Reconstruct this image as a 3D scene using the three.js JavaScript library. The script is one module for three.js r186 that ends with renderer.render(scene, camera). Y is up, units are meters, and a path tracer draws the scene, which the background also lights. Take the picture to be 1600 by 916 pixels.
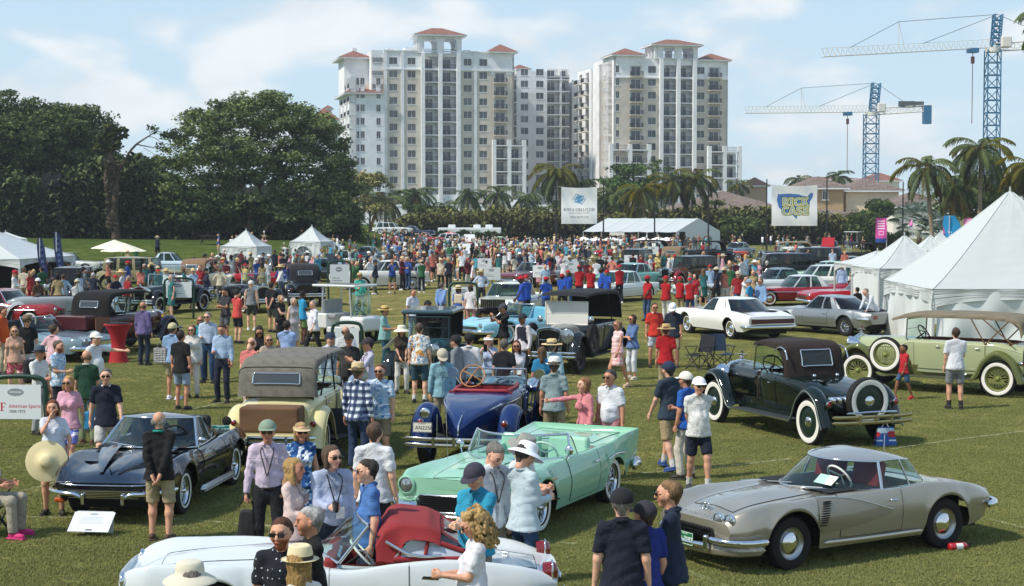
import*as THREE from 'three';
import{mergeGeometries,mergeVertices}from 'three/addons/utils/BufferGeometryUtils.js';
import{RoundedBoxGeometry}from 'three/addons/geometries/RoundedBoxGeometry.js';
// ---------------------------------------------------------------- camera
const scene=new THREE.Scene();
const PITCH=Math.atan(129/2600),EYE=4.3;
const camera=new THREE.PerspectiveCamera(2*Math.atan(458/2600)*180/Math.PI,1600/916,0.5,3000);
camera.position.set(0,EYE,0);
camera.rotation.set(-PITCH,0,0);
const renderer=new THREE.WebGLRenderer({antialias:true});
renderer.toneMapping=THREE.LinearToneMapping;
renderer.toneMappingExposure=1.22;
renderer.shadowMap.enabled=true;
// ---------------------------------------------------------------- random and noise
function rng(seed){let s=seed>>>0;return()=>{s=(s+0x6d2b79f5)|0;let t=Math.imul(s ^(s>>>15),1|s);t=(t+Math.imul(t ^(t>>>7),61|t))^ t;return((t ^(t>>>14))>>>0)/4294967296;};}
const NP=new Float32Array(65536);{const r=rng(7);for(let i=0;i<65536;i++)NP[i]=r();}
function vnoise(x,y){
const xi=Math.floor(x),yi=Math.floor(y);let u=x-xi,v=y-yi;
u=u*u*(3-2*u);v=v*v*(3-2*v);
const a=NP[((yi&255)<<8)|(xi&255)],b=NP[((yi&255)<<8)|((xi+1)&255)],c=NP[(((yi+1)&255)<<8)|(xi&255)],d=NP[(((yi+1)&255)<<8)|((xi+1)&255)];
return a+(b-a)*u+(c-a)*v+(a-b-c+d)*u*v;
}
function fbm(x,y,o=4){let s=0,a=.5,n=0;for(let i=0;i<o;i++){s+=a*vnoise(x,y);n+=a;a*=.5;x=x*2.03+17.1;y=y*2.03+9.7;}return s/n;}
function tnoise(x,y,p){ // periodic in p cells
const xi=Math.floor(x),yi=Math.floor(y);let u=x-xi,v=y-yi;u=u*u*(3-2*u);v=v*v*(3-2*v);
const m=(k)=>((k%p)+p)%p,X=m(xi),Y=m(yi),X1=m(xi+1),Y1=m(yi+1);
const a=NP[(Y<<8)|X],b=NP[(Y<<8)|X1],c=NP[(Y1<<8)|X],d=NP[(Y1<<8)|X1];
return a+(b-a)*u+(c-a)*v+(a-b-c+d)*u*v;
}
const lerp=(a,b,t)=>a+(b-a)*t,clamp=(x,a=0,b=1)=>Math.min(b,Math.max(a,x)),sstep=(a,b,x)=>{const t=clamp((x-a)/(b-a));return t*t*(3-2*t);};
const V=(x,y,z)=>new THREE.Vector3(x,y,z);
// ---------------------------------------------------------------- sky
{
const W=4096,H=2048,data=new Float32Array(W*H*4);
for(let r=0;r<H;r++){
const el=((r+.5)/H-.5)*180;
for(let c=0;c<W;c++){
const i=(r*W+c)*4;let R=.55,Gc=.6,B=.62;
if(el>0){
const az=(c+.5)/W*360,k=clamp(el/45),h=Math.exp(-el/5);
R=lerp(.49,.17,k)+.12*h;Gc=lerp(.67,.33,k)+.08*h;B=lerp(.81,.60,k)+.0*h;
if(el<80){
const s=1/(1+el*.03);
const x=az*.30,y=el*.95*s+40;
const wob=(c<40||c>W-40)?0:(vnoise(x*.5+3,y*.5)-.5)*1.6;
let d=fbm(x+wob,y+wob*.6,5)*.72+vnoise(x*.35+50,y*.45)*.28;
const m=sstep(.43,.66,d)*.78*(1-.55*sstep(12,40,el)),body=sstep(.42,.72,d);  // clouds thinned overhead, out of view, to deepen the darks
const lum=lerp(.74,.83,body),sh=sstep(.45,.75,fbm(x+9,y-.5,3))*.10;
R=lerp(R,lum-sh,m);Gc=lerp(Gc,lum+.012-sh*.9,m);B=lerp(B,lum+.02-sh*.75,m);
}
}
data[i]=R;data[i+1]=Gc;data[i+2]=B;data[i+3]=1;
}
}
const t=new THREE.DataTexture(data,W,H,THREE.RGBAFormat,THREE.FloatType);
t.mapping=THREE.EquirectangularReflectionMapping;t.magFilter=THREE.LinearFilter;t.needsUpdate=true;
scene.background=t;scene.environment=t;
scene.backgroundRotation.set(0,0.55,0);scene.environmentRotation.set(0,0.55,0);
}
scene.fog=new THREE.FogExp2(0xdfeaf2,0.00026);
// ---------------------------------------------------------------- sun
const SUN=V(-0.62,0.80,0.30).normalize();
{
const sun=new THREE.DirectionalLight(0xfff5e6,3.7);sun.name='sun';
sun.position.copy(SUN).multiplyScalar(300).add(V(0,0,-80));sun.target.position.set(0,0,-80);
sun.castShadow=true;sun.shadow.radius=7;sun.shadow.mapSize.set(4096,4096);
Object.assign(sun.shadow.camera,{left:-160,right:160,top:160,bottom:-160,near:1,far:900});
scene.add(sun,sun.target);
}
// ---------------------------------------------------------------- placing: where a sight line meets the ground or a depth
function ray(px,py){const cx=(px-800)/2600,cy=-(py-458)/2600,c=Math.cos(PITCH),s=Math.sin(PITCH);return V(cx,cy*c-s,-cy*s-c);}
function G(px,py){const r=ray(px,py);const t=EYE/-r.y;return V(r.x*t,0,r.z*t);}
function AT(px,py,d){const r=ray(px,py),t=d/-r.z;return V(r.x*t,EYE+r.y*t,-d);}
const PXM=(d)=>2600/d;
// ---------------------------------------------------------------- naming
const used=new Map();
function numbered(n){const k=used.get(n)??0;used.set(n,k+1);return k?n+ '_'+String(k).padStart(3,'0'):n;}
function tag(o,label,category,group,kind){if(label)o.userData.label=label;if(category)o.userData.category=category;if(group)o.userData.group=group;if(kind)o.userData.kind=kind;return o;}
function thing(name,label,category,p=V(0,0,0),turn=0,group){const o=new THREE.Group();o.name=numbered(name);o.position.copy(p);o.rotation.y=turn;tag(o,label,category,group);scene.add(o);return o;}
function part(parent,name,geo,mat,kind){if(Array.isArray(geo))return geo.map((g)=>part(parent,name,g,mat,kind));const m=new THREE.Mesh(geo,mat);m.name=name;m.castShadow=m.receiveShadow=true;if(kind)m.userData.kind=kind;parent.add(m);return m;}
function lone(name,geo,mat,label,category,group){const m=new THREE.Mesh(geo,mat);m.name=numbered(name);m.castShadow=m.receiveShadow=true;tag(m,label,category,group);scene.add(m);return m;}
function struct(name,geo,mat,kind='structure'){const m=new THREE.Mesh(geo,mat);m.name=numbered(name);m.userData.kind=kind;m.castShadow=m.receiveShadow=true;scene.add(m);return m;}
// ---------------------------------------------------------------- geometry helpers
const tf=(g,x=0,y=0,z=0,rx=0,ry=0,rz=0,s=1)=>{g.applyMatrix4(new THREE.Matrix4().compose(V(x,y,z),new THREE.Quaternion().setFromEuler(new THREE.Euler(rx,ry,rz)),typeof s==='number'?V(s,s,s):s));return g;};
function clean(g){if(g.index)g=g.toNonIndexed();for(const k of Object.keys(g.attributes))if(!['position','normal','uv'].includes(k))g.deleteAttribute(k);if(!g.attributes.normal)g.computeVertexNormals();if(!g.attributes.uv)g.setAttribute('uv',new THREE.BufferAttribute(new Float32Array(g.attributes.position.count*2),2));g.morphAttributes={};return g;}
function merge(list){return mergeGeometries(list.map(clean),false);}
function box(w,h,d,x=0,y=0,z=0,ry=0){return tf(new THREE.BoxGeometry(w,h,d),x,y,z,0,ry,0);}
function rbox(w,h,d,r,x=0,y=0,z=0,seg=2){return tf(new RoundedBoxGeometry(w,h,d,seg,Math.min(r,w/2.01,h/2.01,d/2.01)),x,y,z);}
function cyl(r0,r1,h,x=0,y=0,z=0,seg=12,open=false){return tf(new THREE.CylinderGeometry(r1,r0,h,seg,1,open),x,y,z);}
function rod(a,b,r,seg=6,r2=r){const d=b.clone().sub(a),g=new THREE.CylinderGeometry(r2,r,d.length(),seg);g.applyMatrix4(new THREE.Matrix4().compose(a.clone().add(b).multiplyScalar(.5),new THREE.Quaternion().setFromUnitVectors(V(0,1,0),d.normalize()),V(1,1,1)));return g;}
function tube(pts,r,seg=24,rs=6,closed=false){return new THREE.TubeGeometry(new THREE.CatmullRomCurve3(pts,closed,'centripetal'),seg,r,rs,closed);}
function lathe(pts,seg=24,axis='y'){const g=new THREE.LatheGeometry(pts.map((p)=>new THREE.Vector2(p[0],p[1])),seg);if(axis==='z')g.rotateX(Math.PI/2);if(axis==='x')g.rotateZ(-Math.PI/2);return g;}
// a grid surface f(u,v) -> [x,y,z]
function sheet(f,nu,nv,flip=false,uvs=[1,1]){
const pos=new Float32Array((nu+1)*(nv+1)*3),uv=new Float32Array((nu+1)*(nv+1)*2),idx=[];let k=0;
for(let j=0;j<=nv;j++)for(let i=0;i<=nu;i++){const p=f(i/nu,j/nv);pos[k*3]=p[0];pos[k*3+1]=p[1];pos[k*3+2]=p[2];uv[k*2]=i/nu*uvs[0];uv[k*2+1]=j/nv*uvs[1];k++;}
for(let j=0;j<nv;j++)for(let i=0;i<nu;i++){const a=j*(nu+1)+i,b=a+1,c=a+nu+1,d=c+1;if(flip)idx.push(a,c,b,b,c,d);else idx.push(a,b,c,b,d,c);}
const g=new THREE.BufferGeometry();g.setAttribute('position',new THREE.BufferAttribute(pos,3));g.setAttribute('uv',new THREE.BufferAttribute(uv,2));g.setIndex(idx);g.computeVertexNormals();return g;
}
function polyFace(pts){const pos=[];for(let i=1;i<pts.length-1;i++)pos.push(...pts[0],...pts[i],...pts[i+1]);const g=new THREE.BufferGeometry();g.setAttribute('position',new THREE.BufferAttribute(new Float32Array(pos),3));g.computeVertexNormals();return g;}
function mirrorZ(g){const h=g.clone();h.applyMatrix4(new THREE.Matrix4().makeScale(1,1,-1));const q=clean(h),p=q.attributes;for(const k of['position','normal','uv']){const a=p[k].array,n=p[k].itemSize;for(let i=0;i<a.length;i+=n*3)for(let c=0;c<n;c++){const t=a[i+n+c];a[i+n+c]=a[i+2*n+c];a[i+2*n+c]=t;}}return q;}
const both=(g)=>[g,mirrorZ(g)];
// keyed smooth interpolation (monotone cubic) through [x, v] pairs
function keyed(keys){
const n=keys.length,X=keys.map((k)=>k[0]),Y=keys.map((k)=>k[1]),d=[],m=[];
for(let i=0;i<n-1;i++)d.push((Y[i+1]-Y[i])/(X[i+1]-X[i]));
m[0]=d[0]??0;m[n-1]=d[n-2]??0;
for(let i=1;i<n-1;i++)m[i]=d[i-1]*d[i]<=0?0:2/(1/d[i-1]+1/d[i]);
return(x)=>{if(n===1||x<=X[0])return Y[0];if(x>=X[n-1])return Y[n-1];let i=0;while(x>X[i+1])i++;const h=X[i+1]-X[i],t=(x-X[i])/h,t2=t*t,t3=t2*t;return(2*t3-3*t2+1)*Y[i]+(t3-2*t2+t)*h*m[i]+(-2*t3+3*t2)*Y[i+1]+(t3-t2)*h*m[i+1];};
}
// ---------------------------------------------------------------- materials
const mcache=new Map();
function hexRGB(c){return new THREE.Color(c);}
function mat(color,rough=.8,metal=0,extra={}){const key=color+ '|'+rough+ '|'+metal+ '|'+JSON.stringify(Object.keys(extra).map((k)=>[k,extra[k]?.uuid??extra[k]]));if(!mcache.has(key)){const m=Object.keys(extra).some((k)=>/clearcoat|transmission|sheen/.test(k))?new THREE.MeshPhysicalMaterial({color,roughness:rough,metalness:metal,...extra}):new THREE.MeshStandardMaterial({color,roughness:rough,metalness:metal,...extra});mcache.set(key,m);}return mcache.get(key);}
const paint=(c,r=.28)=>mat(c,r+.25,0,{clearcoat:1,clearcoatRoughness:.03,specularIntensity:.12});
const metallic=(c)=>mat(c,.34,.55,{clearcoat:1,clearcoatRoughness:.04});
const CHROME=mat('#d9dcde',.12,1),DULL=mat('#a8abad',.35,1),RUBBER=mat('#141414',.85),WHITEWALL=mat('#e4e2da',.7),BLACK=mat('#0a0a0b',.8),DARKCLOTH=mat('#15161a',.9),NICKEL=mat('#c9c3b4',.2,1),BRASS=mat('#b98d3e',.25,1);
const GLASS=new THREE.MeshPhysicalMaterial({color:'#dceee8',roughness:.02,transmission:1,thickness:0,ior:1.5});
const TINTGLASS=new THREE.MeshPhysicalMaterial({color:'#8fa59f',roughness:.02,transmission:1,thickness:0,ior:1.5});
const LENS=mat('#a9b0b2',.12,.75,{clearcoat:1}),REDLENS=mat('#7a0c10',.2,0,{clearcoat:1}),AMBER=mat('#b4501a',.3);
function canvasTex(w,h,draw,srgb=true){const c=document.createElement('canvas');c.width=w;c.height=h;const g=c.getContext('2d');draw(g,w,h);const t=new THREE.CanvasTexture(c);if(srgb)t.colorSpace=THREE.SRGBColorSpace;t.wrapS=t.wrapT=THREE.RepeatWrapping;return t;}
function dataTex(n,f,srgb=true){const d=new Uint8Array(n*n*4);for(let y=0;y<n;y++)for(let x=0;x<n;x++){const p=f(x/n,y/n),i=(y*n+x)*4;d[i]=p[0];d[i+1]=p[1];d[i+2]=p[2];d[i+3]=255;}const t=new THREE.DataTexture(d,n,n);if(srgb)t.colorSpace=THREE.SRGBColorSpace;t.wrapS=t.wrapT=THREE.RepeatWrapping;t.magFilter=THREE.LinearFilter;t.needsUpdate=true;return t;}
function pfbm(x,y,p,o){let s=0,a=.5,n=0,q=p;for(let i=0;i<o;i++){s+=a*tnoise(x*q,y*q,q);n+=a;a*=.55;q*=2;}return s/n;}
// ================================================================ ground
// height of the lawn: flat show field, with a low grass bank to the back left
function bank(x,z){
const d=-z;if(d<70)return 0;
const crest=1.75*sstep(110,148,d)*(1-sstep(-17,-7,x-(d-120)*.02));
const wav=1+.22*(vnoise(x*.07+3,d*.03)-.5)+.12*Math.sin(x*.11+1);
return crest*wav;
}
{
const gcol=dataTex(1024,(u,v)=>{
const a=pfbm(u,v,6,4),b=pfbm(u+.3,v+.1,24,3),c=NP[((v*1024|0)*131+(u*1024|0)*17)&65535],e=tnoise(u*240,v*240,240);
const dry=sstep(.45,.72,a*.6+b*.4),k=.78+.26*b+.34*(c-.5)+.3*(e-.5);
return[lerp(113,134,dry)*k,lerp(114,127,dry)*k,lerp(67,81,dry)*k].map((q)=>clamp(q,0,255));
});
const big=dataTex(256,(u,v)=>{const a=pfbm(u,v,4,5);const q=128+(a-.5)*190;return[q,q,q];},false);
gcol.repeat.set(1/9,1/9);big.repeat.set(1/1.1,1/1.1);
const GRASS=new THREE.MeshLambertMaterial({map:gcol,bumpMap:big,bumpScale:.03,vertexColors:true});
const xs=[],zs=[];
for(let x=-900;x<-100;x+=80)xs.push(x);for(let x=-100;x<=100;x+=2)xs.push(x);for(let x=180;x<=900;x+=80)xs.push(x);
for(let z=60;z>0;z-=20)zs.push(z);for(let z=0;z>=-240;z-=2)zs.push(z);for(let z=-280;z>=-1800;z-=160)zs.push(z);
const pos=[],uv=[],col=[],idx=[];
for(const z of zs)for(const x of xs){
pos.push(x,bank(x,z),z);uv.push(x,z);
const m=fbm(x*.045+20,z*.03+5,4),dry=sstep(.40,.64,m)*sstep(20,34,-z+6),far=sstep(60,120,-z),h=Math.max(clamp(bank(x,z)/1.6),.85*sstep(78,98,-z)*(1-sstep(-17,-8,x)));
// worn straw-coloured turf in the middle of the field, greener grass on the bank
const mid=clamp(1-Math.abs(x+4)/16)*sstep(28,45,-z)*(1-sstep(95,130,-z));
const w=clamp(dry*.55+mid*.55)*(1-h);
const r=lerp(lerp(.88,1.28,w),.40,h),g=lerp(lerp(.92,1.18,w),.62,h),b=lerp(lerp(.80,1.22,w),.38,h);
col.push(r,g,b);
}
const nx=xs.length;
for(let j=0;j<zs.length-1;j++)for(let i=0;i<nx-1;i++){const a=j*nx+i;idx.push(a,a+1,a+nx,a+1,a+nx+1,a+nx);}
const g=new THREE.BufferGeometry();g.setAttribute('position',new THREE.BufferAttribute(new Float32Array(pos),3));g.setAttribute('uv',new THREE.BufferAttribute(new Float32Array(uv),2));g.setAttribute('color',new THREE.BufferAttribute(new Float32Array(col),3));g.setIndex(idx);g.computeVertexNormals();
struct('lawn',g,GRASS);
// short turf blades in the near field, where they show
{const r=rng(77),P=[];for(let i=0;i<9;i++){const a=r()*6.28,q=r()*.035,x=Math.cos(a)*q,z=Math.sin(a)*q,b=r()*6.28,h=.012+.016*r(),l=(r()-.5)*.03;P.push(x-Math.cos(b)*.0035,0,z-Math.sin(b)*.0035,x+Math.cos(b)*.0035,0,z+Math.sin(b)*.0035,x+l,h,z+(r()-.5)*.03);}const g=new THREE.BufferGeometry();g.setAttribute('position',new THREE.BufferAttribute(new Float32Array(P),3));g.computeVertexNormals();
const N=240000,m=new THREE.InstancedMesh(g,new THREE.MeshLambertMaterial({color:'#ffffff',side:THREE.DoubleSide}),N),M4=new THREE.Matrix4(),c=new THREE.Color();for(let i=0;i<N;i++){const d=17.5+36*Math.pow(r(),1.55),x=(r()-.5)*d*.66,s=.8+.7*r();M4.makeRotationY(r()*6.28).scale(V(s,s,s)).setPosition(x,0,-d);m.setMatrixAt(i,M4);const t=r()<.2?.7:0,k=.9+.2*r(),w=sstep(.4,.64,fbm(x*.045+20,-d*.03+5,4))*.5;m.setColorAt(i,c.setRGB(lerp(.222,.31,t*.8+w*.5)*k,lerp(.236,.285,t*.8+w*.5)*k,lerp(.084,.125,t)*k));}m.name='turf_blades';m.userData.kind='stuff';m.receiveShadow=true;scene.add(m);}
// faint chalk lines marked on the grass
const CHALK=mat('#93966f',1);
const line=(pts,w)=>{
const c=new THREE.CatmullRomCurve3(pts.map((p)=>G(...p))),N=60,P=[];
return sheet((u,v)=>{const p=c.getPointAt(u),t=c.getTangentAt(u),k=(v-.5)*w*(.6+.8*vnoise(u*90+pts[0][0],3));return[p.x-t.z*k,.004,p.z+t.x*k];},N,1,true);
};
const lines=[[[1392,702],[1480,689],[1600,674]],[[1545,811],[1600,825]],[[1075,893],[1110,907],[1140,918]],[[0,808],[130,809],[280,812],[420,822],[640,832],[900,850]],[[0,775],[40,766],[110,748]],[[1000,740],[1120,730],[1235,717]],[[300,640],[350,628],[380,620]]];
const lg=lines.map((l)=>line(l,.085));
struct('chalk_line',merge(lg),CHALK);
}
// ================================================================ apartment towers
const stuccoTex=dataTex(256,(u,v)=>{const a=pfbm(u,v,5,4),b=pfbm(u*1,v*1,40,2);const k=240+(a-.5)*30+(b-.5)*14;return[k,k,k];});
stuccoTex.repeat.set(1/7,1/7);
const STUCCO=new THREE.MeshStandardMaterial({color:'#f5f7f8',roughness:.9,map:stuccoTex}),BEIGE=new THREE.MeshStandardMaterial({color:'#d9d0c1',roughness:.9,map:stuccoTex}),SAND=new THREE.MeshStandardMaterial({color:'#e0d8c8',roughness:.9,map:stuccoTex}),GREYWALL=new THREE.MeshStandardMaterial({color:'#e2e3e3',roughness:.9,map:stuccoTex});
const tileTex=dataTex(256,(u,v)=>{const row=Math.abs(Math.sin(v*Math.PI*16)),colm=.5+.5*Math.sin(u*Math.PI*32),n=pfbm(u,v,16,3);const k=.62+.2*colm+.12*row+.5*(n-.5);return[166*k,110*k,90*k];});
const TILE=new THREE.MeshStandardMaterial({map:tileTex,roughness:.9});
const paneMats=['#2a3138','#343c43','#1f262c','#4a5258','#3b3f40'].map((c)=>mat(c,.08,0,{clearcoat:.6}));
const RAIL=mat('#22262b',.6,.3),FRAMEW=mat('#e4e6e6',.6),DARKROOM=mat('#2b2f34',.8);
function boxUV(w,h,d,x,y,z){const g=box(w,h,d,x,y,z),p=g.attributes.position,n=g.attributes.normal,uv=g.attributes.uv;for(let i=0;i<p.count;i++){const ax=Math.abs(n.getX(i)),ay=Math.abs(n.getY(i));uv.setXY(i,ax>.5?p.getZ(i):p.getX(i),ay>.5?p.getZ(i):p.getY(i));}return g;}
const winGeo=(w,h)=>mergeGeometries([merge([box(w+.16,.1,.2,0,h/2+.05,0),box(w+.3,.14,.34,0,-h/2-.07,.05),box(.08,h,.2,-w/2-.04,0,0),box(.08,h,.2,w/2+.04,0,0),box(.045,h,.06,0,0,-.01)]),clean(box(w,h,.05,0,0,-.04))],true);
const WIN={w:winGeo(1.9,1.6),n:winGeo(.95,1.6)};
const wr=rng(5);
// A facade in the plane z = 0 of a frame, collected into walls by material; windows, doors, slabs and railings become parts.
class Facade{
constructor(root){this.root=root;this.walls=new Map();this.m=new THREE.Matrix4();this.rails=[];this.slabs=[];}
frame(x,z,yaw){this.m.makeRotationY(yaw).setPosition(x,0,z);return this;}
add(material,g){g.applyMatrix4(this.m);if(!this.walls.has(material))this.walls.set(material,[]);this.walls.get(material).push(clean(g));}
mesh(name,geo,material){const o=part(this.root,name,geo,material);return o;}
place(name,geo,material,x,y,z){const o=this.mesh(name,geo,material);o.applyMatrix4(new THREE.Matrix4().makeTranslation(x,y,z).premultiply(this.m));return o;}
railing(u0,u1,y,z,depth=0){
const L=[box(u1-u0,.06,.06,(u0+u1)/2,y+1.05,z),box(u1-u0,.05,.05,(u0+u1)/2,y+.12,z)];
for(let u=u0;u<=u1;u+=.16)L.push(box(.035,.95,.035,u,y+.58,z));
if(depth)for(const s of[u0,u1]){L.push(box(.06,.06,depth,s,y+1.05,z-depth/2));for(let k=.15;k<depth;k+=.2)L.push(box(.035,.95,.035,s,y+.58,z-k));}
return merge(L);
}
// one strip of the facade: [u0, u1], floors from yb, wall material lists, kind of opening
strip(u0,u1,kind,{y0=0,y1,base=BEIGE,top=STUCCO,cap=1e9,floors,fh=3.1,yb=0,ou=0,pilasters=false}){
const w=u1-u0,cu=(u0+u1)/2+ou,T=.4;
const wall=(a,b,ya,yb2,z=-T/2,t=T)=>{if(b-a<.02||yb2-ya<.02)return;const lo=Math.min(yb2,cap);if(lo>ya)this.add(base,boxUV(b-a,lo-ya,t,(a+b)/2,(lo+ya)/2,z));const hi=Math.max(ya,cap);if(yb2>hi)this.add(top,boxUV(b-a,yb2-hi,t,(a+b)/2,(yb2+hi)/2,z));};
if(kind==='solid'){wall(u0,u1,y0,y1);return;}
if(kind==='w'||kind==='n'){
const ww=kind==='w'?1.9:.95,wh=1.6;wall(u0,cu-ww/2,y0,y1);wall(cu+ww/2,u1,y0,y1);
let prev=y0;for(let f=0;f<floors;f++){const c=yb+f*fh+1.65;wall(cu-ww/2,cu+ww/2,prev,c-wh/2);prev=c+wh/2;this.place('window',WIN[kind],[FRAMEW,paneMats[wr()*5|0]],cu,c,-.14);}
wall(cu-ww/2,cu+ww/2,prev,y1);return;
}
if(kind==='b'||kind==='p'){ // recessed loggia / projecting balcony
const deep=kind==='b'?1.5:.3,ow=kind==='b'?w:Math.min(w,3.0),a=cu-ow/2,b=cu+ow/2,out=kind==='b'?.12:1.35;
wall(u0,a,y0,y1);wall(b,u1,y0,y1);
let prev=y0;
for(let f=0;f<floors;f++){
const y=yb+f*fh;if(kind==='p'){wall(a,b,prev,y+.02);prev=y+2.5;}else{wall(a,b,prev,y+.02,-T/2,T);prev=y+fh-.28;}
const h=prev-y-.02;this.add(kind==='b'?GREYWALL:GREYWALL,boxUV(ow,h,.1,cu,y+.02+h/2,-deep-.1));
const dw=ow*(kind==='b'?.62:.8),off=kind==='b'?-ow*.12:0;
this.place('balcony_door',this.door(dw,Math.min(h,2.35)),[FRAMEW,paneMats[wr()*3|0]],cu+off,y+Math.min(h,2.35)/2+.02,-deep);
this.place('balcony_slab',this.cached('s'+ow.toFixed(2)+kind,()=>box(ow+(kind==='p'?.2:0),.18,deep+out,0,0,0)),kind==='p'?SAND:STUCCO,cu,y-.09,(out-deep)/2);
this.place('railing',this.cached('r'+ow.toFixed(2)+kind,()=>this.railing(-ow/2,ow/2,0,0,kind==='p'?1.3:0)),RAIL,cu,y,out-.06);
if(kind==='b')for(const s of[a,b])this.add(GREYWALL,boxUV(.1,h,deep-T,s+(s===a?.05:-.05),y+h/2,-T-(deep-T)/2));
}
wall(a,b,prev,y1);
return;
}
}
cached(k,f){this.cache??=new Map();if(!this.cache.has(k))this.cache.set(k,f());return this.cache.get(k);}
door(w,h){return this.cached('d'+w.toFixed(2)+h.toFixed(2),()=>mergeGeometries([merge([box(.08,h,.1,-w/2+.04),box(.08,h,.1,w/2-.04),box(.06,h,.1),box(w,.08,.1,0,h/2-.04)]),clean(box(w-.16,h-.1,.05))],true));}
body(material,x0,x1,y0,y1,zf,zb){this.add(material,boxUV(x1-x0,y1-y0,zf-zb,(x0+x1)/2,(y0+y1)/2,(zf+zb)/2));}
hip(x0,x1,y,h,zf,zb,over=.9){
const a=x0-over,b=x1+over,f=zf+over,k=zb-over,cz=(f+k)/2,w=b-a,d=f-k,r=Math.min(w,d)/2,A=[a,y,f],B=[b,y,f],C=[b,y,k],D=[a,y,k];
const P=w>=d?[a+r,y+h,cz]:[(a+b)/2,y+h,f-r],Q=w>=d?[b-r,y+h,cz]:[(a+b)/2,y+h,k+r];
const faces=w>=d?[[A,B,Q,P],[B,C,Q],[C,D,P,Q],[D,A,P]]:[[A,B,P],[B,C,Q,P],[C,D,Q],[D,A,P,Q]];
const g=merge(faces.map((fc)=>{const q=clean(polyFace(fc)),p=q.attributes.position,n=q.attributes.normal;for(let i=0;i<p.count;i++)q.attributes.uv.setXY(i,(Math.abs(n.getX(i))>Math.abs(n.getZ(i))?p.getZ(i):p.getX(i))/5,p.getY(i)/1.4);return q;}));
g.applyMatrix4(this.m);this.mesh('roof',g,TILE);
this.add(STUCCO,boxUV(w-.1,.3,d-.1,(a+b)/2,y-.16,cz));
}
done(){for(const[m,l]of this.walls)this.mesh(m===STUCCO?'white_wall':m===BEIGE?'beige_wall':'wall',merge(l),m);}
}
const BD=394,BS=PXM(BD),PHI=0.215,Yp=(py)=>EYE+(329-py)/BS;
// arched belvedere wall: opening list of [centre, width] under round heads
function archWall(u0,u1,y0,y1,arches,t,springs){
const s=new THREE.Shape([new THREE.Vector2(u0,y0),new THREE.Vector2(u1,y0),new THREE.Vector2(u1,y1),new THREE.Vector2(u0,y1)]);
for(const[c,w,sp,bot]of arches){const h=new THREE.Path();h.moveTo(c-w/2,bot);h.lineTo(c+w/2,bot);h.lineTo(c+w/2,sp);h.absarc(c,sp,w/2,0,Math.PI,false);h.lineTo(c-w/2,bot);s.holes.push(h);}
const g=new THREE.ExtrudeGeometry(s,{depth:t,bevelEnabled:false,curveSegments:10});g.translate(0,0,-t);return g;
}
// the white frame of stacked loggias at a tower's foot
function frameTower(F,u0,u1,n,yTop,z,arched){
const w=(u1-u0)/n;for(let k=0;k<=n;k++)F.add(STUCCO,boxUV(.9,yTop+1.2,.9,u0+k*w,(yTop+1.2)/2,z));
for(let k=0;k<n;k++)for(let y=yTop-.2,i=0;y>3&&i<4;y-=3.1,i++){
F.place('balcony_slab',F.cached('fs'+w.toFixed(2),()=>box(w-.9,.25,3,0,0,-1)),STUCCO,u0+(k+.5)*w,y,z);
F.place('railing',F.cached('fr'+w.toFixed(2),()=>F.railing(-w/2+.45,w/2-.45,0,0)),RAIL,u0+(k+.5)*w,y+.12,z+.3);
if(i>0){F.place('balcony_door',F.door(w*.6,2.4),[FRAMEW,paneMats[0]],u0+(k+.5)*w,y+1.3,z-2.5);F.add(GREYWALL,boxUV(w,2.8,.1,u0+(k+.5)*w,y+1.5,z-2.6));}
}
if(arched)F.add(STUCCO,archWall(u0+.45,u1-.45,arched-6.4,arched,Array.from({length:n},(_,k)=>[u0+(k+.5)*w,w-1.4,arched-2.6,arched-6.4]),.5));
}
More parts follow.
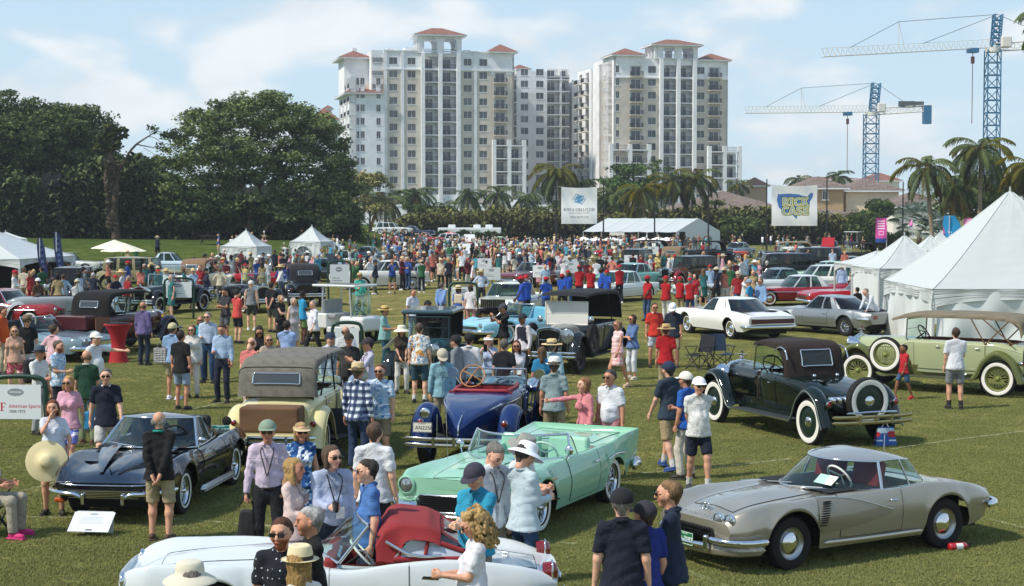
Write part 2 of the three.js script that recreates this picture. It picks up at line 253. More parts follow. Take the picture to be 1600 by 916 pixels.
{ // ---- left tower
const o=AT(601,329,BD);o.y=0;const root=thing('apartment_tower','tall white and beige apartment tower behind the great round tree, left of the two','building',o,PHI);
const F=new Facade(root),U=(px)=>(px-601)/BS/Math.cos(PHI),top=Yp(79),cap=Yp(109),fh=3.12,yb=Yp(109)+.28-13*3.12,fl=13;
F.frame(0,0,0);
const o1={y1:top,cap,floors:fl+1,fh,yb};
for(const[a,b]of[[601,629],[629,657],[718,742],[742,767]])F.strip(U(a),U(b),'w',o1);
// thin white pilasters between the window columns
for(const p of[603,629,742])F.add(STUCCO,boxUV(.7,top,.18,U(p),top/2,.09));
const bz=U(657),be=U(718),mid=U(687),loT=Yp(64),b2=(be-bz-2.7)/2;
for(const p of[bz+.45,mid,be-.45])F.add(STUCCO,boxUV(.9,Yp(84),.9,p,Yp(84)/2,.55));
F.strip(bz+.9,mid-.45,'b',{...o1,y1:Yp(84),base:STUCCO});F.strip(mid+.45,be-.9,'b',{...o1,y1:Yp(84),base:STUCCO});
const ba=yb-0.3+fh*3.6;F.frame(0,.5,0);F.add(STUCCO,archWall(bz+.9,be-.9,ba-5.2,ba-.2,[[(bz+mid)/2+.1,3.1,ba-3,ba-5.2],[(mid+be)/2-.1,3.1,ba-3,ba-5.2]],.35));F.frame(0,0,0);
const bt=Yp(55),bm=Yp(84);F.frame(0,.6,0);
F.add(STUCCO,archWall(bz-.6,be+.3,bm,bt,[[(bz+mid)/2,3.1,bm+2.4,bm+.1],[(mid+be)/2,3.1,bm+2.4,bm+.1]],.5));
F.frame(0,-7,0);F.add(STUCCO,archWall(bz-.6,be+.3,bm,bt,[[(bz+mid)/2,3.1,bm+2.4,bm+.1],[(mid+be)/2,3.1,bm+2.4,bm+.1]],.5));
F.frame(0,0,0);for(const z of[.35,-2.2,-4.6,-7])F.add(STUCCO,boxUV(.6,bt-bm,.6,bz-.3,(bt+bm)/2,z));F.body(STUCCO,be,be+.4,bm,bt,.2,-7);F.body(STUCCO,bz-.4,be+.2,bt-.9,bt,.2,-7);
F.hip(bz-.8,be+.4,bt,2.0,.6,-7.5,1.1);F.mesh('railing',F.railing(bz,be,bm,.2),RAIL);
// right corner turret with projecting balconies
F.strip(U(767),U(803),'p',{...o1,y1:Yp(79),cap:Yp(115),floors:11,yb:yb+fh*2,ou:-.6});F.hip(U(767),U(803),Yp(79),2.1,0,-11,.9);
frameTower(F,U(768),U(815),2,Yp(226),2.6,Yp(270));
// solid core, parapet, roof plant
F.body(BEIGE,U(601),U(803),0,cap,-1.75,-24);F.body(STUCCO,U(601),U(803),cap,top-.6,-1.75,-24);
for(const[a,b,h]of[[606,622,1],[634,650,1.6],[725,735,.8]])F.body(STUCCO,U(a),U(b),top-.5,top+h*.4,-.5,-6);
for(const y of[cap,top-.2])F.add(STUCCO,boxUV(U(803)-U(601),.3,.25,U(702),y,.1));
// right flank, in plain view from the side
F.frame(U(803),0,Math.PI/2);F.strip(0,24,'solid',{y1:top-.6,base:BEIGE,cap});
// lower left wing with paired narrow windows and a tile roof
F.frame(0,0,0);const wt=Yp(147),o2={y1:wt,base:STUCCO,floors:9,fh,yb:Yp(243)-3*fh};
F.frame(0,.6,0);F.strip(U(547),U(562.8),'n',{...o2,ou:.65});F.strip(U(562.8),U(577),'n',{...o2,ou:-.4});F.strip(U(577),U(601),'n',{...o2,ou:.4});
F.frame(0,0,0);F.body(STUCCO,U(547),U(601)-.02,0,wt,.15,-20);F.hip(U(547)-.4,U(601)-1,wt,1.5,.6,-20,.9);
F.frame(U(547),-20,-Math.PI/2);for(const k of[0,7,14]){F.strip(k,k+3.4,'solid',{y1:wt,base:STUCCO});F.strip(k+3.4,k+6.9,'b',{y1:wt,base:STUCCO,floors:8,fh,yb:Yp(243)-2*fh});}
// set-back penthouse, white, with its own tile roof
F.frame(0,0,0);F.body(SAND,U(553),U(585),wt,Yp(129),-7,-20);F.body(STUCCO,U(546),U(586),wt,Yp(88),-7.6,-20);F.body(STUCCO,U(584),U(601),wt,Yp(79),-2,-20);
F.hip(U(541),U(584),Yp(88),1.9,-7,-20,.8);F.body(STUCCO,U(562),U(569),Yp(88),Yp(70),-12,-14);
F.frame(0,-2,0);F.strip(U(584),U(600.9),'b',{y0:wt,y1:Yp(79),base:STUCCO,floors:3,fh,yb:Yp(139),ou:0});
F.done();
}
{ // ---- the grey block between the towers
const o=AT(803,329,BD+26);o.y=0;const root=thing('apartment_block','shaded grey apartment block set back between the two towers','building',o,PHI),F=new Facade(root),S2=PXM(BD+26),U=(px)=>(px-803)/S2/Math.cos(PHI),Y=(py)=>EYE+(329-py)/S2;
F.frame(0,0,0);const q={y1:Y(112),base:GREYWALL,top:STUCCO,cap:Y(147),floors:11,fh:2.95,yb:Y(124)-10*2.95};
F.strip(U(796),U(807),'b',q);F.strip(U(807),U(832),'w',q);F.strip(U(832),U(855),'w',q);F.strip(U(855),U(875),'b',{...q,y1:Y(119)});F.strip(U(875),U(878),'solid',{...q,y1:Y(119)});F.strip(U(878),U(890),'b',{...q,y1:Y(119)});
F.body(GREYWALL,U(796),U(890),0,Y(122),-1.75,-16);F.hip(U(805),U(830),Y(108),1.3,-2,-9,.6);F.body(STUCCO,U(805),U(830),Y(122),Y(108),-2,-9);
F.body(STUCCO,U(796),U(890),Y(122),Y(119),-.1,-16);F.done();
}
{ // ---- right tower
const o=AT(959,329,BD);o.y=0;const root=thing('apartment_tower','tall white and beige apartment tower beside the cranes, right of the two','building',o,PHI);
const F=new Facade(root),U=(px)=>(px-959)/BS/Math.cos(PHI),fh=3.03,cap=Yp(122),top=Yp(92),yb=Yp(120)-12*fh,fl=13;
const o1={y1:top,cap,floors:fl,fh,yb};
F.frame(0,0,0);F.strip(U(959),U(969),'n',{...o1,y1:Yp(87)});F.strip(U(969),U(1008),'p',{...o1,y1:Yp(87),ou:.8});F.strip(U(1008),U(1030),'w',o1);
const a=U(1030),b=U(1089),m=U(1060),bm=Yp(92),bt=Yp(70);
for(const p of[a+.45,m,b-.45])F.add(STUCCO,boxUV(.9,bm,.9,p,bm/2,.55));
F.strip(a+.9,m-.45,'b',{...o1,base:STUCCO});F.strip(m+.45,b-.9,'b',{...o1,base:STUCCO});
F.strip(U(1089),U(1105),'w',o1);F.strip(U(1105),U(1141),'p',{...o1,ou:-.6});
for(const z of[.6,-7]){F.frame(0,z,0);F.add(STUCCO,archWall(a-.6,b+.3,bm,bt,[[(a+m)/2,2.9,bm+1.9,bm+.1],[(m+b)/2,2.9,bm+1.9,bm+.1]],.5));}
F.frame(0,0,0);for(const z of[.35,-2.2,-4.6,-7])F.add(STUCCO,boxUV(.6,bt-bm,.6,a-1,(bt+bm)/2,z));F.body(STUCCO,b,b+.4,bm,bt,.2,-7);F.body(STUCCO,a-1.2,b+.2,bt-.8,bt,.2,-7);
F.hip(a-1.3,b+.4,bt,1.6,.6,-7.5,1.1);F.mesh('railing',F.railing(a,b,bm,.2),RAIL);
F.hip(U(959),U(1006),Yp(87),1.9,0,-9,.8);F.hip(U(1100),U(1141),Yp(92),1.8,0,-9,.8);F.hip(U(1085),U(1112),Yp(92),1.4,-9,-17,.6);
F.body(BEIGE,U(959),U(1141),0,cap,-1.75,-14);F.body(STUCCO,U(959),U(1141),cap,top-.5,-1.75,-14);F.body(STUCCO,U(970),U(1141),0,top-.5,-14,-26);
for(const y of[cap])F.add(STUCCO,boxUV(U(1141)-U(959),.3,.25,U(1050),y,.1));
frameTower(F,U(1106),U(1155),2,Yp(236),2.6,0);frameTower(F,U(950),U(1010),2,Yp(234),2.4,0);
F.frame(U(1141),0,Math.PI/2);F.strip(0,14,'solid',{y1:top-.5,base:BEIGE,cap});
// the sunlit left flank runs back to a second white wing
const D=60,L=(px)=>(px-886)/73*D,fq={base:STUCCO,floors:fl,fh,yb};
F.frame(0,-D,-Math.PI/2);
F.strip(L(936),L(944),'n',{...fq,y1:Yp(90)});F.strip(L(944),L(953),'n',{...fq,y1:Yp(90)});F.strip(L(953),L(959),'solid',{...fq,y1:Yp(87)});
F.frame(-.6,-D,-Math.PI/2);F.strip(L(920),L(928),'p',{...fq,y1:Yp(98)});F.strip(L(928),L(936),'p',{...fq,y1:Yp(98)});
F.frame(-2.0,-D,-Math.PI/2);F.strip(L(886),L(892),'p',{...fq,y1:Yp(110)});F.strip(L(892),L(904),'n',{...fq,y1:Yp(110)});F.strip(L(904),L(920),'solid',{...fq,y1:Yp(110)});
F.frame(0,0,0);F.body(STUCCO,.5,U(970),0,top-.5,-1.8,-13);F.body(STUCCO,-.1,U(965),0,Yp(99),-13,-D+28.2);F.body(STUCCO,-1.6,U(962),0,Yp(111),-D+28.1,-D);
F.done();
}
{ // ---- far red-roofed wing peeping out left of the great tree
const d=430,o=AT(492,329,d);o.y=0;const S=PXM(d),Y=(py)=>EYE+(329-py)/S,root=thing('apartment_wing','low white wing with red tile roof and chimney behind the tree top','building',o,PHI),F=new Facade(root);
F.frame(0,0,0);F.strip(0,5,'n',{y1:Y(187),base:STUCCO,floors:9,fh:3.1,yb:Y(187)-28.5});F.body(STUCCO,0,6,0,Y(187),-.45,-12);F.hip(-.3,6,Y(187),3.2,0,-12,.6);F.body(STUCCO,3.2,5.0,Y(187),Y(168),-5,-7);F.hip(3.2,5,Y(168),.9,-5,-7,.5);F.done();
}
// ================================================================ houses beyond the hedge on the right
const shingleTex=dataTex(256,(u,v)=>{const r=Math.floor(v*24),n=tnoise(u*40+(r%2)*.5,r,240)*.5+pfbm(u,v,10,3)*.6,e=(v*24%1)<.14?.8:1;const k=(.72+.5*(n-.4))*e;return[150*k,131*k,119*k];});
const SHINGLE=new THREE.MeshStandardMaterial({map:shingleTex,roughness:.95}),OCHRE=mat('#b89c78',.9),CREAM=mat('#e3d3b8',.9),PALE=mat('#ece8e0',.9);
function house(label,px0,px1,pyE,pyT,d,wallM,depth,opts={}){
const S=PXM(d),o=AT(px0,329,d);o.y=0;const root=thing('house',label,'house',o,opts.turn??0),F=new Facade(root),w=(px1-px0)/S,ye=EYE+(329-pyE)/S,yt=EYE+(329-pyT)/S;
F.frame(0,0,0);F.body(wallM,0,w,0,ye,0,-depth);
const over=.9,f=new Facade(root);f.frame(0,0,0);f.hip(0,w,ye,yt-ye,0,-depth,over);f.done();
if(opts.roof!=='tile')root.children.forEach((c)=>{if(c.name==='roof'){c.material=SHINGLE;}});
for(const[a,b,y0,y1]of opts.windows??[]){const y=EYE+(329-(y0+y1)/2)/S;F.place('window',winGeo((b-a)/S,(y1-y0)/S),[FRAMEW,paneMats[2]],((a+b)/2-px0)/S,y,.06);}
for(const[a,b,y0,y1]of opts.arches??[]){const h=(y1-y0)/S,ww=(b-a)/S,g=archWall(-ww/2,ww/2,0,h,[[0,ww*.7,h*.55,.05]],.12);F.place('arch_window',g,wallM,((a+b)/2-px0)/S,EYE+(329-y1)/S,.1);F.place('pane',box(ww*.72,h*.9,.03,0,h*.45,0),paneMats[2],((a+b)/2-px0)/S,EYE+(329-y1)/S,.02);}
F.done();return root;
}
house('long low house under a broad brown shingle roof right of the white frame tent',1045,1238,331,297,245,CREAM,22);
house('ochre house with hipped brown roof between the two banner poles',1252,1318,293,275,262,OCHRE,12,{windows:[[1285,1293,299,312]]});
house('cream two storey villa with arched windows and hipped roof behind the palms',1322,1404,297,278,268,CREAM,12,{arches:[[1369,1380,306,324],[1382,1393,306,324],[1394,1404,306,324]]});
house('small ochre house wing with a low brown roof beside the map banner',1240,1350,338,328,240,OCHRE,8);
house('low brown roofed house half hidden by the blue grey fan palm',1396,1480,322,300,255,PALE,12);
house('distant pale villa with small red tiled turret right of the right tower',1166,1198,290,277,420,OCHRE,8,{roof:'tile'});
house('distant white villa with red tiled roof at the foot of the right tower',1144,1165,287,279,430,PALE,8,{roof:'tile'});
house('far white flat block behind the shorter blue crane',1245,1345,280,276,470,PALE,10,{roof:'tile'});
house('far white villa with red roof between the crane mast and the palms',1350,1405,282,270,440,PALE,8,{roof:'tile'});
// low white podium walls seen through the palms below the left tower
lone('garden_wall',merge([boxUV(46,5.2,.4,0,2.6,0),boxUV(8,6.4,5,9,3.2,-4),boxUV(46,.35,.7,0,5.3,0)]),STUCCO,'white podium wall seen between the palms below the left tower','wall').position.copy(AT(735,329,330)).setY(0);
// ================================================================ vegetation
function leafMat(c){return new THREE.MeshLambertMaterial({color:c,vertexColors:true,side:THREE.DoubleSide});}
const LEAF=leafMat('#ffffff');
// geometry of many small leaf clumps; add(x,y,z,size,r,g,b,up) puts a bent pair of triangles there
class Leaves{
constructor(seed){this.p=[];this.n=[];this.c=[];this.r=rng(seed);}
add(x,y,z,s,col,nx=0,ny=0,nz=0){
const r=this.r,a=r()*6.283,e=(r()-.35)*1.6,ca=Math.cos(a),sa=Math.sin(a),ce=Math.cos(e),se=Math.sin(e);
const ux=ca*ce,uy=se,uz=sa*ce,b=r()*6.283,tx=-sa*Math.cos(b)-ca*se*Math.sin(b),ty=ce*Math.sin(b),tz=ca*Math.cos(b)-sa*se*Math.sin(b),w=s*(.35+.25*r());
const P=[[-ux*s,-uy*s,-uz*s],[tx*w,ty*w,tz*w],[ux*s,uy*s-s*.2,uz*s],[-tx*w,-ty*w,-tz*w]];
const N=[uy*tz-uz*ty,uz*tx-ux*tz,ux*ty-uy*tx],k=.8+.4*r();
const l=Math.hypot(N[0]+nx,N[1]+ny,N[2]+nz)||1;const nn=[(N[0]+nx)/l,(N[1]+ny)/l,(N[2]+nz)/l];
for(const q of[0,1,2,0,2,3]){this.p.push(x+P[q][0],y+P[q][1],z+P[q][2]);this.c.push(col[0]*k,col[1]*k,col[2]*k);}
}
geo(){const g=new THREE.BufferGeometry();g.setAttribute('position',new THREE.BufferAttribute(new Float32Array(this.p),3));g.setAttribute('color',new THREE.BufferAttribute(new Float32Array(this.c),3));g.computeVertexNormals();return g;}
}
const BARK=new THREE.MeshStandardMaterial({roughness:.95,map:dataTex(128,(u,v)=>{const n=pfbm(u,v*.5,8,4),s=tnoise(u*24,v*4,24);const k=.55+.5*n+.3*(s-.5);return[128*k,112*k,96*k];})});
const PALEBARK=new THREE.MeshStandardMaterial({roughness:.95,color:'#c9bfb0',map:BARK.map});
// limbs grow from a base point into targets spread through the crown
function limb(a,b,r0,r1,r,sag=.12){const d=b.clone().sub(a),L=d.length(),m1=a.clone().addScaledVector(d,.35).add(V((r()-.5)*L*.18,L*sag,(r()-.5)*L*.18)),m2=a.clone().addScaledVector(d,.7).add(V((r()-.5)*L*.15,L*sag*.8,(r()-.5)*L*.15));const c=new THREE.CatmullRomCurve3([a,m1,m2,b]),N=8,K=6,F=c.computeFrenetFrames(N,false);return sheet((u,v)=>{const i=Math.round(v*N),p=c.getPoint(v),an=u*6.2832,rr=lerp(r0,r1,v),n=F.normals[i],q=F.binormals[i];return[p.x+(n.x*Math.cos(an)+q.x*Math.sin(an))*rr,p.y+(n.y*Math.cos(an)+q.y*Math.sin(an))*rr,p.z+(n.z*Math.cos(an)+q.z*Math.sin(an))*rr];},K,N,false,[1,L]);}
// crown lobes [x, y, z, rx, ry, rz] relative to the base; every lobe becomes clusters of leaf clumps
function broadTree(label,base,seed,{trunks,lobes,density=30,leaf=.34,dark=[.030,.048,.018],light=[.12,.16,.05],bark=BARK,group}){
const root=thing('broadleaf_tree',label,'tree',base,0,group),r=rng(seed),L=new Leaves(seed+1),wood=[];
for(const t of trunks){const a=V(...t.from),b=V(...t.to);wood.push(limb(a,b,t.r,t.r*.55,r,.02));const near=lobes.map((l)=>[Math.hypot(l[0]-b.x,l[1]-b.y,l[2]-b.z),l]).sort((p,q)=>p[0]-q[0]).slice(0,t.n??4);for(const[,l]of near){const e=V(l[0]+(r()-.5)*l[3],l[1]+l[4]*.1,l[2]+(r()-.5)*l[5]);wood.push(limb(b,e,t.r*.5,.05,r));for(let k=0;k<3;k++)wood.push(limb(b.clone().lerp(e,.55),V(l[0]+(r()-.5)*1.7*l[3],l[1]+(r()-.3)*1.2*l[4],l[2]+(r()-.5)*1.7*l[5]),t.r*.2,.025,r));}}
for(const l of lobes){
const vol=l[3]*l[4]*l[5],nc=Math.max(5,Math.round(Math.pow(vol,.72)*3.2));
for(let c=0;c<nc;c++){
const th=r()*6.283,ph=Math.acos(1-1.7*r()),q=.62+.42*Math.pow(r(),.6),cx=l[0]+Math.sin(ph)*Math.cos(th)*l[3]*q,cy=l[1]+Math.cos(ph)*l[4]*q,cz=l[2]+Math.sin(ph)*Math.sin(th)*l[5]*q,cr=.5+.7*r(),tone=r();
const n=Math.round(density*(.6+.8*r()));
for(let k=0;k<n;k++){const a=r()*6.283,b=Math.acos(2*r()-1),d=cr*Math.pow(r(),.45);const y=Math.cos(b)*d*.55,t=clamp(tone*.8+r()*.35);L.add(cx+Math.sin(b)*Math.cos(a)*d*1.25,cy+y,cz+Math.sin(b)*Math.sin(a)*d*1.25,leaf*(.6+.7*r()),[lerp(dark[0],light[0],t),lerp(dark[1],light[1],t),lerp(dark[2],light[2],t)]);}
}
}
if(wood.length)part(root,'trunk',merge(wood),bark);
part(root,'crown',L.geo(),LEAF);return root;
}
// lobes filling a crown of half width w and height h above y0
function dome(seed,w,y0,h,dp,n,flat=.5){const r=rng(seed),out=[];for(let i=0;i<n;i++){const a=r()*6.283,q=Math.sqrt(r()),t=r();const rr=Math.sqrt(1-t*t*.85);out.push([Math.cos(a)*q*w*rr*.88,y0+h*(.12+.76*t),Math.sin(a)*q*dp*rr*.88,w*(.20+.12*r()),h*(.12+.08*r()),dp*(.22+.12*r())]);}return out;}
const onBank=(px,d)=>{const p=AT(px,329,d);p.y=bank(p.x,p.z);return p;};
// ---- the great round tree
{
const d=150,o=onBank(405,d),h0=EYE-46/PXM(d);
const lobes=[];const r=rng(31);
const at=(px,py,dz,rx,ry)=>lobes.push([(px-405)/PXM(d),EYE+(329-py)/PXM(d)-o.y,dz,rx,ry,rx]);
for(const[px,py,rx,ry]of[[405,180,2.2,1.2],[360,190,2.2,1.3],[450,195,2.2,1.3],[490,210,2.0,1.3],[320,205,2.0,1.2],[508,245,1.7,1.3],[300,240,1.9,1.3],[520,285,1.4,1.3],[285,275,1.7,1.2],[405,225,3,1.6],[350,245,2.5,1.5],[460,250,2.6,1.6],[400,270,2.8,1.4],[330,290,2.0,1.1],[480,300,2.4,1.3],[512,320,1.5,1.3],[430,165,1.5,.8],[280,305,1.5,.9],[455,330,1.6,.8],[532,345,1.0,.9],[500,350,1.5,.9],[300,330,1.4,.9],[350,320,1.6,.9],[400,318,2,.9],[515,290,1.6,1.2],[532,320,1.0,1.1]])for(const z of[1.6,-1.8])at(px+(r()-.5)*14,py+(r()-.5)*8,z+(r()-.5)*1.6,rx*1.05,ry*1.1);
for(const[px,py]of[[385,160],[418,158],[440,172],[300,182],[275,215],[265,255],[528,225],[536,262],[500,190],[470,172],[345,170],[262,285],[555,300]])at(px,py,(r()-.5)*3,.8,.6);
broadTree('great round spreading tree with pale branching trunks on the grass bank',o,41,{lobes,density:110,leaf:.17,dark:[.040,.062,.026],light:[.21,.26,.10],trunks:[{from:[-.6,-.2,0],to:[-2.4,2.7,.3],r:.22},{from:[.2,-.2,.2],to:[1.9,2.9,.6],r:.24,n:5},{from:[0,-.2,-.4],to:[.3,3.2,-.5],r:.3,n:6},{from:[-.3,-.2,.4],to:[-1.0,3.0,.8],r:.2,n:4}],bark:PALEBARK});
}
// ---- dark trees massed at the left
{
const mk=(label,px,d,pyTop,w,seed,o={})=>{const b=onBank(px,d),top=EYE+(329-pyTop)/PXM(d)-b.y;return broadTree(label,b,seed,{lobes:dome(seed,w,top*(o.low??.28),top*1.06*(1-(o.low??.28)),w*.8,(o.n??22)*1.7|0),density:o.den??62,leaf:.19,trunks:[{from:[0,-.2,0],to:[(o.lean??0),top*.4,0],r:.3,n:7}],dark:[.032,.050,.024],light:[.15,.19,.075],...o.more});};
mk('dark broad tree at the left edge, nearest the big left tent',10,158,148,8.8,51,{n:26});
mk('dark tree with open lower limbs, second from the left edge',82,160,165,7.9,52,{n:24});
mk('dark tree reaching its crown toward the stripped trunk',118,160,178,5.6,53,{n:18,lean:1.5});
mk('low dark tree behind the umbrellas on the bank',60,164,225,7.2,54,{n:22,low:.1});
// the half bare tree, its trunk hung with vine
const b=onBank(182,148),S=PXM(148),at=(px,py,z=0)=>V((px-182)/S,EYE+(329-py)/S-b.y,z),root=thing('bare_tree','half bare grey tree with one long bent leafless branch and shaggy trunk','tree',b),r=rng(61);
part(root,'trunk',merge([limb(at(181,378),at(172,240),.42,.24,r,0),limb(at(178,320),at(165,215),.3,.12,r,0),limb(at(174,280),at(158,235),.16,.06,r),limb(at(172,245),at(186,205),.2,.06,r)]),PALEBARK);
part(root,'branch',merge([limb(at(180,270),at(214,226),.15,.09,r,.02),limb(at(214,226),at(245,205),.09,.03,r,.05),limb(at(214,226),at(262,238),.06,.02,r,.03),limb(at(232,214),at(256,228),.04,.015,r),limb(at(236,211),at(232,198),.03,.012,r),limb(at(245,206),at(262,213),.03,.012,r),limb(at(225,232),at(248,250),.03,.012,r)]),PALEBARK);
const L=new Leaves(62);for(let i=0;i<900;i++){const t=r(),c=[[165,218],[158,232],[172,205],[188,208],[178,225]][i%5],p=at(c[0]+(r()-.5)*22,c[1]+(r()-.5)*18,(r()-.5)*1.2);L.add(p.x,p.y,p.z,.24,[.05+.04*t,.07+.03*t,.03]);}
for(let i=0;i<160;i++){const c=[[245,205],[258,214],[238,200],[262,236],[252,228]][i%5],p=at(c[0]+(r()-.5)*14,c[1]+(r()-.5)*9,(r()-.5));L.add(p.x,p.y,p.z,.17,[.06,.08,.035]);}
for(let i=0;i<700;i++){const y=250+r()*110,p=at(176+(r()-.5)*16,y,.3+(r()-.5)*.6);L.add(p.x,p.y,p.z,.3,[.10,.085,.06]);}
part(root,'crown',L.geo(),LEAF);
}
// ================================================================ palms
// one frond: an arching rib with two rows of narrow leaflets; several shapes shared by all palms
const frondGeos=[];
for(let k=0;k<6;k++){
const r=rng(70+k),pos=[],col=[],up=[1.1,.75,.45,.1,-.3,-.75][k],droop=[1.5,1.5,1.4,1.25,1.0,.65][k];
const P=(t)=>{const a=up-droop*t*t*1.15-t*.12,x=t,n=8;let px=0,py=0;for(let i=0;i<n;i++){const s=(i+.5)/n*t,an=up-droop*s*1.25;px+=Math.cos(an)*t/n;py+=Math.sin(an)*t/n;}return[px,py];};
const tri=(a,b,c,q)=>{pos.push(...a,...b,...c);for(let i=0;i<3;i++)col.push(...q);};
const N=26;let prev=P(0);
for(let i=1;i<=10;i++){const q=P(i/10),w=.014*(1-i/11),cc=[.13,.13,.05];tri([prev[0],prev[1],-w],[q[0],q[1],-w],[q[0],q[1],w],cc);tri([prev[0],prev[1],-w],[q[0],q[1],w],[prev[0],prev[1],w],cc);prev=q;}
for(let i=2;i<N;i++)for(const s of[-1,1]){
const t=i/N+(r()-.5)*.01,p=P(t),p2=P(Math.min(1,t+.03)),len=.30*Math.pow(Math.sin(Math.PI*clamp(t*.88+.1)),.6)*(.85+.3*r()),dx=p2[0]-p[0],dy=p2[1]-p[1],dl=Math.hypot(dx,dy)||1,hang=.30+.45*r(),f=.55;
const tip=[p[0]+dx/dl*len*f,p[1]+dy/dl*len*f-len*hang,s*len*(.75-.2*r())],mid=[p[0]+dx/dl*len*.3,p[1]+dy/dl*len*.3-len*.08,s*len*.42],w=.017,tone=.75+.5*r(),cc=[.095*tone,.128*tone,.048*tone];
tri([p[0]-dx/dl*w,p[1]-dy/dl*w,0],[mid[0]+w,mid[1]+.01,mid[2]],[mid[0]-w,mid[1]-.01,mid[2]],cc);tri([p[0]+dx/dl*w,p[1]+dy/dl*w,0],[mid[0]+w,mid[1],mid[2]],[p[0]-dx/dl*w,p[1]-dy/dl*w,0],cc);tri([mid[0]-w,mid[1],mid[2]],[mid[0]+w,mid[1],mid[2]],tip,cc);
}
const g=new THREE.BufferGeometry();g.setAttribute('position',new THREE.BufferAttribute(new Float32Array(pos),3));g.setAttribute('color',new THREE.BufferAttribute(new Float32Array(col),3));g.computeVertexNormals();frondGeos.push(g);
}
const FROND=leafMat('#ffffff'),FRONDY=leafMat('#ffe0a8'),FRONDD=leafMat('#b9c6b0'),FRONDG=leafMat('#ffd04a'),DEADF=leafMat('#e8b48a');
const PALMTRUNK=new THREE.MeshStandardMaterial({roughness:.95,map:dataTex(64,(u,v)=>{const e=(v*12%1)<.2?.7:1,n=pfbm(u,v,8,3);const k=(.7+.5*n)*e;return[150*k,134*k,112*k];})});
function palm(label,base,h,R,seed,{lean=0,n=18,mats=[FROND,FROND,FRONDY],trunk=.16,group,name='palm_tree',coconut=0,bias=0}={}){
const root=thing(name,label,'palm tree',base,0,group),r=rng(seed);
const c=new THREE.CatmullRomCurve3([V(0,-.1,0),V(lean*.25,h*.35,0),V(lean*.65,h*.72,0),V(lean,h,0)]);
part(root,'trunk',sheet((u,v)=>{const p=c.getPoint(v),a=u*6.2832,q=trunk*(1.15-.45*v+.35*Math.exp(-v*12)+.25*Math.exp(-(1-v)*14));return[p.x+Math.cos(a)*q,p.y,p.z+Math.sin(a)*q];},8,14,true,[1,h]),PALMTRUNK);
for(let i=0;i<n;i++){const t=(i+.5)/n,k=clamp(Math.floor(t*6+(r()-.5)*1.2+bias),0,5),m=part(root,'frond',frondGeos[k],k>=5&&r()<.3?DEADF:mats[r()*mats.length|0]);m.position.set(lean,h,0);m.rotation.set(0,i*2.39996+(r()-.5)*.7,(r()-.5)*.2);m.rotation.order='YXZ';const s=R*(.82+.34*r());m.scale.set(s,s,s*(.85+.3*r()));m.rotation.x=(r()-.5)*.5;}
if(coconut)part(root,'coconuts',merge(Array.from({length:coconut},()=>tf(new THREE.IcosahedronGeometry(.14,1),lean+(r()-.5)*.6,h-.25-r()*.3,(r()-.5)*.6))),mat('#8a7a3a',.7));
return root;
}
const palmAt=(label,px,pyHub,d,Rpx,seed,o={})=>{const b=AT(px+(o.foot??0),329,d);b.y=d<180?bank(b.x,b.z):0;const hub=AT(px,pyHub,d);return palm(label,b,hub.y-b.y,Rpx/PXM(d),seed,{lean:hub.x-b.x,...o});};
// the tall palms at the right
palmAt('tall coconut palm leaning left, beside the fan palm right of the houses',1447,262,150,58,81,{foot:12,n:22,trunk:.2,mats:[FROND,FROND,FRONDY],coconut:8});
palmAt('tallest coconut palm standing before the right hand crane mast',1533,234,150,62,82,{foot:-2,n:24,trunk:.22,coconut:9});
palmAt('golden leaved coconut palm cut by the right edge of the picture',1612,262,140,56,83,{n:20,mats:[FRONDG,FRONDY,FRONDG],trunk:.2});
palmAt('near palm whose frond tips hang into the top right corner',1662,42,118,84,84,{n:18,mats:[FRONDD,FROND],trunk:.2});
palmAt('shorter dark palm between the two tallest palms',1492,292,158,50,85,{n:20,mats:[FRONDD,FROND]});
palmAt('bushy dark palm right of the tallest palm',1575,290,160,54,86,{n:20,mats:[FRONDD]});
palmAt('low dark palm behind the peak of the big right tent',1535,318,165,46,87,{n:20,mats:[FRONDD]});
palmAt('dark palm half hidden by the peak of the big right tent',1590,325,150,44,99,{n:20,mats:[FRONDD]});
// palms below and between the towers
const row=[[602,312,46,'palm with hanging straw fronds at the end of the long hedge'],[650,303,38,'first palm from the left below the left tower'],[694,326,30,'low bushy palm between two taller ones below the left tower'],[731,306,34,'third palm below the left tower, over the white podium wall'],[778,303,36,'fourth palm below the left tower, over the white trailer'],[822,310,34,'fifth palm below the left tower, left of the clubs banner']];
row.forEach(([px,py,R,l],i)=>palmAt(l,px,py,240+i*4,R,100+i,{n:20,mats:i?[FRONDD,FROND]:[FROND,FRONDY,DEADF],trunk:.22}));
palmAt('tall tousled palm left of the clubs banner, in front of the gap between towers',873,270,215,50,110,{n:24,trunk:.22,mats:[FROND,FRONDY],foot:6});
palmAt('dark palm behind the clubs banner, below the right tower',910,292,225,38,111,{n:20,mats:[FRONDD]});
palmAt('leaning palm with yellow fronds left of the shingle roof',1003,300,205,52,112,{n:22,mats:[FRONDY,FROND,FRONDG],foot:6});
palmAt('windblown palm above the white frame tent',1052,285,210,50,113,{n:22,mats:[FROND,FRONDY]});
palmAt('windblown palm touching the foot of the right tower',1085,280,212,52,114,{n:22,mats:[FROND,FRONDY],foot:-6});
palmAt('small palm left of the frame tent behind the clubs banner',960,305,215,40,115,{n:20,mats:[FRONDD,FROND]});
palmAt('small far palm right of the right tower',1152,290,260,26,116,{n:16});
palmAt('small far palm behind the ochre house',1248,282,300,30,117,{n:16,mats:[FRONDD,FROND]});
palmAt('small far palm behind the cream villa roof',1310,276,300,34,118,{n:16,mats:[FRONDD,FROND]});
palmAt('palm deep in the dark trees left of the great tree',152,230,170,44,119,{n:18,mats:[FRONDD]});
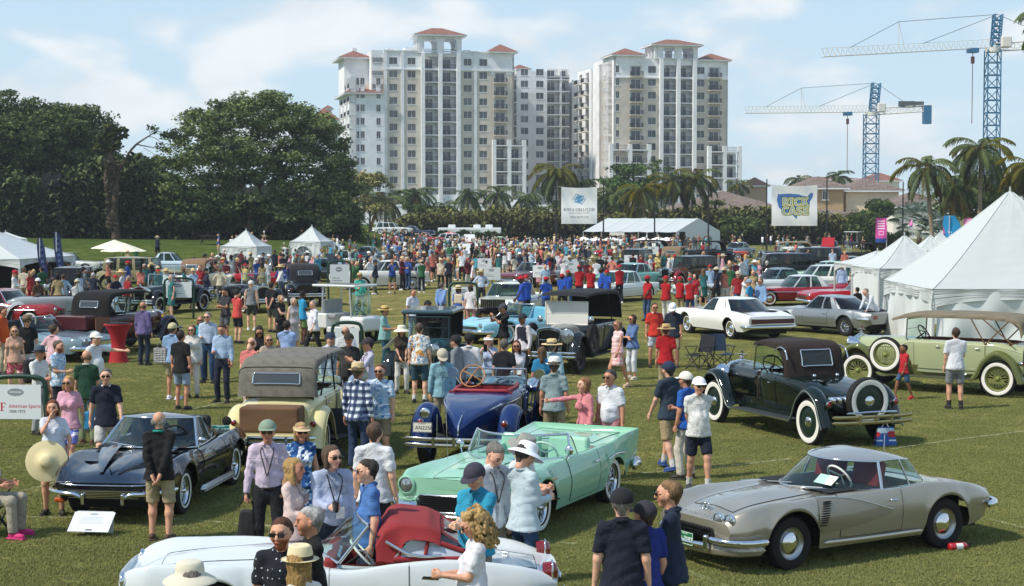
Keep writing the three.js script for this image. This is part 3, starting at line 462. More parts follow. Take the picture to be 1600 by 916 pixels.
palmAt('palm with a yellowing frond left of the great tree',205,268,158,50,120,{n:20,mats:[FRONDD,FROND,FRONDY]});
palmAt('slender palm in the gap left of the great tree',232,255,168,40,121,{n:18,mats:[FRONDD,FROND]});
// ---- silver fan palm
{
const d=185,b=AT(1437,329,d);b.y=0;const root=thing('fan_palm','silvery blue fan palm below the leaning coconut palm','palm tree',b),r=rng(130),S=PXM(d);
part(root,'trunk',cyl(.3,.25,2.2,0,1.1,0),PALMTRUNK);
const pos=[];for(let i=0;i<16;i++){const a=i/16*3.6-1.8,a2=a+.12,q=.9+.1*Math.sin(i*7);pos.push(0,0,0,Math.cos(a)*.55,.04,Math.sin(a)*.55,Math.cos(a+.1)*.55,-.02,Math.sin(a+.1)*.55,Math.cos(a)*.55,.04,Math.sin(a)*.55,Math.cos(a+.05)*q,-.12,Math.sin(a+.05)*q,Math.cos(a+.1)*.55,-.02,Math.sin(a+.1)*.55);void a2;}
const fg=new THREE.BufferGeometry();fg.setAttribute('position',new THREE.BufferAttribute(new Float32Array(pos),3));fg.computeVertexNormals();
const SILV=[mat('#7d8f84',.7,0,{side:THREE.DoubleSide}),mat('#6a7d70',.7,0,{side:THREE.DoubleSide}),mat('#93a294',.7,0,{side:THREE.DoubleSide})];
for(let i=0;i<46;i++){const az=i*2.4,el=1.35-2.0*(i/46),st=1.6+.7*r(),m=part(root,'fan_leaf',fg,SILV[i%3]);m.position.set(Math.cos(az)*Math.cos(el)*st,2.6+Math.sin(el)*st,Math.sin(az)*Math.cos(el)*st);m.rotation.order='YZX';m.rotation.set((r()-.5)*1.2,-az,el*.8-.1);m.scale.setScalar(1.35+.4*r());}
}
// ---- areca hedge along the back of the field, undergrowth and shrubs
function bladeMass(seed,count,fn){ // fn(r) -> [x,y,z,len,az,rise,color]
const r=rng(seed),p=[],c=[];
for(let i=0;i<count;i++){
const q=fn(r);if(!q)continue;const[x,y,z,L,az,rise,col]=q;let a=rise,X=x,Y=y,Z=z;const ca=Math.cos(az),sa=Math.sin(az),w=L*.11,N=3;
let A=[X-sa*w*.4,Y,Z+ca*w*.4],B=[X+sa*w*.4,Y,Z-ca*w*.4];
for(let k=0;k<N;k++){X+=Math.cos(a)*ca*L/N;Z+=Math.cos(a)*sa*L/N;Y+=Math.sin(a)*L/N;a-=.75;const ww=k===N-1?0:w*(k===0?1.2:.8);const A2=[X-sa*ww,Y,Z+ca*ww],B2=[X+sa*ww,Y,Z-ca*ww];p.push(...A,...B,...A2);if(ww)p.push(...B,...B2,...A2);for(let m=0;m<(ww?6:3);m++)c.push(...col);A=A2;B=B2;}
}
const g=new THREE.BufferGeometry();g.setAttribute('position',new THREE.BufferAttribute(new Float32Array(p),3));g.setAttribute('color',new THREE.BufferAttribute(new Float32Array(c),3));g.computeVertexNormals();return g;
}
{
const mass=(seed,n,pxa,pxb,d0,d1,topPy,col0,col1,L=1.2)=>bladeMass(seed,n,(r)=>{
const px=lerp(pxa,pxb,r()),d=lerp(d0,d1,r()),o=AT(px,329,d),top=EYE+(329-topPy(px))/PXM((d0+d1)/2),t=1-Math.pow(r(),1.6),edge=.82+.36*vnoise(px*.11+seed,d*.2);const g0=bank(o.x,o.z);
const y=g0+t*Math.max(.3,(top-g0))*edge-.3,k=.45+.75*r(),q=clamp(t*.8+(r()-.4)*.5);return[o.x,y,o.z,L*(.6+.8*r()),r()*6.283,.5+.9*r(),[lerp(col0[0],col1[0],q)*k,lerp(col0[1],col1[1],q)*k,lerp(col0[2],col1[2],q)*k]];  // blades lighter towards the top, light from above put into their colour
});
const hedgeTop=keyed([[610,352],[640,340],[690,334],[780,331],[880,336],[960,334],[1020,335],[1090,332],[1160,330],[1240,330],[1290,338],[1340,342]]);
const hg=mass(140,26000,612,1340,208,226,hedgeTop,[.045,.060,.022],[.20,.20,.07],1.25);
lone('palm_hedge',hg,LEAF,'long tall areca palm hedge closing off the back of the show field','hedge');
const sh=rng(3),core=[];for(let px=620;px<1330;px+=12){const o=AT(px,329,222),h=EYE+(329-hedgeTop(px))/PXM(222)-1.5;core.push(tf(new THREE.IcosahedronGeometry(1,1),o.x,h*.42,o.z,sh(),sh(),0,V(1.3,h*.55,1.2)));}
lone('hedge_core',merge(core),mat('#1b2412',1),'dark inner stems and shade of the long areca hedge','hedge');  // dark lumps carry the shade inside the hedge in their colour
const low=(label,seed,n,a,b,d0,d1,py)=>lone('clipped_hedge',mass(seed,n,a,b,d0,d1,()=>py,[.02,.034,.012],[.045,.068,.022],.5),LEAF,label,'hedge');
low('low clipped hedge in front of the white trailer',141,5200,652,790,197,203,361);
low('low clipped hedge below the brown roofs, behind the red open bonnet car',142,4200,1345,1420,180,188,363);
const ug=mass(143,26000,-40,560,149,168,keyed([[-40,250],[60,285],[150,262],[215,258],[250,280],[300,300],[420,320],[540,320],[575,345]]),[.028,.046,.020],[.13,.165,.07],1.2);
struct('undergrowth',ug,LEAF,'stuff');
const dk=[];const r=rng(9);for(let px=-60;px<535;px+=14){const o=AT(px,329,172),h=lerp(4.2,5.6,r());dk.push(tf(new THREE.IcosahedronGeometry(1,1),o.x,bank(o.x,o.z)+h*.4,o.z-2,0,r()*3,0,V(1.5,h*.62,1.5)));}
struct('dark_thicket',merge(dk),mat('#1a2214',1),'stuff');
}
{ // rounder trees and shrubs along the back
const mk=(label,px,d,pyTop,pyLow,w,seed,o={})=>{const b=AT(px,329,d);b.y=d<180?bank(b.x,b.z):0;const S=PXM(d),top=EYE+(329-pyTop)/S-b.y,lo=EYE+(329-pyLow)/S-b.y;return broadTree(label,b,seed,{lobes:dome(seed,w,lo,top-lo,w*.8,o.n??14),density:46,leaf:.25,trunks:[{from:[0,0,0],to:[0,lo+.5,0],r:.22,n:4}],...o.more});};
mk('round glossy green tree in front of the right tower',1000,232,248,315,6.2,151,{n:26,more:{dark:[.03,.06,.02],light:[.12,.20,.06]}});
mk('yellowish tree between the great tree and the left tower',578,215,268,345,3.2,152,{n:18,more:{dark:[.14,.15,.05],light:[.42,.38,.16]}});
mk('dark tree behind the second small pagoda tent',520,175,318,370,1.9,153,{n:12});
mk('bushy tree in front of the cream villa',1385,215,312,345,2.3,154,{n:12,more:{dark:[.03,.055,.016],light:[.09,.14,.04]}});
mk('dark shrub under the balcony of the ochre house',1345,205,332,368,2.2,155,{n:10});
mk('dark shrub beside the frame tent gable',1160,206,338,372,3.2,156,{n:12});
mk('broad dark tree behind the tallest palms at the right',1520,175,275,340,4.6,157,{n:20});
mk('dark trees filling the right edge behind the golden palm',1600,178,270,340,4.6,158,{n:20});
mk('leafy shrub with pale leaves right of the fan palm',1470,190,318,360,1.9,159,{n:9,more:{light:[.11,.16,.06]}});
mk('dark shrub behind the two small pagoda tents',300,150,300,360,3.4,160,{n:14});
mk('dark shrub below the white podium wall',660,236,322,350,4.2,161,{n:12});
mk('dark bush between the podium palms',760,240,322,350,4.6,162,{n:12});
mk('dark bush behind the clubs banner',855,236,315,350,4.6,163,{n:12});
mk('dark bush right of the clubs banner',945,232,308,345,4.2,164,{n:12});
mk('green bush beside the shingle roof',1100,226,306,345,3.4,165,{n:12});
}
// ================================================================ cars: +x forward, +z the car's right side
// a flattened bar swept along points
function bar(pts,ry,rz,n=20,k=8){const c=new THREE.CatmullRomCurve3(pts.map((p)=>V(...p)),false,'centripetal');return sheet((u,v)=>{const p=c.getPoint(v),t=c.getTangent(v),a=u*6.2832,nx=-t.z,nz=t.x,l=Math.hypot(nx,nz)||1,e=(v===0||v===1)?.0:1;return[p.x+nx/l*Math.cos(a)*rz*e,p.y+Math.sin(a)*ry*e,p.z+nz/l*Math.cos(a)*rz*e];},k,n);}
// wheels; outside towards +z
const wheelCache=new Map();
function wheelGeos(kind,R,W,ww){
const key=[kind,R,W,ww].join();if(wheelCache.has(key))return wheelCache.get(key);
const h=W/2,ri=R*(kind==='wire'||kind==='wood'||kind==='disc'?.66:.60),out={};
out.tyre=lathe([[ri,-h*.8],[ri+.02,-h],[R*.93,-h*.95],[R*.985,-h*.7],[R,-h*.3],[R,h*.3],[R*.985,h*.7],[R*.93,h*.95],[ri+.02,h],[ri,h*.8]],32,'z');
if(ww){const a=ri+.012,b=ri+(R-ri)*ww;out.whitewall=lathe([[a,h+.001],[(a+b)/2,h+.012],[b,h+.004]],32,'z');}
if(kind==='cap'){out.rim=lathe([[ri,h*.8],[ri-.01,h*.75],[ri-.03,h*.45],[ri*.62,h*.5],[0,h*.5]],28,'z');out.hubcap=lathe([[ri*.68,h*.52],[ri*.66,h*.72],[ri*.45,h*.8],[ri*.3,h*1.0],[0,h*1.06]],24,'z');}
if(kind==='wire'||kind==='wirecap'){
out.rim=merge([lathe([[ri,h*.8],[ri-.015,h*.8],[ri-.03,h*.3],[ri-.03,-h*.5]],28,'z'),lathe([[R*.16,-h*.2],[R*.15,h*.4],[R*.1,h*.9],[R*.06,h*1.12],[0,h*1.15]],16,'z')]);
const sp=[];for(let i=0;i<30;i++){const a=i/30*6.2832,b=a+(i%2?.32:-.32);sp.push(rod(V(Math.cos(b)*R*.13,Math.sin(b)*R*.13,i%2?h*.55:h*.1),V(Math.cos(a)*(ri-.02),Math.sin(a)*(ri-.02),h*.3),.006,4));}out.spokes=merge(sp);
}
if(kind==='wood'){out.rim=merge([lathe([[ri,h*.8],[ri-.03,h*.7],[ri-.05,h*.2],[ri-.04,-h*.5]],28,'z'),lathe([[R*.22,0],[R*.2,h*.6],[R*.1,h*.95],[0,h]],16,'z')]);const sp=[];for(let i=0;i<12;i++){const a=i/12*6.2832;sp.push(rod(V(Math.cos(a)*R*.15,Math.sin(a)*R*.15,h*.25),V(Math.cos(a)*(ri-.02),Math.sin(a)*(ri-.02),h*.25),.026,6,.02));}out.spokes=merge(sp);}
if(kind==='disc'){out.rim=lathe([[ri,h*.8],[ri-.02,h*.6],[ri*.7,h*.95],[ri*.4,h*.8],[0,h*.8]],28,'z');out.hubcap=lathe([[ri*.34,h*.8],[ri*.3,h*1.1],[0,h*1.2]],18,'z');}
wheelCache.set(key,out);return out;
}
function addWheel(car,x,z,{kind='cap',R=.34,W=.18,ww=0,rimM=CHROME,capM=CHROME,spokeM=CHROME,steer=0,name='wheel',y=R,tilt=0}){
const g=wheelGeos(kind,R,W,ww),w=new THREE.Group();w.name=name;w.position.set(x,y,z);w.rotation.set(tilt,(z<0?Math.PI:0)+steer,0);car.add(w);
part(w,'tyre',g.tyre,RUBBER);if(g.whitewall)part(w,'whitewall',g.whitewall,WHITEWALL);if(g.rim)part(w,'rim',g.rim,rimM);if(g.hubcap)part(w,'hubcap',g.hubcap,capM);if(g.spokes)part(w,'spokes',g.spokes,spokeM);return w;
}
function placeCar(root,front,rear,side,track){const f=G(...front),r=G(...rear),d=f.clone().sub(r).normalize(),right=V(-d.z,0,d.x);root.position.copy(f.clone().add(r).multiplyScalar(.5).addScaledVector(right,-side*track/2));root.rotation.y=Math.atan2(-d.z,d.x);root.position.y=bank(root.position.x,root.position.z);return root;}
function placeAt(root,px,py,dx,dz){const p=G(px,py);root.position.set(p.x,bank(p.x,p.z),p.z);root.rotation.y=Math.atan2(-dz,dx);return root;}
function plateTex(txt,bg,fg,small){return canvasTex(256,128,(g,w,h)=>{g.fillStyle=bg;g.fillRect(0,0,w,h);g.strokeStyle=fg;g.lineWidth=5;g.strokeRect(5,5,w-10,h-10);g.fillStyle=fg;g.textAlign='center';g.textBaseline='middle';g.font='bold 66px sans-serif';g.fillText(txt,w/2,h*.55);if(small){g.font='bold 17px sans-serif';g.fillText(small,w/2,h*.14);}});}
function addPlate(car,x,y,z,facing,txt,bg,fg,small){const m=part(car,'number_plate',box(.32,.16,.012),[mat(bg,.5),mat(bg,.5),mat(bg,.5),mat(bg,.5),mat('#ffffff',.45,0,{map:plateTex(txt,bg,fg,small)}),mat(bg,.5)]);m.position.set(x,y,z);m.rotation.y=facing>0?Math.PI/2:-Math.PI/2;return m;}
// headlamp bullet facing +x
function lamp(car,x,y,z,r,L,m=CHROME,name='headlight',dir=1){const g=new THREE.Group();g.name=name;g.position.set(x,y,z);if(dir<0)g.rotation.y=Math.PI;car.add(g);part(g,'shell',lathe([[0,-L],[r*.55,-L*.82],[r*.9,-L*.35],[r,0],[r*1.06,.01],[r*1.02,.03],[r*.92,.03]],22,'x'),m);part(g,'lens',lathe([[r*.93,.02],[r*.6,.04],[0,.05]],20,'x'),dir<0?REDLENS:LENS);return g;}
function steeringWheel(car,x,y,z,r,m,tilt=.6,spokes=3){const L=[new THREE.TorusGeometry(r,.014,8,28)];for(let i=0;i<spokes;i++){const a=i/spokes*6.28+.5;L.push(rod(V(0,0,-.03),V(Math.cos(a)*r,Math.sin(a)*r,0),.011,5));}const g=merge(L);g.rotateY(Math.PI/2);g.rotateZ(-tilt);part(car,'steering_wheel',tf(g,x,y,z),m);part(car,'steering_column',rod(V(x,y,z),V(x+.5,y-.35,z),.018),BLACK);}
function seat(car,x,y,z,w,m,back=.5,name='seat'){part(car,name,merge([rbox(.5,.16,w,.06,x+.05,y+.1,z,3),tf(rbox(.16,back,w,.06,0,0,0,3),x-.23,y+.12+back/2,z,0,0,.18)]),m);}
// ---- pontoon-bodied cars: a lofted shell with wheel arches, panel seams, glasshouse
function shell(o){
const P={};for(const k of['w','tuck','yl','ym','ws','ysh','wi','yi','yc'])P[k]=keyed(o.body[k]);
const arcY=(x)=>{let y=-1;for(const[xw,R,yw]of o.arches){const d=Math.abs(x-xw);if(d<R)y=Math.max(y,yw+Math.sqrt(R*R-d*d));}return y;};
const S=(x,v)=>{
const a=arcY(x),w=P.w(x),yl=Math.max(P.yl(x),a),ym=Math.max(P.ym(x),a+.05),ysh=Math.max(P.ysh(x),a+.09),ws=P.ws(x),wi=P.wi(x),yi=P.yi(x),yc=P.yc(x);
const pts=[[w-P.tuck(x)-.02,yl-.08],[w-(a>P.yl(x)?.005:P.tuck(x)),yl],[w,ym],[ws,ysh],[wi,yi],[0,yc],[-wi,yi]];
const f=clamp(v,0,1)*4,i=Math.min(3,Math.floor(f)),t=f-i,[p0,p1,p2,p3]=[pts[i],pts[i+1],pts[i+2],pts[i+3]];
const cr=(k)=>{const m1=(p2[k]-p0[k])*.5*(i===0?.6:.8),m2=(p3[k]-p1[k])*.5*.8,t2=t*t,t3=t2*t;return(2*t3-3*t2+1)*p1[k]+(t3-2*t2+t)*m1+(-2*t3+3*t2)*p2[k]+(t3-t2)*m2;};
return[x,cr(1),Math.max(0,cr(0))];
};
return{S,P,arcY};
}
function shellMesh(sh,x0,x1,nx,nv,hole){
const pos=[],idx=[],cols=nv*2+1,at=(j)=>j<=nv?[j/nv,1]:[(2*nv-j)/nv,-1];
for(let i=0;i<=nx;i++){const x=lerp(x0,x1,i/nx);for(let j=0;j<cols;j++){const[v,s]=at(j),p=sh.S(x,v);pos.push(p[0],p[1],p[2]*s);}}
for(let i=0;i<nx;i++){const xm=lerp(x0,x1,(i+.5)/nx);for(let j=0;j<cols-1;j++){const[v]=at(j+.5);if(hole&&xm>hole[0]&&xm<hole[1]&&v>hole[2])continue;const a=i*cols+j,b=a+1,c=a+cols,d=c+1;idx.push(a,b,c,b,d,c);}}
const g=new THREE.BufferGeometry();g.setAttribute('position',new THREE.BufferAttribute(new Float32Array(pos),3));g.setIndex(idx);g.computeVertexNormals();
const caps=[[x0,-1],[x1,1]].map(([x,s])=>sheet((u,v)=>{const p=sh.S(x,v),k=2*u-1,q=4*v*(1-v);return[x+s*.05*(1-k*k*k*k)*(q*.7+.3*v),p[1],p[2]*k];},12,nv,s>0));
return merge([g,...caps]);
}
// a panel lying 4 mm proud of the shell on one or both sides, and the dark line of its gap
function panel(car,sh,name,m,x0,x1,v0,v1,sides=[1,-1],off=.005){
const f=(s)=>(u,v)=>{const x=lerp(x0,x1,u),q=lerp(v0,v1,v),p=sh.S(x,q),a=sh.S(x+.01,q),b=sh.S(x,q+.01),n=V(a[0]-p[0],a[1]-p[1],a[2]-p[2]).cross(V(b[0]-p[0],b[1]-p[1],b[2]-p[2])).normalize();if(n.z<0&&q<.6||(q>=.6&&n.y<0))n.negate();return[p[0]+n.x*off,p[1]+n.y*off,(p[2]+n.z*off)*s];};
const edge=(F)=>{const L=[[0,0],[1,0],[1,1],[0,1],[0,0]],G2=[];for(let k=0;k<4;k++){const pts=[];for(let i=0;i<=10;i++)pts.push(V(...F(lerp(L[k][0],L[k+1][0],i/10),lerp(L[k][1],L[k+1][1],i/10))));G2.push(tube(pts,.0038,12,4));}return G2;};
if(v1>=.999){ // across the centre line: hood or boot lid
const F=(u,v)=>{const k=v*2-1,q=lerp(1,v0,Math.abs(k));return f(1)(u,(q-v0)/(v1-v0||1)).map((c,i)=>i===2?c*(k<0?-1:1):c);};
part(car,name,sheet(F,20,20),m);part(car,'panel_gap',merge(edge(F)),BLACK);return;
}
for(const s of sides){part(car,name,sheet(f(s),20,12,s<0),m);part(car,'panel_gap',merge(edge(f(s))),BLACK);}
}
// glasshouse from a belt loop to a roof loop. g: {b: [xf, xa, za, xc, zc, xr], y: [yf, ya, yc, yr], t: [xf, xa, za, xc, zc, xr], h: [hf, ha, hc, hr], crown, sides: [[s0,s1]], back: 0..1}
function glasshouse(car,g,M,{glass=GLASS,roofM=M,trim=CHROME,openTop=false,pillars=true,name='roof'}={}){
const seg=(q,yy)=>({f:(t)=>[q[0]+(q[1]-q[0])*Math.pow(Math.abs(t),2.4),lerp(yy[0],yy[1],t*t),q[2]*t],s:(t)=>[lerp(q[1],q[3],t),lerp(yy[1],yy[2],t)+(g.arch??0)*4*t*(1-t)*(yy===g.h?1:0),lerp(q[2],q[4],t)+.03*4*t*(1-t)],r:(t)=>[q[5]+(q[3]-q[5])*Math.pow(Math.abs(t),2.4),lerp(yy[3],yy[2],t*t),q[4]*t]});
const B=seg(g.b,g.y),T=seg(g.t,g.h),mix=(a,b,v,bulge=0)=>[lerp(a[0],b[0],v),lerp(a[1],b[1],v),lerp(a[2],b[2],v)+bulge*4*v*(1-v)];
part(car,'windshield',sheet((u,v)=>{const t=u*2-1,k=t<0?-1:1,p=mix(B.f(Math.abs(t)),T.f(Math.abs(t)),v);p[2]*=k;p[0]+=.02*4*v*(1-v);return p;},20,6),glass);
const frame=[],fp=(L)=>L.map((p)=>V(...p));const wf=(X)=>{const L=[];for(let i=-8;i<=8;i++){const t=i/8,p=X.f(Math.abs(t));L.push([p[0],p[1],p[2]*(t<0?-1:1)]);}return L;};
frame.push(tube(fp(wf(B)),.014,30,6),tube(fp(wf(T)),openTop?.018:.016,30,6));for(const k of[1,-1]){const a=B.f(1),b=T.f(1);frame.push(rod(V(a[0],a[1],a[2]*k),V(b[0],b[1],b[2]*k),.02,8));}
if(!openTop){
for(const k of[1,-1]){
for(const[s0,s1]of g.sides)part(car,'side_window',sheet((u,v)=>{const s=lerp(s0,s1,u),p=mix(B.s(s),T.s(s),v,.015);p[2]*=k;return p;},8,4,k<0),glass);
const solid=[];let prev=0;for(const[s0,s1]of[...g.sides,[1,1]]){if(s0>prev+.005)solid.push([prev,s0]);prev=s1;}
if(solid.length)part(car,'pillar',(solid.map(([a,b])=>sheet((u,v)=>{const s=lerp(a,b,u),p=mix(B.s(s),T.s(s),v,.02);p[2]=(p[2]+.006)*k;return p;},6,6,k<0))),roofM);
for(const t of[B,T]){const L=[];for(let i=0;i<=8;i++){const p=t.s(i/8*(g.sides.length?g.sides[g.sides.length-1][1]:1));L.push(V(p[0],p[1],p[2]*k));}frame.push(tube(L,.011,16,5));}
for(const[s0]of g.sides.slice(1)){const a=B.s(s0),b=T.s(s0);frame.push(rod(V(a[0],a[1],a[2]*k),V(b[0],b[1],b[2]*k),.012,6));}
}
const q=g.back??.8,rear=(t,v)=>{const k=t<0?-1:1,p=mix(B.r(Math.abs(t)),T.r(Math.abs(t)),v);p[2]*=k;return p;};
part(car,'rear_window',sheet((u,v)=>rear((u*2-1)*q,v),18,6,true),glass);
if(q<.99)part(car,'rear_pillar',([1,-1].map((k)=>sheet((u,v)=>rear(lerp(q,1,u)*k,v),5,6,k>0))),roofM);
{const L=[];for(let i=-8;i<=8;i++)L.push(V(...rear(i/8*q,.02)));const L2=[];for(let i=-8;i<=8;i++)L2.push(V(...rear(i/8*q,.98)));frame.push(tube(L,.012,24,5),tube(L2,.012,24,5));}
const loop=(u)=>{const e=u*4;if(e<.8){const p=T.f(e/.8);return p;}if(e<2.2)return T.s((e-.8)/1.4);return T.r(clamp(1-(e-2.2)/.8));};
const half=(u)=>loop(u*.75),cx=(g.t[0]+g.t[5])/2;
const roof=(k)=>sheet((u,v)=>{const p=half(u),r=v;const ex=Math.pow(1-r*r,.8);return[lerp(cx,p[0],r),p[1]+g.crown*ex+((g.h[1]+g.h[2])/2-p[1])*(1-r)*.5,p[2]*r*k];},40,10,k<0);
part(car,name,merge([roof(1),roof(-1)]),roofM);
}
part(car,'windshield_frame',merge(frame),trim);
return{B,T};
}
function pontoon(o){
const car=thing(o.name??'parked_car',o.label,'car',V(0,0,0),0,o.group),sh=shell(o),L0=o.x[0],L1=o.x[1],nx=o.lod?44:130,nv=o.lod?10:18;
part(car,'body',shellMesh(sh,L0,L1,nx,nv,o.cockpit),o.paint);
const hw=keyed(o.body.w)((L0+L1)/2)-.26,yb=o.cockpit?.42:.62;part(car,'underbody',merge([box(L1-L0-.5,.22,hw*2,(L0+L1)/2,.32,0),box(o.wheels[0]-o.wheels[1]+1.0,yb-.2,hw*1.9,(o.wheels[0]+o.wheels[1])/2,.2+(yb-.2)/2,0)]),BLACK);
const W={...o.wheel};o.wheels.forEach((x,i)=>{for(const s of[1,-1])addWheel(car,x,s*o.track/2,{...W,steer:i===0?(o.steer??0):0});});
if(o.cockpit){
const[a,b,v]=o.cockpit,rim=(x,s)=>{const p=sh.S(x,v);return[p[0],p[1],p[2]*s];},fl=.36,wall=[];
for(const s of[1,-1])wall.push(sheet((u,w)=>{const p=rim(lerp(a,b,u),s);return[p[0],lerp(p[1],fl,w),p[2]-s*.05*w];},16,3,s>0));
for(const x of[a,b])wall.push(sheet((u,w)=>{const p=sh.S(x,lerp(v,1,1-Math.abs(u*2-1)));return[x,lerp(p[1],fl,w),p[2]*(u<.5?-1:1)];},16,3,x===a));
part(car,'interior',merge(wall),o.interior);part(car,'cockpit_floor',box(b-a,.02,sh.S((a+b)/2,v)[2]*2,(a+b)/2,fl,0),DARKCLOTH);
}else if(o.glass&&!o.lod){const a=o.glass.b[5],b=o.glass.b[0];part(car,'interior',sheet((u,v)=>{const x=lerp(a+.05,b-.06,v),p=sh.S(x,.98),k=u*2-1;return[x,p[1]+.012,k*(lerp(o.glass.b[4],o.glass.b[2],v)-.05)];},6,12),DARKCLOTH);for(const s of[1,-1])part(car,'seat',tf(rbox(.14,.42,.52,.06,0,0,0,3),(a+b)/2-.02,sh.S((a+b)/2,1)[1]+.12,s*.36,0,0,.2),o.interior??DARKCLOTH);steeringWheel(car,b-.55,sh.S(b-.5,1)[1]+.12,-.36,.19,o.wheelM??BLACK);}
if(o.glass)glasshouse(car,o.glass,o.paint,o.glassOpt);
return{car,sh};
}
// generic saloons and coupes of the fifties and sixties, far off in the field
function simpleCar({label,color,roof,L=5.0,W=1.9,H=1.45,fins=0,open=false,chrome=true,wagon=false,px,py,dir,group,ww=.5,hood=false,interior='#2a2a2c',met=false,round=false,top2=null}){
const h=L/2,b=H*(round?.64:.60),wb=L*.29,w=W/2,M=met?metallic(color):paint(color);
const o={
label,group,x:[-h,h],paint:M,track:W-.3,wheels:[wb+.08,-wb-.02],wheel:{kind:'cap',R:.34,W:.19,ww,rimM:mat(color,.4),capM:CHROME},arches:[[wb+.08,.40,.32],[-wb-.02,.39,.32]],lod:true,interior:mat(interior,.7),
cockpit:open?[-L*.2,L*.12,.74]:null,
body:{w:[[-h,w*.84],[-h+.3,w*.97],[-h*.4,w],[h*.4,w],[h-.35,w*.96],[h,w*.84]],tuck:[[-h,.06],[h,.06]],yl:[[-h,.42],[-h+.4,.26],[h-.4,.26],[h,.40]],ym:[[-h,b*.72],[0,b*.66],[h,b*.66]],ws:[[-h,w*.84],[-h+.3,w*.90],[h-.3,w*.9],[h,w*.8]],ysh:[[-h,b*.94+fins],[-h*.5,b*.98+fins*.4],[0,b],[h*.5,b*.96],[h-.15,b*.9],[h,b*.8]],wi:[[-h,w*.68],[h,w*.66]],yi:[[-h,b*.9],[-h*.4,b*.98],[h*.3,b*.98],[h*.8,b*(round?.98:.93)],[h,b*.78]],yc:[[-h,b*.88],[-h*.4,b],[h*.3,b*1.02],[h*.8,b*(round?1.02:.95)],[h,b*.76]]},
glass:{b:[L*.14,L*.10,w*.84,-L*(wagon?.42:.2),w*.82,-L*(wagon?.45:.27)],y:[b,b,b,b],t:[L*.05,L*.02,w*.68,-L*(wagon?.38:.14),w*.68,-L*(wagon?.4:.17)],h:[H*.94,H*.95,H*.95,H*.93],crown:H*.05,sides:wagon?[[.03,.3],[.34,.62],[.66,.95]]:[[.04,.48],[.53,.84]],back:.86},
glassOpt:{glass:TINTGLASS,roofM:roof?paint(roof):M,openTop:open},
};
const{car,sh}=pontoon(o);
for(const s of[1,-1]){lamp(car,h-.01,b*.78,s*w*.66,.085,.05);part(car,'tail_light',tf(rbox(.05,.12,.16,.02),-h-.02,b*.78,s*w*.7),REDLENS);}
if(chrome){part(car,'bumper',bar([[h-.35,.42,w*.98],[h+.05,.42,w*.8],[h+.11,.42,0],[h+.05,.42,-w*.8],[h-.35,.42,-w*.98]],.07,.04),CHROME);part(car,'bumper',bar([[-h+.35,.44,w*.98],[-h-.05,.44,w*.8],[-h-.11,.44,0],[-h-.05,.44,-w*.8],[-h+.35,.44,-w*.98]],.07,.04),CHROME);part(car,'grille',merge([box(.04,.14,w*1.1,h+.045,b*.66,0),...[-.5,-.25,0,.25,.5].map((k)=>box(.06,.12,.02,h+.05,b*.66,k*w))]),CHROME);part(car,'side_trim',both(bar([[-h+.4,b*.78,w*.995],[0,b*.76,w+.012],[h-.5,b*.78,w*.985]],.015,.01)),CHROME);}
if(hood){const hd=part(car,'bonnet',rbox(L*.24,.03,w*1.25,.012),hood===true?M:paint(hood));hd.position.set(L*.2,b+.42,0);hd.rotation.z=-.8+Math.PI;}
if(open)for(const s of[1,-1])seat(car,-L*.06,.42,s*.38,.5,mat(interior,.7),.55);
if(open)seat(car,-L*.17,.45,0,1.2,mat(interior,.7),.5);
return placeAt(car,px,py,...dir);
}
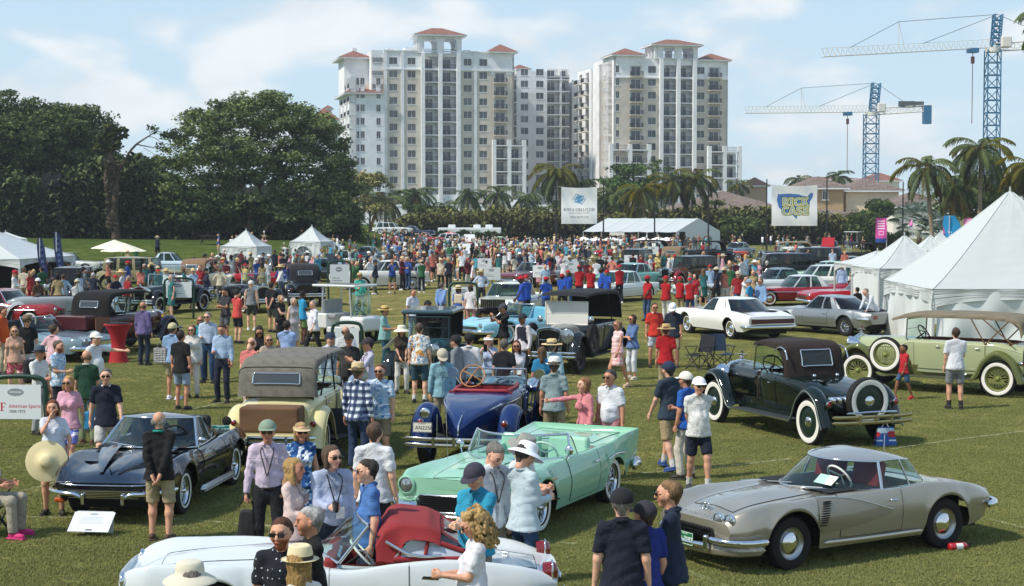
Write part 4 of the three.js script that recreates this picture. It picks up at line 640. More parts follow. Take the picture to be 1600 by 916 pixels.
// ---- silver hardtop sports car, right foreground
{
const PT=mat('#9d988a',.36,.5,{clearcoat:1,clearcoatRoughness:.05}),ROOF=mat('#9a9a96',.38,.5,{clearcoat:1,clearcoatRoughness:.06});
const o={
label:'silver fifties style hardtop sports car with twin headlights, right foreground',x:[-2.33,2.16],paint:PT,track:1.46,wheels:[1.28,-1.31],steer:.06,wheel:{kind:'cap',R:.335,W:.19,rimM:DULL,capM:CHROME},arches:[[1.28,.42,.33],[-1.31,.40,.33]],interior:mat('#7a1518',.6),wheelM:mat('#d8d8d2',.4),
body:{w:[[-2.33,.60],[-2.1,.80],[-1.3,.89],[-.2,.85],[.4,.86],[1.3,.90],[1.9,.86],[2.16,.72]],tuck:[[-2.3,.08],[0,.05],[2.1,.08]],yl:[[-2.33,.44],[-1.9,.29],[-1.3,.24],[1.0,.23],[1.8,.30],[2.16,.40]],ym:[[-2.33,.62],[-1.3,.62],[0,.54],[1.3,.62],[2.16,.52]],ws:[[-2.33,.52],[-1.9,.72],[-1.2,.80],[0,.79],[1.3,.78],[1.9,.74],[2.16,.62]],ysh:[[-2.33,.69],[-1.7,.84],[-1.15,.90],[-.4,.86],[.5,.85],[1.4,.86],[1.85,.81],[2.05,.74],[2.16,.64]],wi:[[-2.3,.40],[-1,.55],[1.2,.50],[2.16,.45]],yi:[[-2.33,.70],[-1.6,.80],[-.9,.86],[.3,.86],[1.0,.82],[1.6,.77],[2.16,.61]],yc:[[-2.33,.70],[-1.5,.77],[-.9,.86],[.4,.88],[1,.87],[1.6,.80],[2.0,.70],[2.16,.60]]},
glass:{b:[.66,-.24,.76,-.98,.74,-1.38],y:[.89,.87,.88,.86],t:[.14,-.30,.62,-.84,.60,-1.08],h:[1.215,1.205,1.19,1.15],crown:.10,arch:.02,sides:[[.02,.60],[.64,.98]],back:.98},glassOpt:{glass:GLASS,roofM:ROOF},
};
const{car,sh}=pontoon(o);
panel(car,sh,'door',PT,-.52,.52,.10,.60);panel(car,sh,'bonnet',PT,.62,1.86,.80,1);
// scalloped side cove with its louvres
for(const s of[1,-1]){const F=(u,v)=>{const x=lerp(.92,-.34,u),c=.34-.05*u,hgt=lerp(.20,.02,Math.pow(u,1.4)),p=sh.S(x,c-hgt+2*hgt*v);return[p[0]-(u===0?.06*v:0),p[1],(p[2]+.011)*s];};part(car,'side_cove',sheet(F,14,6,s<0),mat('#8b8574',.4,.5,{clearcoat:1}));const e=[];for(let i=0;i<=14;i++)e.push(V(...F(i/14,1)));part(car,'trim_line',tube(e,.008,20,5),CHROME);const lv=[];for(let i=0;i<11;i++){const p=sh.S(.84-i*.004+.06*(i/11),.20+.26*i/11);lv.push(box(.11,.012,.02,p[0]-i*.012,p[1],p[2]*s+s*.018));}part(car,'louvres',merge(lv),BLACK);part(car,'sill_trim',bar([[.82,.30,s*.86],[0,.285,s*.83],[-.88,.30,s*.87]],.03,.012),mat('#b8b3a5',.3,.8));}
for(const s of[1,-1])for(const k of[0,1]){const g=lamp(car,2.135-k*.045,.665,s*(.47+k*.165),.082,.09);g.name='headlight';}
part(car,'grille',tf(rbox(.08,.17,.86,.07,2.17,.475,0,4),0,0,0),BLACK);{const b=[];for(let i=0;i<15;i++)b.push(box(.03,.13,.01,2.215,.475,-.38+i*.054));for(let i=0;i<3;i++)b.push(box(.02,.01,.8,2.218,.44+i*.04,0));part(car,'grille_mesh',merge(b),mat('#26282a',.4,.6));}
for(const s of[1,-1]){part(car,'side_grille',rbox(.08,.09,.22,.04,2.10,.455,s*.60,3),BLACK);part(car,'bumper',bar([[1.72,.42,s*.93],[1.98,.41,s*.86],[2.18,.41,s*.66],[2.25,.42,s*.40]],.045,.04),CHROME);part(car,'bumper_guard',rbox(.08,.2,.07,.03,2.25,.37,s*.36,3),CHROME);part(car,'rear_bumper',bar([[-2.05,.53,s*.86],[-2.3,.53,s*.74],[-2.42,.53,s*.42]],.05,.04),CHROME);part(car,'tail_light',merge([0,.17].map((k)=>lathe([[.07,-.02],[.06,.02],[0,.03]],14,'x').rotateY(Math.PI).translate(-2.30,.58,s*(.30+k)))),REDLENS);}
part(car,'bumper',bar([[2.24,.335,.40],[2.27,.33,0],[2.24,.335,-.40]],.035,.03),CHROME);part(car,'lower_panel',bar([[1.7,.30,.84],[2.08,.30,.70],[2.2,.28,0],[2.08,.30,-.70],[1.7,.30,-.84]],.07,.03),PT);
addPlate(car,2.285,.37,.02,1,'KA-7197','#1f6b45','#e9f2ea','NEW YORK');
part(car,'bonnet_badge',merge([tf(new THREE.TorusGeometry(.045,.012,6,18),0,0,0,0,Math.PI/2,.7).translate(1.99,.745,.035),tf(new THREE.TorusGeometry(.045,.012,6,18),0,0,0,0,Math.PI/2,.7).translate(1.99,.745,-.04)]),CHROME);
part(car,'bonnet_letters',merge([...'12345678'].map((_,i)=>box(.02,.006,.026,2.105,.668,-.35+i*.1))),CHROME);
part(car,'door_handle',merge([bar([[-.30,.74,-.862],[-.42,.745,-.868]],.014,.014),bar([[-.30,.74,.862],[-.42,.745,.868]],.014,.014)]),CHROME);part(car,'side_badge',tf(new THREE.CylinderGeometry(.04,.04,.012,16),.90,.64,-.868,Math.PI/2),CHROME);
part(car,'aerial',rod(V(-1.55,.83,.62),V(-1.6,1.32,.64),.006),CHROME);part(car,'wiper',merge([rod(V(.72,.905,-.1),V(.56,.93,-.55),.009),rod(V(.72,.905,.35),V(.62,.93,-.02),.009)]),DULL);
part(car,'paper_slip',tf(box(.002,.16,.34),.34,.99,-.36,0,0,.9),mat('#e9f0ec',.8));part(car,'fuel_cap',cyl(.06,.055,.02,-1.55,.815,-.52,16),CHROME);
car.scale.setScalar(.97);placeCar(car,[1240,892],[1473,859],-1,1.60);
}
// ---- dark blue split-line coupe, left foreground
{
const PT=mat('#060b1c',.22,.15,{clearcoat:1,clearcoatRoughness:.02});
const o={
label:'midnight blue sixties sports coupe with hidden headlights, left foreground',x:[-2.2,2.22],paint:PT,track:1.44,wheels:[1.22,-1.27],wheel:{kind:'wirecap',R:.335,W:.18,ww:.34,spokeM:CHROME},arches:[[1.22,.40,.33],[-1.27,.40,.33]],interior:mat('#101318',.7),
body:{w:[[-2.2,.70],[-1.9,.82],[-1.25,.885],[-.1,.83],[1.2,.885],[1.9,.84],[2.22,.70]],tuck:[[-2.2,.1],[0,.12],[2.2,.1]],yl:[[-2.2,.44],[-1.7,.30],[1.7,.24],[2.22,.36]],ym:[[-2.2,.62],[-1.2,.66],[0,.60],[1.2,.64],[2.22,.56]],ws:[[-2.2,.66],[-1.25,.80],[0,.77],[1.2,.78],[1.9,.74],[2.22,.64]],ysh:[[-2.2,.74],[-1.7,.86],[-1.25,.90],[-.5,.82],[.3,.80],[1.15,.87],[1.8,.78],[2.1,.68],[2.22,.60]],wi:[[-2.2,.45],[-1.2,.60],[0,.62],[1.2,.52],[2.22,.5]],yi:[[-2.2,.74],[-1.4,.80],[-.6,.84],[.6,.83],[1.2,.76],[1.9,.68],[2.22,.585]],yc:[[-2.2,.74],[-1.4,.82],[-.6,.86],[.6,.87],[1.2,.83],[1.9,.72],[2.22,.58]]},
glass:{b:[.82,.40,.72,-.72,.68,-1.95],y:[.88,.84,.88,.80],t:[.12,-.06,.54,-.62,.48,-.78],h:[1.225,1.215,1.17,1.14],crown:.05,sides:[[.03,.56],[.62,.86]],back:.5},glassOpt:{glass:GLASS},
};
const{car,sh}=pontoon(o);panel(car,sh,'door',PT,-.62,.46,.16,.62);
part(car,'bonnet_bulge',both(sheet((u,v)=>{const x=lerp(.72,2.0,v),wd=lerp(.30,.05,Math.pow(v,1.6)),c=sh.S(x,.985)[1],k=u;return[x,c+.045*(1-k*k)*(1-v*.6)+.004,wd*k+.10+.18*(1-v)];},8,18)),PT);
part(car,'bonnet_inset',both(sheet((u,v)=>{const x=lerp(1.0,1.42,v),z=lerp(.32,.60,u),p=sh.S(x,.85);return[x,p[1]+.006,z];},4,4)),mat('#5b6570',.3,.8));
part(car,'bonnet_emblem',merge([tf(box(.16,.012,.02),1.92,.742,.03,0,.5),tf(box(.16,.012,.02),1.92,.742,-.03,0,-.5)]),CHROME);
for(const s of[1,-1]){part(car,'bumper',bar([[1.78,.46,s*.90],[2.06,.46,s*.82],[2.26,.455,s*.6],[2.30,.44,s*.38],[2.30,.40,s*.30]],.035,.035),CHROME);part(car,'bumper_guard',rbox(.07,.16,.05,.02,2.30,.38,s*.28,3),CHROME);part(car,'turn_signal',rbox(.05,.07,.14,.03,2.18,.34,s*.66,3),AMBER);part(car,'side_pipe',merge([bar([[.80,.28,s*.90],[-.85,.28,s*.90]],.055,.05),...[0,1,2].map((k)=>bar([[.78,.25+k*.03,s*.945],[-.83,.25+k*.03,s*.945]],.008,.012))]),mat('#b9bec2',.22,1));part(car,'fender_vent',box(.18,.08,.012,.72,.60,s*.868),BLACK);part(car,'tail_light',merge([0,.16].map((k)=>lathe([[.065,-.02],[.055,.02],[0,.03]],14,'x').rotateY(Math.PI).translate(-2.2,.68,s*(.32+k)))),REDLENS);}
part(car,'grille',rbox(.05,.12,1.06,.04,2.245,.44,0,3),BLACK);part(car,'grille_bars',merge([0,1,2,3,4].map((k)=>box(.02,.008,1.0,2.272,.395+k*.022,0))),CHROME);part(car,'nose_trim',bar([[2.0,.60,.80],[2.23,.575,.62],[2.28,.565,0],[2.23,.575,-.62],[2.0,.60,-.80]],.008,.008),CHROME);
part(car,'mirror',merge([rod(V(.45,.84,-.76),V(.43,.93,-.80),.01),tf(new THREE.SphereGeometry(.06,12,8),.43,.95,-.80,0,0,0,V(.5,.7,1))]),CHROME);part(car,'wiper',merge([rod(V(.86,.90,.05),V(.66,.93,.5),.01),rod(V(.86,.90,-.45),V(.74,.92,-.02),.01)]),CHROME);
placeCar(car,[290,803],[365,760],-1,1.6);
}
// ---- mint green open convertible, centre
{
const PT=paint('#8fc2a6',.25),IN=mat('#9cc9b2',.6);
const o={
label:'mint green fifties convertible with tail fins, top down, centre of the field',x:[-2.3,2.22],paint:PT,track:1.44,wheels:[1.22,-1.37],wheel:{kind:'wire',R:.345,W:.19,ww:.62},arches:[[1.22,.40,.33],[-1.37,.38,.30]],interior:IN,cockpit:[-.98,.40,.78],
body:{w:[[-2.3,.84],[-1.9,.88],[-1.3,.89],[0,.88],[1.3,.89],[2.0,.87],[2.22,.80]],tuck:[[-2.3,.06],[2.2,.05]],yl:[[-2.3,.44],[-1.8,.34],[-1.2,.26],[1.6,.25],[2.22,.36]],ym:[[-2.3,.62],[-1.3,.60],[0,.56],[1.3,.60],[2.22,.58]],ws:[[-2.3,.87],[-1.6,.84],[0,.80],[1.3,.78],[2.0,.78],[2.22,.74]],ysh:[[-2.3,.99],[-1.8,.96],[-1.2,.90],[-.4,.86],[.6,.87],[1.5,.89],[2.0,.88],[2.22,.82]],wi:[[-2.3,.76],[-1.2,.68],[.6,.60],[1.4,.52],[2.22,.5]],yi:[[-2.3,.945],[-1.7,.93],[-1.0,.89],[.4,.88],[1.2,.85],[1.8,.80],[2.22,.68]],yc:[[-2.3,.91],[-1.7,.95],[-1.0,.92],[.4,.90],[1.2,.90],[1.8,.84],[2.22,.68]]},
glass:{b:[.86,.16,.79,-.9,.7,-1.2],y:[.90,.88,.88,.88],t:[.50,.06,.70,-.5,.6,-.7],h:[1.19,1.185,1.2,1.2],crown:.05,sides:[],back:.9},glassOpt:{glass:GLASS,openTop:true},
};
const{car,sh}=pontoon(o);panel(car,sh,'door',PT,-.72,.34,.06,.62);panel(car,sh,'bonnet',PT,.84,1.95,.80,1);panel(car,sh,'boot_lid',PT,-2.1,-1.15,.80,1);
part(car,'bonnet_scoop',sheet((u,v)=>{const x=lerp(.9,1.62,v),k=u*2-1;return[x,sh.S(x,1)[1]+.05*(1-k*k)*Math.sin(Math.PI*Math.min(1,.25+v*.7)),k*.26];},10,14),PT);
seat(car,-.5,.40,.38,.62,IN,.52);seat(car,-.5,.40,-.38,.62,IN,.52);part(car,'dashboard',rbox(.16,.14,1.3,.05,.42,.82,0,3),IN);steeringWheel(car,.14,.90,-.38,.2,mat('#dfe8e0',.4),.5);
part(car,'vent_window',both(polyFace([[.15,.88,.77],[-.12,.87,.78],[-.02,1.13,.72],[.05,1.16,.71]])),GLASS);part(car,'vent_frame',both(tube([V(-.12,.87,.78),V(-.02,1.13,.72),V(.05,1.16,.71)],.012,10,5)),CHROME);
for(const s of[1,-1]){part(car,'headlight_ring',lathe([[.125,-.02],[.13,.03],[.105,.05],[.1,.03]],24,'x').translate(2.24,.71,s*.66),PT);lamp(car,2.25,.71,s*.66,.098,.05);part(car,'bumper',bar([[1.8,.47,s*.94],[2.15,.46,s*.90],[2.34,.45,s*.66],[2.38,.45,s*.42]],.075,.05),CHROME);part(car,'bumper_guard',tf(lathe([[.085,-.16],[.09,.0],[.07,.1],[0,.13]],16,'x'),2.36,.45,s*.50),CHROME);part(car,'tail_light',lathe([[.12,-.05],[.125,.0],[.1,.05],[0,.08]],20,'x').rotateY(Math.PI).translate(-2.3,.74,s*.72),REDLENS);part(car,'rear_bumper',bar([[-1.95,.48,s*.92],[-2.35,.48,s*.84],[-2.42,.48,s*.3]],.08,.05),CHROME);part(car,'mirror',merge([rod(V(.36,.88,s*.8),V(.34,.98,s*.84),.012),tf(new THREE.SphereGeometry(.065,12,8),.34,1.0,s*.84,0,0,0,V(.6,1,1))]),CHROME);part(car,'side_louvre',rbox(.20,.03,.02,.008,.95,.70,s*.885,2),mat('#c8a58a',.4));part(car,'fender_letters',merge([0,1,2,3,4,5].map((k)=>box(.03,.02,.008,1.42-k*.05,.77,s*.875))),CHROME);part(car,'wheel_cover',bar([[-1.0,.70,s*.895],[-1.37,.74,s*.90],[-1.75,.70,s*.885]],.012,.01),CHROME);part(car,'door_handle',bar([[-.52,.73,s*.885],[-.66,.735,s*.888]],.016,.014),CHROME);}
part(car,'grille',rbox(.06,.2,.96,.08,2.265,.50,0,4),BLACK);{const b=[];for(let i=0;i<19;i++)b.push(box(.03,.17,.010,2.295,.50,-.43+i*.048));for(let i=0;i<6;i++)b.push(box(.03,.010,.9,2.297,.43+i*.028,0));part(car,'grille_mesh',merge(b),mat('#4a4f50',.3,.9));part(car,'grille_surround',bar([[2.29,.60,.45],[2.31,.61,0],[2.29,.60,-.45],[2.29,.50,-.52],[2.29,.40,-.45],[2.31,.39,0],[2.29,.40,.45],[2.29,.50,.52],[2.29,.60,.45]],.016,.016,60),CHROME);}
part(car,'bonnet_emblem',tf(new THREE.TorusGeometry(.05,.012,6,18),2.14,.74,0,0,Math.PI/2),CHROME);part(car,'lower_bumper',bar([[2.36,.36,.5],[2.37,.35,0],[2.36,.36,-.5]],.03,.03),CHROME);part(car,'aerial',rod(V(1.0,.88,.7),V(.98,1.55,.74),.005),CHROME);
const f=V(-.42,0,.907).normalize(),r=G(948,785),right=V(-f.z,0,f.x);car.position.copy(r).addScaledVector(f,1.37).addScaledVector(right,.72);car.position.y=0;car.rotation.y=Math.atan2(-f.z,f.x);
}
// ---- white roadster with red top, bottom edge
{
const PT=paint('#ccd4d6',.22),RED=mat('#7c1a1a',.75),REDC=new THREE.MeshStandardMaterial({color:'#8e2a2d',roughness:.95,map:canvasTex(64,64,(g)=>{g.fillStyle='#fff';g.fillRect(0,0,64,64);for(let i=0;i<900;i++){const k=215+(NP[i]*40|0);g.fillStyle=`rgb(${k},${k},${k})`;g.fillRect(NP[i+1000]*64,NP[i+2000]*64,2,1);}})});
const o={
label:'white open roadster with folding red canvas top, bottom edge of the picture',x:[-2.35,2.35],paint:PT,track:1.42,wheels:[1.32,-1.3],wheel:{kind:'cap',R:.335,W:.18,ww:.6},arches:[[1.32,.38,.32],[-1.3,.30,.28]],interior:RED,cockpit:[-1.05,.12,.80],
body:{w:[[-2.35,.66],[-2.0,.82],[-1.3,.88],[0,.86],[1.3,.88],[2.0,.84],[2.35,.66]],tuck:[[-2.3,.08],[2.3,.08]],yl:[[-2.35,.44],[-1.8,.28],[1.8,.26],[2.35,.40]],ym:[[-2.35,.58],[-1.2,.58],[0,.52],[1.3,.58],[2.35,.58]],ws:[[-2.35,.60],[-1.9,.74],[-1.1,.80],[.2,.80],[1.3,.78],[2.0,.76],[2.35,.60]],ysh:[[-2.35,.66],[-1.9,.80],[-1.2,.88],[-.6,.84],[0,.76],[.5,.80],[1.2,.86],[1.9,.86],[2.2,.80],[2.35,.70]],wi:[[-2.35,.42],[-1.2,.56],[.5,.58],[1.3,.50],[2.35,.42]],yi:[[-2.35,.66],[-1.7,.74],[-1.0,.82],[-.3,.76],[.5,.82],[1.2,.80],[1.9,.76],[2.35,.64]],yc:[[-2.35,.64],[-1.7,.78],[-1.0,.86],[.45,.90],[1.2,.88],[1.9,.80],[2.35,.62]]},
};
const{car,sh}=pontoon(o);panel(car,sh,'bonnet',PT,.40,1.95,.82,1);panel(car,sh,'boot_lid',PT,-2.15,-1.35,.82,1);panel(car,sh,'door',PT,-.75,.1,.06,.66);
seat(car,-.7,.36,.37,.6,RED,.48);seat(car,-.7,.36,-.37,.6,RED,.48);part(car,'dashboard',rbox(.14,.16,1.3,.05,.10,.80,0,3),RED);part(car,'gauges',merge([-.3,-.12,.1].map((z)=>cyl(.05,.05,.03,0,0,0,14).rotateZ(Math.PI/2).translate(.02,.83,z))),CHROME);steeringWheel(car,-.24,.88,-.36,.19,mat('#e4e4de',.35),.75);
// raked two-pane windscreen in a bright frame
const wb=(z)=>[.26-.26*Math.pow(Math.abs(z)/.74,2),.90-.05*Math.pow(Math.abs(z)/.74,2)],wt=(z)=>[-.16-.16*Math.pow(Math.abs(z)/.74,2),1.28-.03*Math.pow(Math.abs(z)/.74,2)];
part(car,'windshield',sheet((u,v)=>{const z=(u*2-1)*.74,a=wb(z),b=wt(z);return[lerp(a[0],b[0],v),lerp(a[1],b[1],v),z*(1-.06*v)];},20,5),GLASS);{const a=[],b=[];for(let i=-9;i<=9;i++){const z=i/9*.74;a.push(V(...[wb(z)[0],wb(z)[1],z]));b.push(V(wt(z)[0],wt(z)[1],z*.94));}part(car,'windshield_frame',merge([tube(a,.018,30,6),tube(b,.018,30,6),rod(a[0],b[0],.02),rod(a[18],b[18],.02)]),CHROME);}
// red canvas top, hood half raised over the rear of the cockpit, with clear rear panes
const st=[[-.40,1.0,.70,.06],[-.47,1.14,.69,.06],[-.58,1.205,.66,.06],[-.76,1.205,.64,.06],[-.95,1.175,.62,.05],[-1.08,1.13,.60,.04]],K=['x','y','w','c'].map((_,j)=>keyed(st.map((s,i)=>[i/(st.length-1),s[j]])));
part(car,'soft_top',sheet((u,v)=>{const k=u*2-1,x=K[0](v),y=K[1](v),w=K[2](v),a=Math.abs(k),drop=Math.pow(clamp((a-.55)/.45),1.6),bx=lerp(-.42,-1.3,v);const by=lerp(.86,y-.10,sstep(.30,.62,v)),X=lerp(x,lerp(bx,x,sstep(.3,.6,v)),drop*.9*clamp(v+.2)),Y=lerp(y+K[3](v)*(1-a*a),by,drop);return[X+.012*Math.sin(v*22+a*3),Y+.008*Math.sin(v*17),Math.sign(k)*lerp(w*Math.min(1,a/.62),.74,drop)*(a<.001?0:1)];},40,26,true,[8,6]),REDC);
const rp=(u,v)=>{const k=u*2-1;return[lerp(-1.08,-1.52,v),lerp(1.15,.87,v),k*lerp(.56,.66,v)];};
part(car,'rear_curtain',merge([sheet((u,v)=>rp(u*.14,v),3,6),sheet((u,v)=>rp(.86+u*.14,v),3,6),sheet((u,v)=>rp(.14+u*.72,v*.12),6,2),sheet((u,v)=>rp(.14+u*.72,.9+v*.1),6,2),sheet((u,v)=>rp(.47+u*.06,.12+v*.78),2,5)]),REDC);
part(car,'clear_pane',([sheet((u,v)=>rp(.14+u*.33,.12+v*.78),8,5),sheet((u,v)=>rp(.53+u*.33,.12+v*.78),8,5)]),new THREE.MeshPhysicalMaterial({color:'#e6ecf0',roughness:.12,transmission:.85,thickness:0}));
part(car,'side_pane',both(polyFace([[-.58,.90,.735],[-.76,1.09,.71],[-.95,1.06,.69],[-1.08,1.03,.66],[-1.50,.90,.71]])),mat('#b9c4cf',.15,.1,{clearcoat:1}));
part(car,'landau_bar',both(tube([V(-.50,1.08,.74),V(-.64,1.0,.76),V(-.74,.95,.77),V(-.92,.92,.77),V(-1.1,.93,.765)],.018,24,6)),CHROME);
for(const s of[1,-1]){lamp(car,2.30,.66,s*.62,.09,.05);part(car,'bumper',bar([[1.95,.42,s*.88],[2.3,.42,s*.74],[2.45,.42,s*.3]],.06,.04),CHROME);part(car,'tail_light',lathe([[.075,-.1],[.085,.0],[.07,.05],[0,.07]],18,'x').scale(1,1.35,1).rotateY(Math.PI).translate(-2.30,.70,s*.58),REDLENS);part(car,'light_ring',new THREE.TorusGeometry(.088,.012,6,20).rotateY(Math.PI/2).scale(1,1.35,1).translate(-2.3,.70,s*.58),CHROME);part(car,'rear_bumper',bar([[-2.0,.44,s*.86],[-2.38,.44,s*.7],[-2.46,.44,s*.3]],.06,.04),CHROME);}
part(car,'lock_handle',merge([bar([[-1.78,.775,-.06],[-1.86,.77,-.10]],.014,.014),bar([[-1.78,.775,.14],[-1.86,.77,.10]],.014,.014)]),CHROME);
part(car,'curtain_seam',both(merge([tube([V(-.95,1.06,.695),V(-.92,.9,.74)],.02,8,6),tube([V(-1.09,1.04,.665),V(-1.52,.9,.715)],.03,8,6),tube([V(-.58,.885,.745),V(-1.52,.885,.72)],.025,12,6)])),REDC);
car.scale.setScalar(.93);car.position.copy(AT(533,458,17.1)).setY(0);car.rotation.y=Math.PI+.05;
}
// ---- white sixties coupe seen from behind, and the silver fastback beside it
{
const PT=paint('#e6e9e6',.25),o={
label:'white sixties coupe seen from behind with full width tail panel',x:[-2.7,2.66],paint:PT,track:1.60,wheels:[1.50,-1.50],wheel:{kind:'cap',R:.35,W:.2,ww:.3},arches:[[1.5,.41,.34],[-1.5,.40,.33]],interior:DARKCLOTH,
body:{w:[[-2.7,.88],[-2.3,.96],[-1.3,1.0],[0,.97],[1.5,1.0],[2.4,.96],[2.66,.88]],tuck:[[-2.7,.1],[2.6,.08]],yl:[[-2.7,.40],[-2.2,.28],[2.2,.26],[2.66,.36]],ym:[[-2.7,.62],[2.66,.60]],ws:[[-2.7,.84],[-1.4,.92],[2.66,.84]],ysh:[[-2.7,.80],[-2.2,.88],[-1.3,.95],[-.4,.89],[1.6,.88],[2.66,.80]],wi:[[-2.7,.6],[2.66,.6]],yi:[[-2.7,.82],[-1.6,.90],[2.2,.86],[2.66,.76]],yc:[[-2.7,.82],[-1.6,.92],[0,.92],[2.2,.88],[2.66,.76]]},
glass:{b:[.86,.55,.84,-1.15,.84,-1.9],y:[.90,.88,.92,.90],t:[.20,.05,.66,-.70,.62,-.92],h:[1.31,1.30,1.30,1.29],crown:.06,sides:[[.03,.56]],back:.9},glassOpt:{glass:TINTGLASS},
},{car}=pontoon(o);
part(car,'rear_bumper',bar([[-2.3,.47,.98],[-2.68,.46,.9],[-2.78,.46,0],[-2.68,.46,-.9],[-2.3,.47,-.98]],.06,.05),CHROME);part(car,'tail_panel',rbox(.05,.16,1.62,.02,-2.76,.65,0,2),mat('#4c2226',.3,.3));part(car,'tail_trim',merge([box(.06,.015,1.66,-2.77,.735,0),box(.06,.015,1.66,-2.77,.565,0)]),CHROME);part(car,'door_mirror',merge([rod(V(.55,.93,-.88),V(.53,1.0,-.94),.012),rbox(.06,.07,.12,.03,.53,1.02,-.96)]),CHROME);part(car,'boot_script',merge([0,1,2,3].map((k)=>box(.012,.03,.04,-2.72,.79,.35+k*.055))),DULL);
placeAt(car,1142,524,-.38,-.92);
}
{
const PT=metallic('#8d9294'),o={
label:'silver grey fastback coupe with sloping dark rear glass beside the big right tent',x:[-2.45,2.45],paint:PT,track:1.46,wheels:[1.35,-1.38],wheel:{kind:'wirecap',R:.34,W:.19,spokeM:CHROME},arches:[[1.35,.39,.33],[-1.38,.39,.33]],interior:mat('#8a2020',.6),
body:{w:[[-2.45,.72],[-2.1,.84],[-1.3,.89],[0,.88],[1.4,.88],[2.2,.84],[2.45,.76]],tuck:[[-2.4,.1],[2.4,.07]],yl:[[-2.45,.44],[-2,.30],[2,.28],[2.45,.36]],ym:[[-2.45,.62],[0,.58],[2.45,.58]],ws:[[-2.45,.68],[-1.4,.80],[2.2,.76],[2.45,.72]],ysh:[[-2.45,.80],[-1.9,.88],[-1.3,.91],[-.3,.86],[1.4,.85],[2.2,.84],[2.45,.80]],wi:[[-2.4,.5],[2.4,.5]],yi:[[-2.45,.80],[-1.2,.90],[2.0,.82],[2.45,.76]],yc:[[-2.45,.80],[-1.2,.92],[.8,.92],[2.0,.84],[2.45,.76]]},
glass:{b:[.86,.52,.76,-1.0,.74,-2.1],y:[.92,.88,.90,.88],t:[.22,.06,.60,-.62,.56,-.86],h:[1.32,1.31,1.29,1.26],crown:.05,sides:[[.03,.52],[.56,.84]],back:.96},glassOpt:{glass:TINTGLASS},
},{car,sh}=pontoon(o);panel(car,sh,'door',PT,-.6,.55,.1,.62);
for(const s of[1,-1]){lamp(car,2.47,.70,s*.6,.085,.05);part(car,'rear_bumper',bar([[-1.95,.62,s*.87],[-2.42,.60,s*.76]],.04,.03),CHROME);part(car,'front_bumper',bar([[2.0,.46,s*.88],[2.45,.46,s*.78],[2.55,.46,s*.2]],.05,.04),CHROME);part(car,'tail_light',rbox(.05,.14,.2,.03,-2.47,.68,s*.5),REDLENS);part(car,'door_handle',bar([[-.40,.74,s*.885],[-.55,.74,s*.89]],.014,.012),CHROME);}
placeAt(car,1298,520,-.60,-.80);
}
// ================================================================ cars of the twenties and thirties
function fenderSweep(pts,zc,w,crown,skirt=.05,n=36){ // arched mudguard swept along a side-view path
const c=new THREE.CatmullRomCurve3(pts.map(([x,y])=>V(x,y,0)),false,'centripetal');
return sheet((u,v)=>{const p=c.getPoint(v),t=c.getTangent(v),nx=-t.y,ny=t.x,k=u*2-1,a=Math.abs(k),h=crown*(1-Math.pow(a,2.2))-(a>.88?skirt*(a-.88)/.12:0);const f=ny<-.2&&false?-1:1;return[p.x+nx*h*f,p.y+ny*h*f,zc+k*w/2*(a>.88?.985:1)];},n<20?10:16,n);
}
// body side loft through stations [x, halfWidth, yBottom, yTop, round]; the section is a box with rounded shoulders
function tub(st,nx,{open=null,lid=1,nv=10}={}){
const K=[1,2,3,4].map((j)=>keyed(st.map((s)=>[s[0],s[j]]))),x0=st[0][0],x1=st[st.length-1][0],S=(x,v)=>{const w=K[0](x),y0=K[1](x),y1=K[2](x),r=K[3](x);if(v<.5){const t=v/.5,b=1-.10*Math.pow(1-t,2);return[x,lerp(y0,y1-r,t),w*b];}const a=(v-.5)/.5;if(a<.5){const th=a/.5*Math.PI/2;return[x,y1-r+Math.sin(th)*r,w-r*.8+Math.cos(th)*r*.8];}const t=(a-.5)/.5;return[x,y1+.02*Math.sin(t*Math.PI/2),lerp(w-r*.8,0,t)];};
const pos=[],idx=[],cols=2*nv*2+1,at=(j)=>{const h=2*nv;return j<=h?[j/h,1]:[(2*h-j)/h,-1];},C=4*nv+1;
for(let i=0;i<=nx;i++){const x=lerp(x0,x1,i/nx);for(let j=0;j<C;j++){const[v,s]=at(j),p=S(x,v);pos.push(p[0],p[1],p[2]*s);}}
for(let i=0;i<nx;i++){const xm=lerp(x0,x1,(i+.5)/nx);for(let j=0;j<C-1;j++){const[v]=at(j+.5);if(open&&xm>open[0]&&xm<open[1]&&v>.80)continue;const a=i*C+j;idx.push(a,a+1,a+C,a+1,a+C+1,a+C);}}
const g=new THREE.BufferGeometry();g.setAttribute('position',new THREE.BufferAttribute(new Float32Array(pos),3));g.setIndex(idx);g.computeVertexNormals();
const caps=[[x0,false],[x1,true]].map(([x,f])=>sheet((u,v)=>{const p=S(x,v);return[x,p[1],p[2]*(2*u-1)];},2,2*nv,f));
return{g:merge([g,...caps]),S};
}
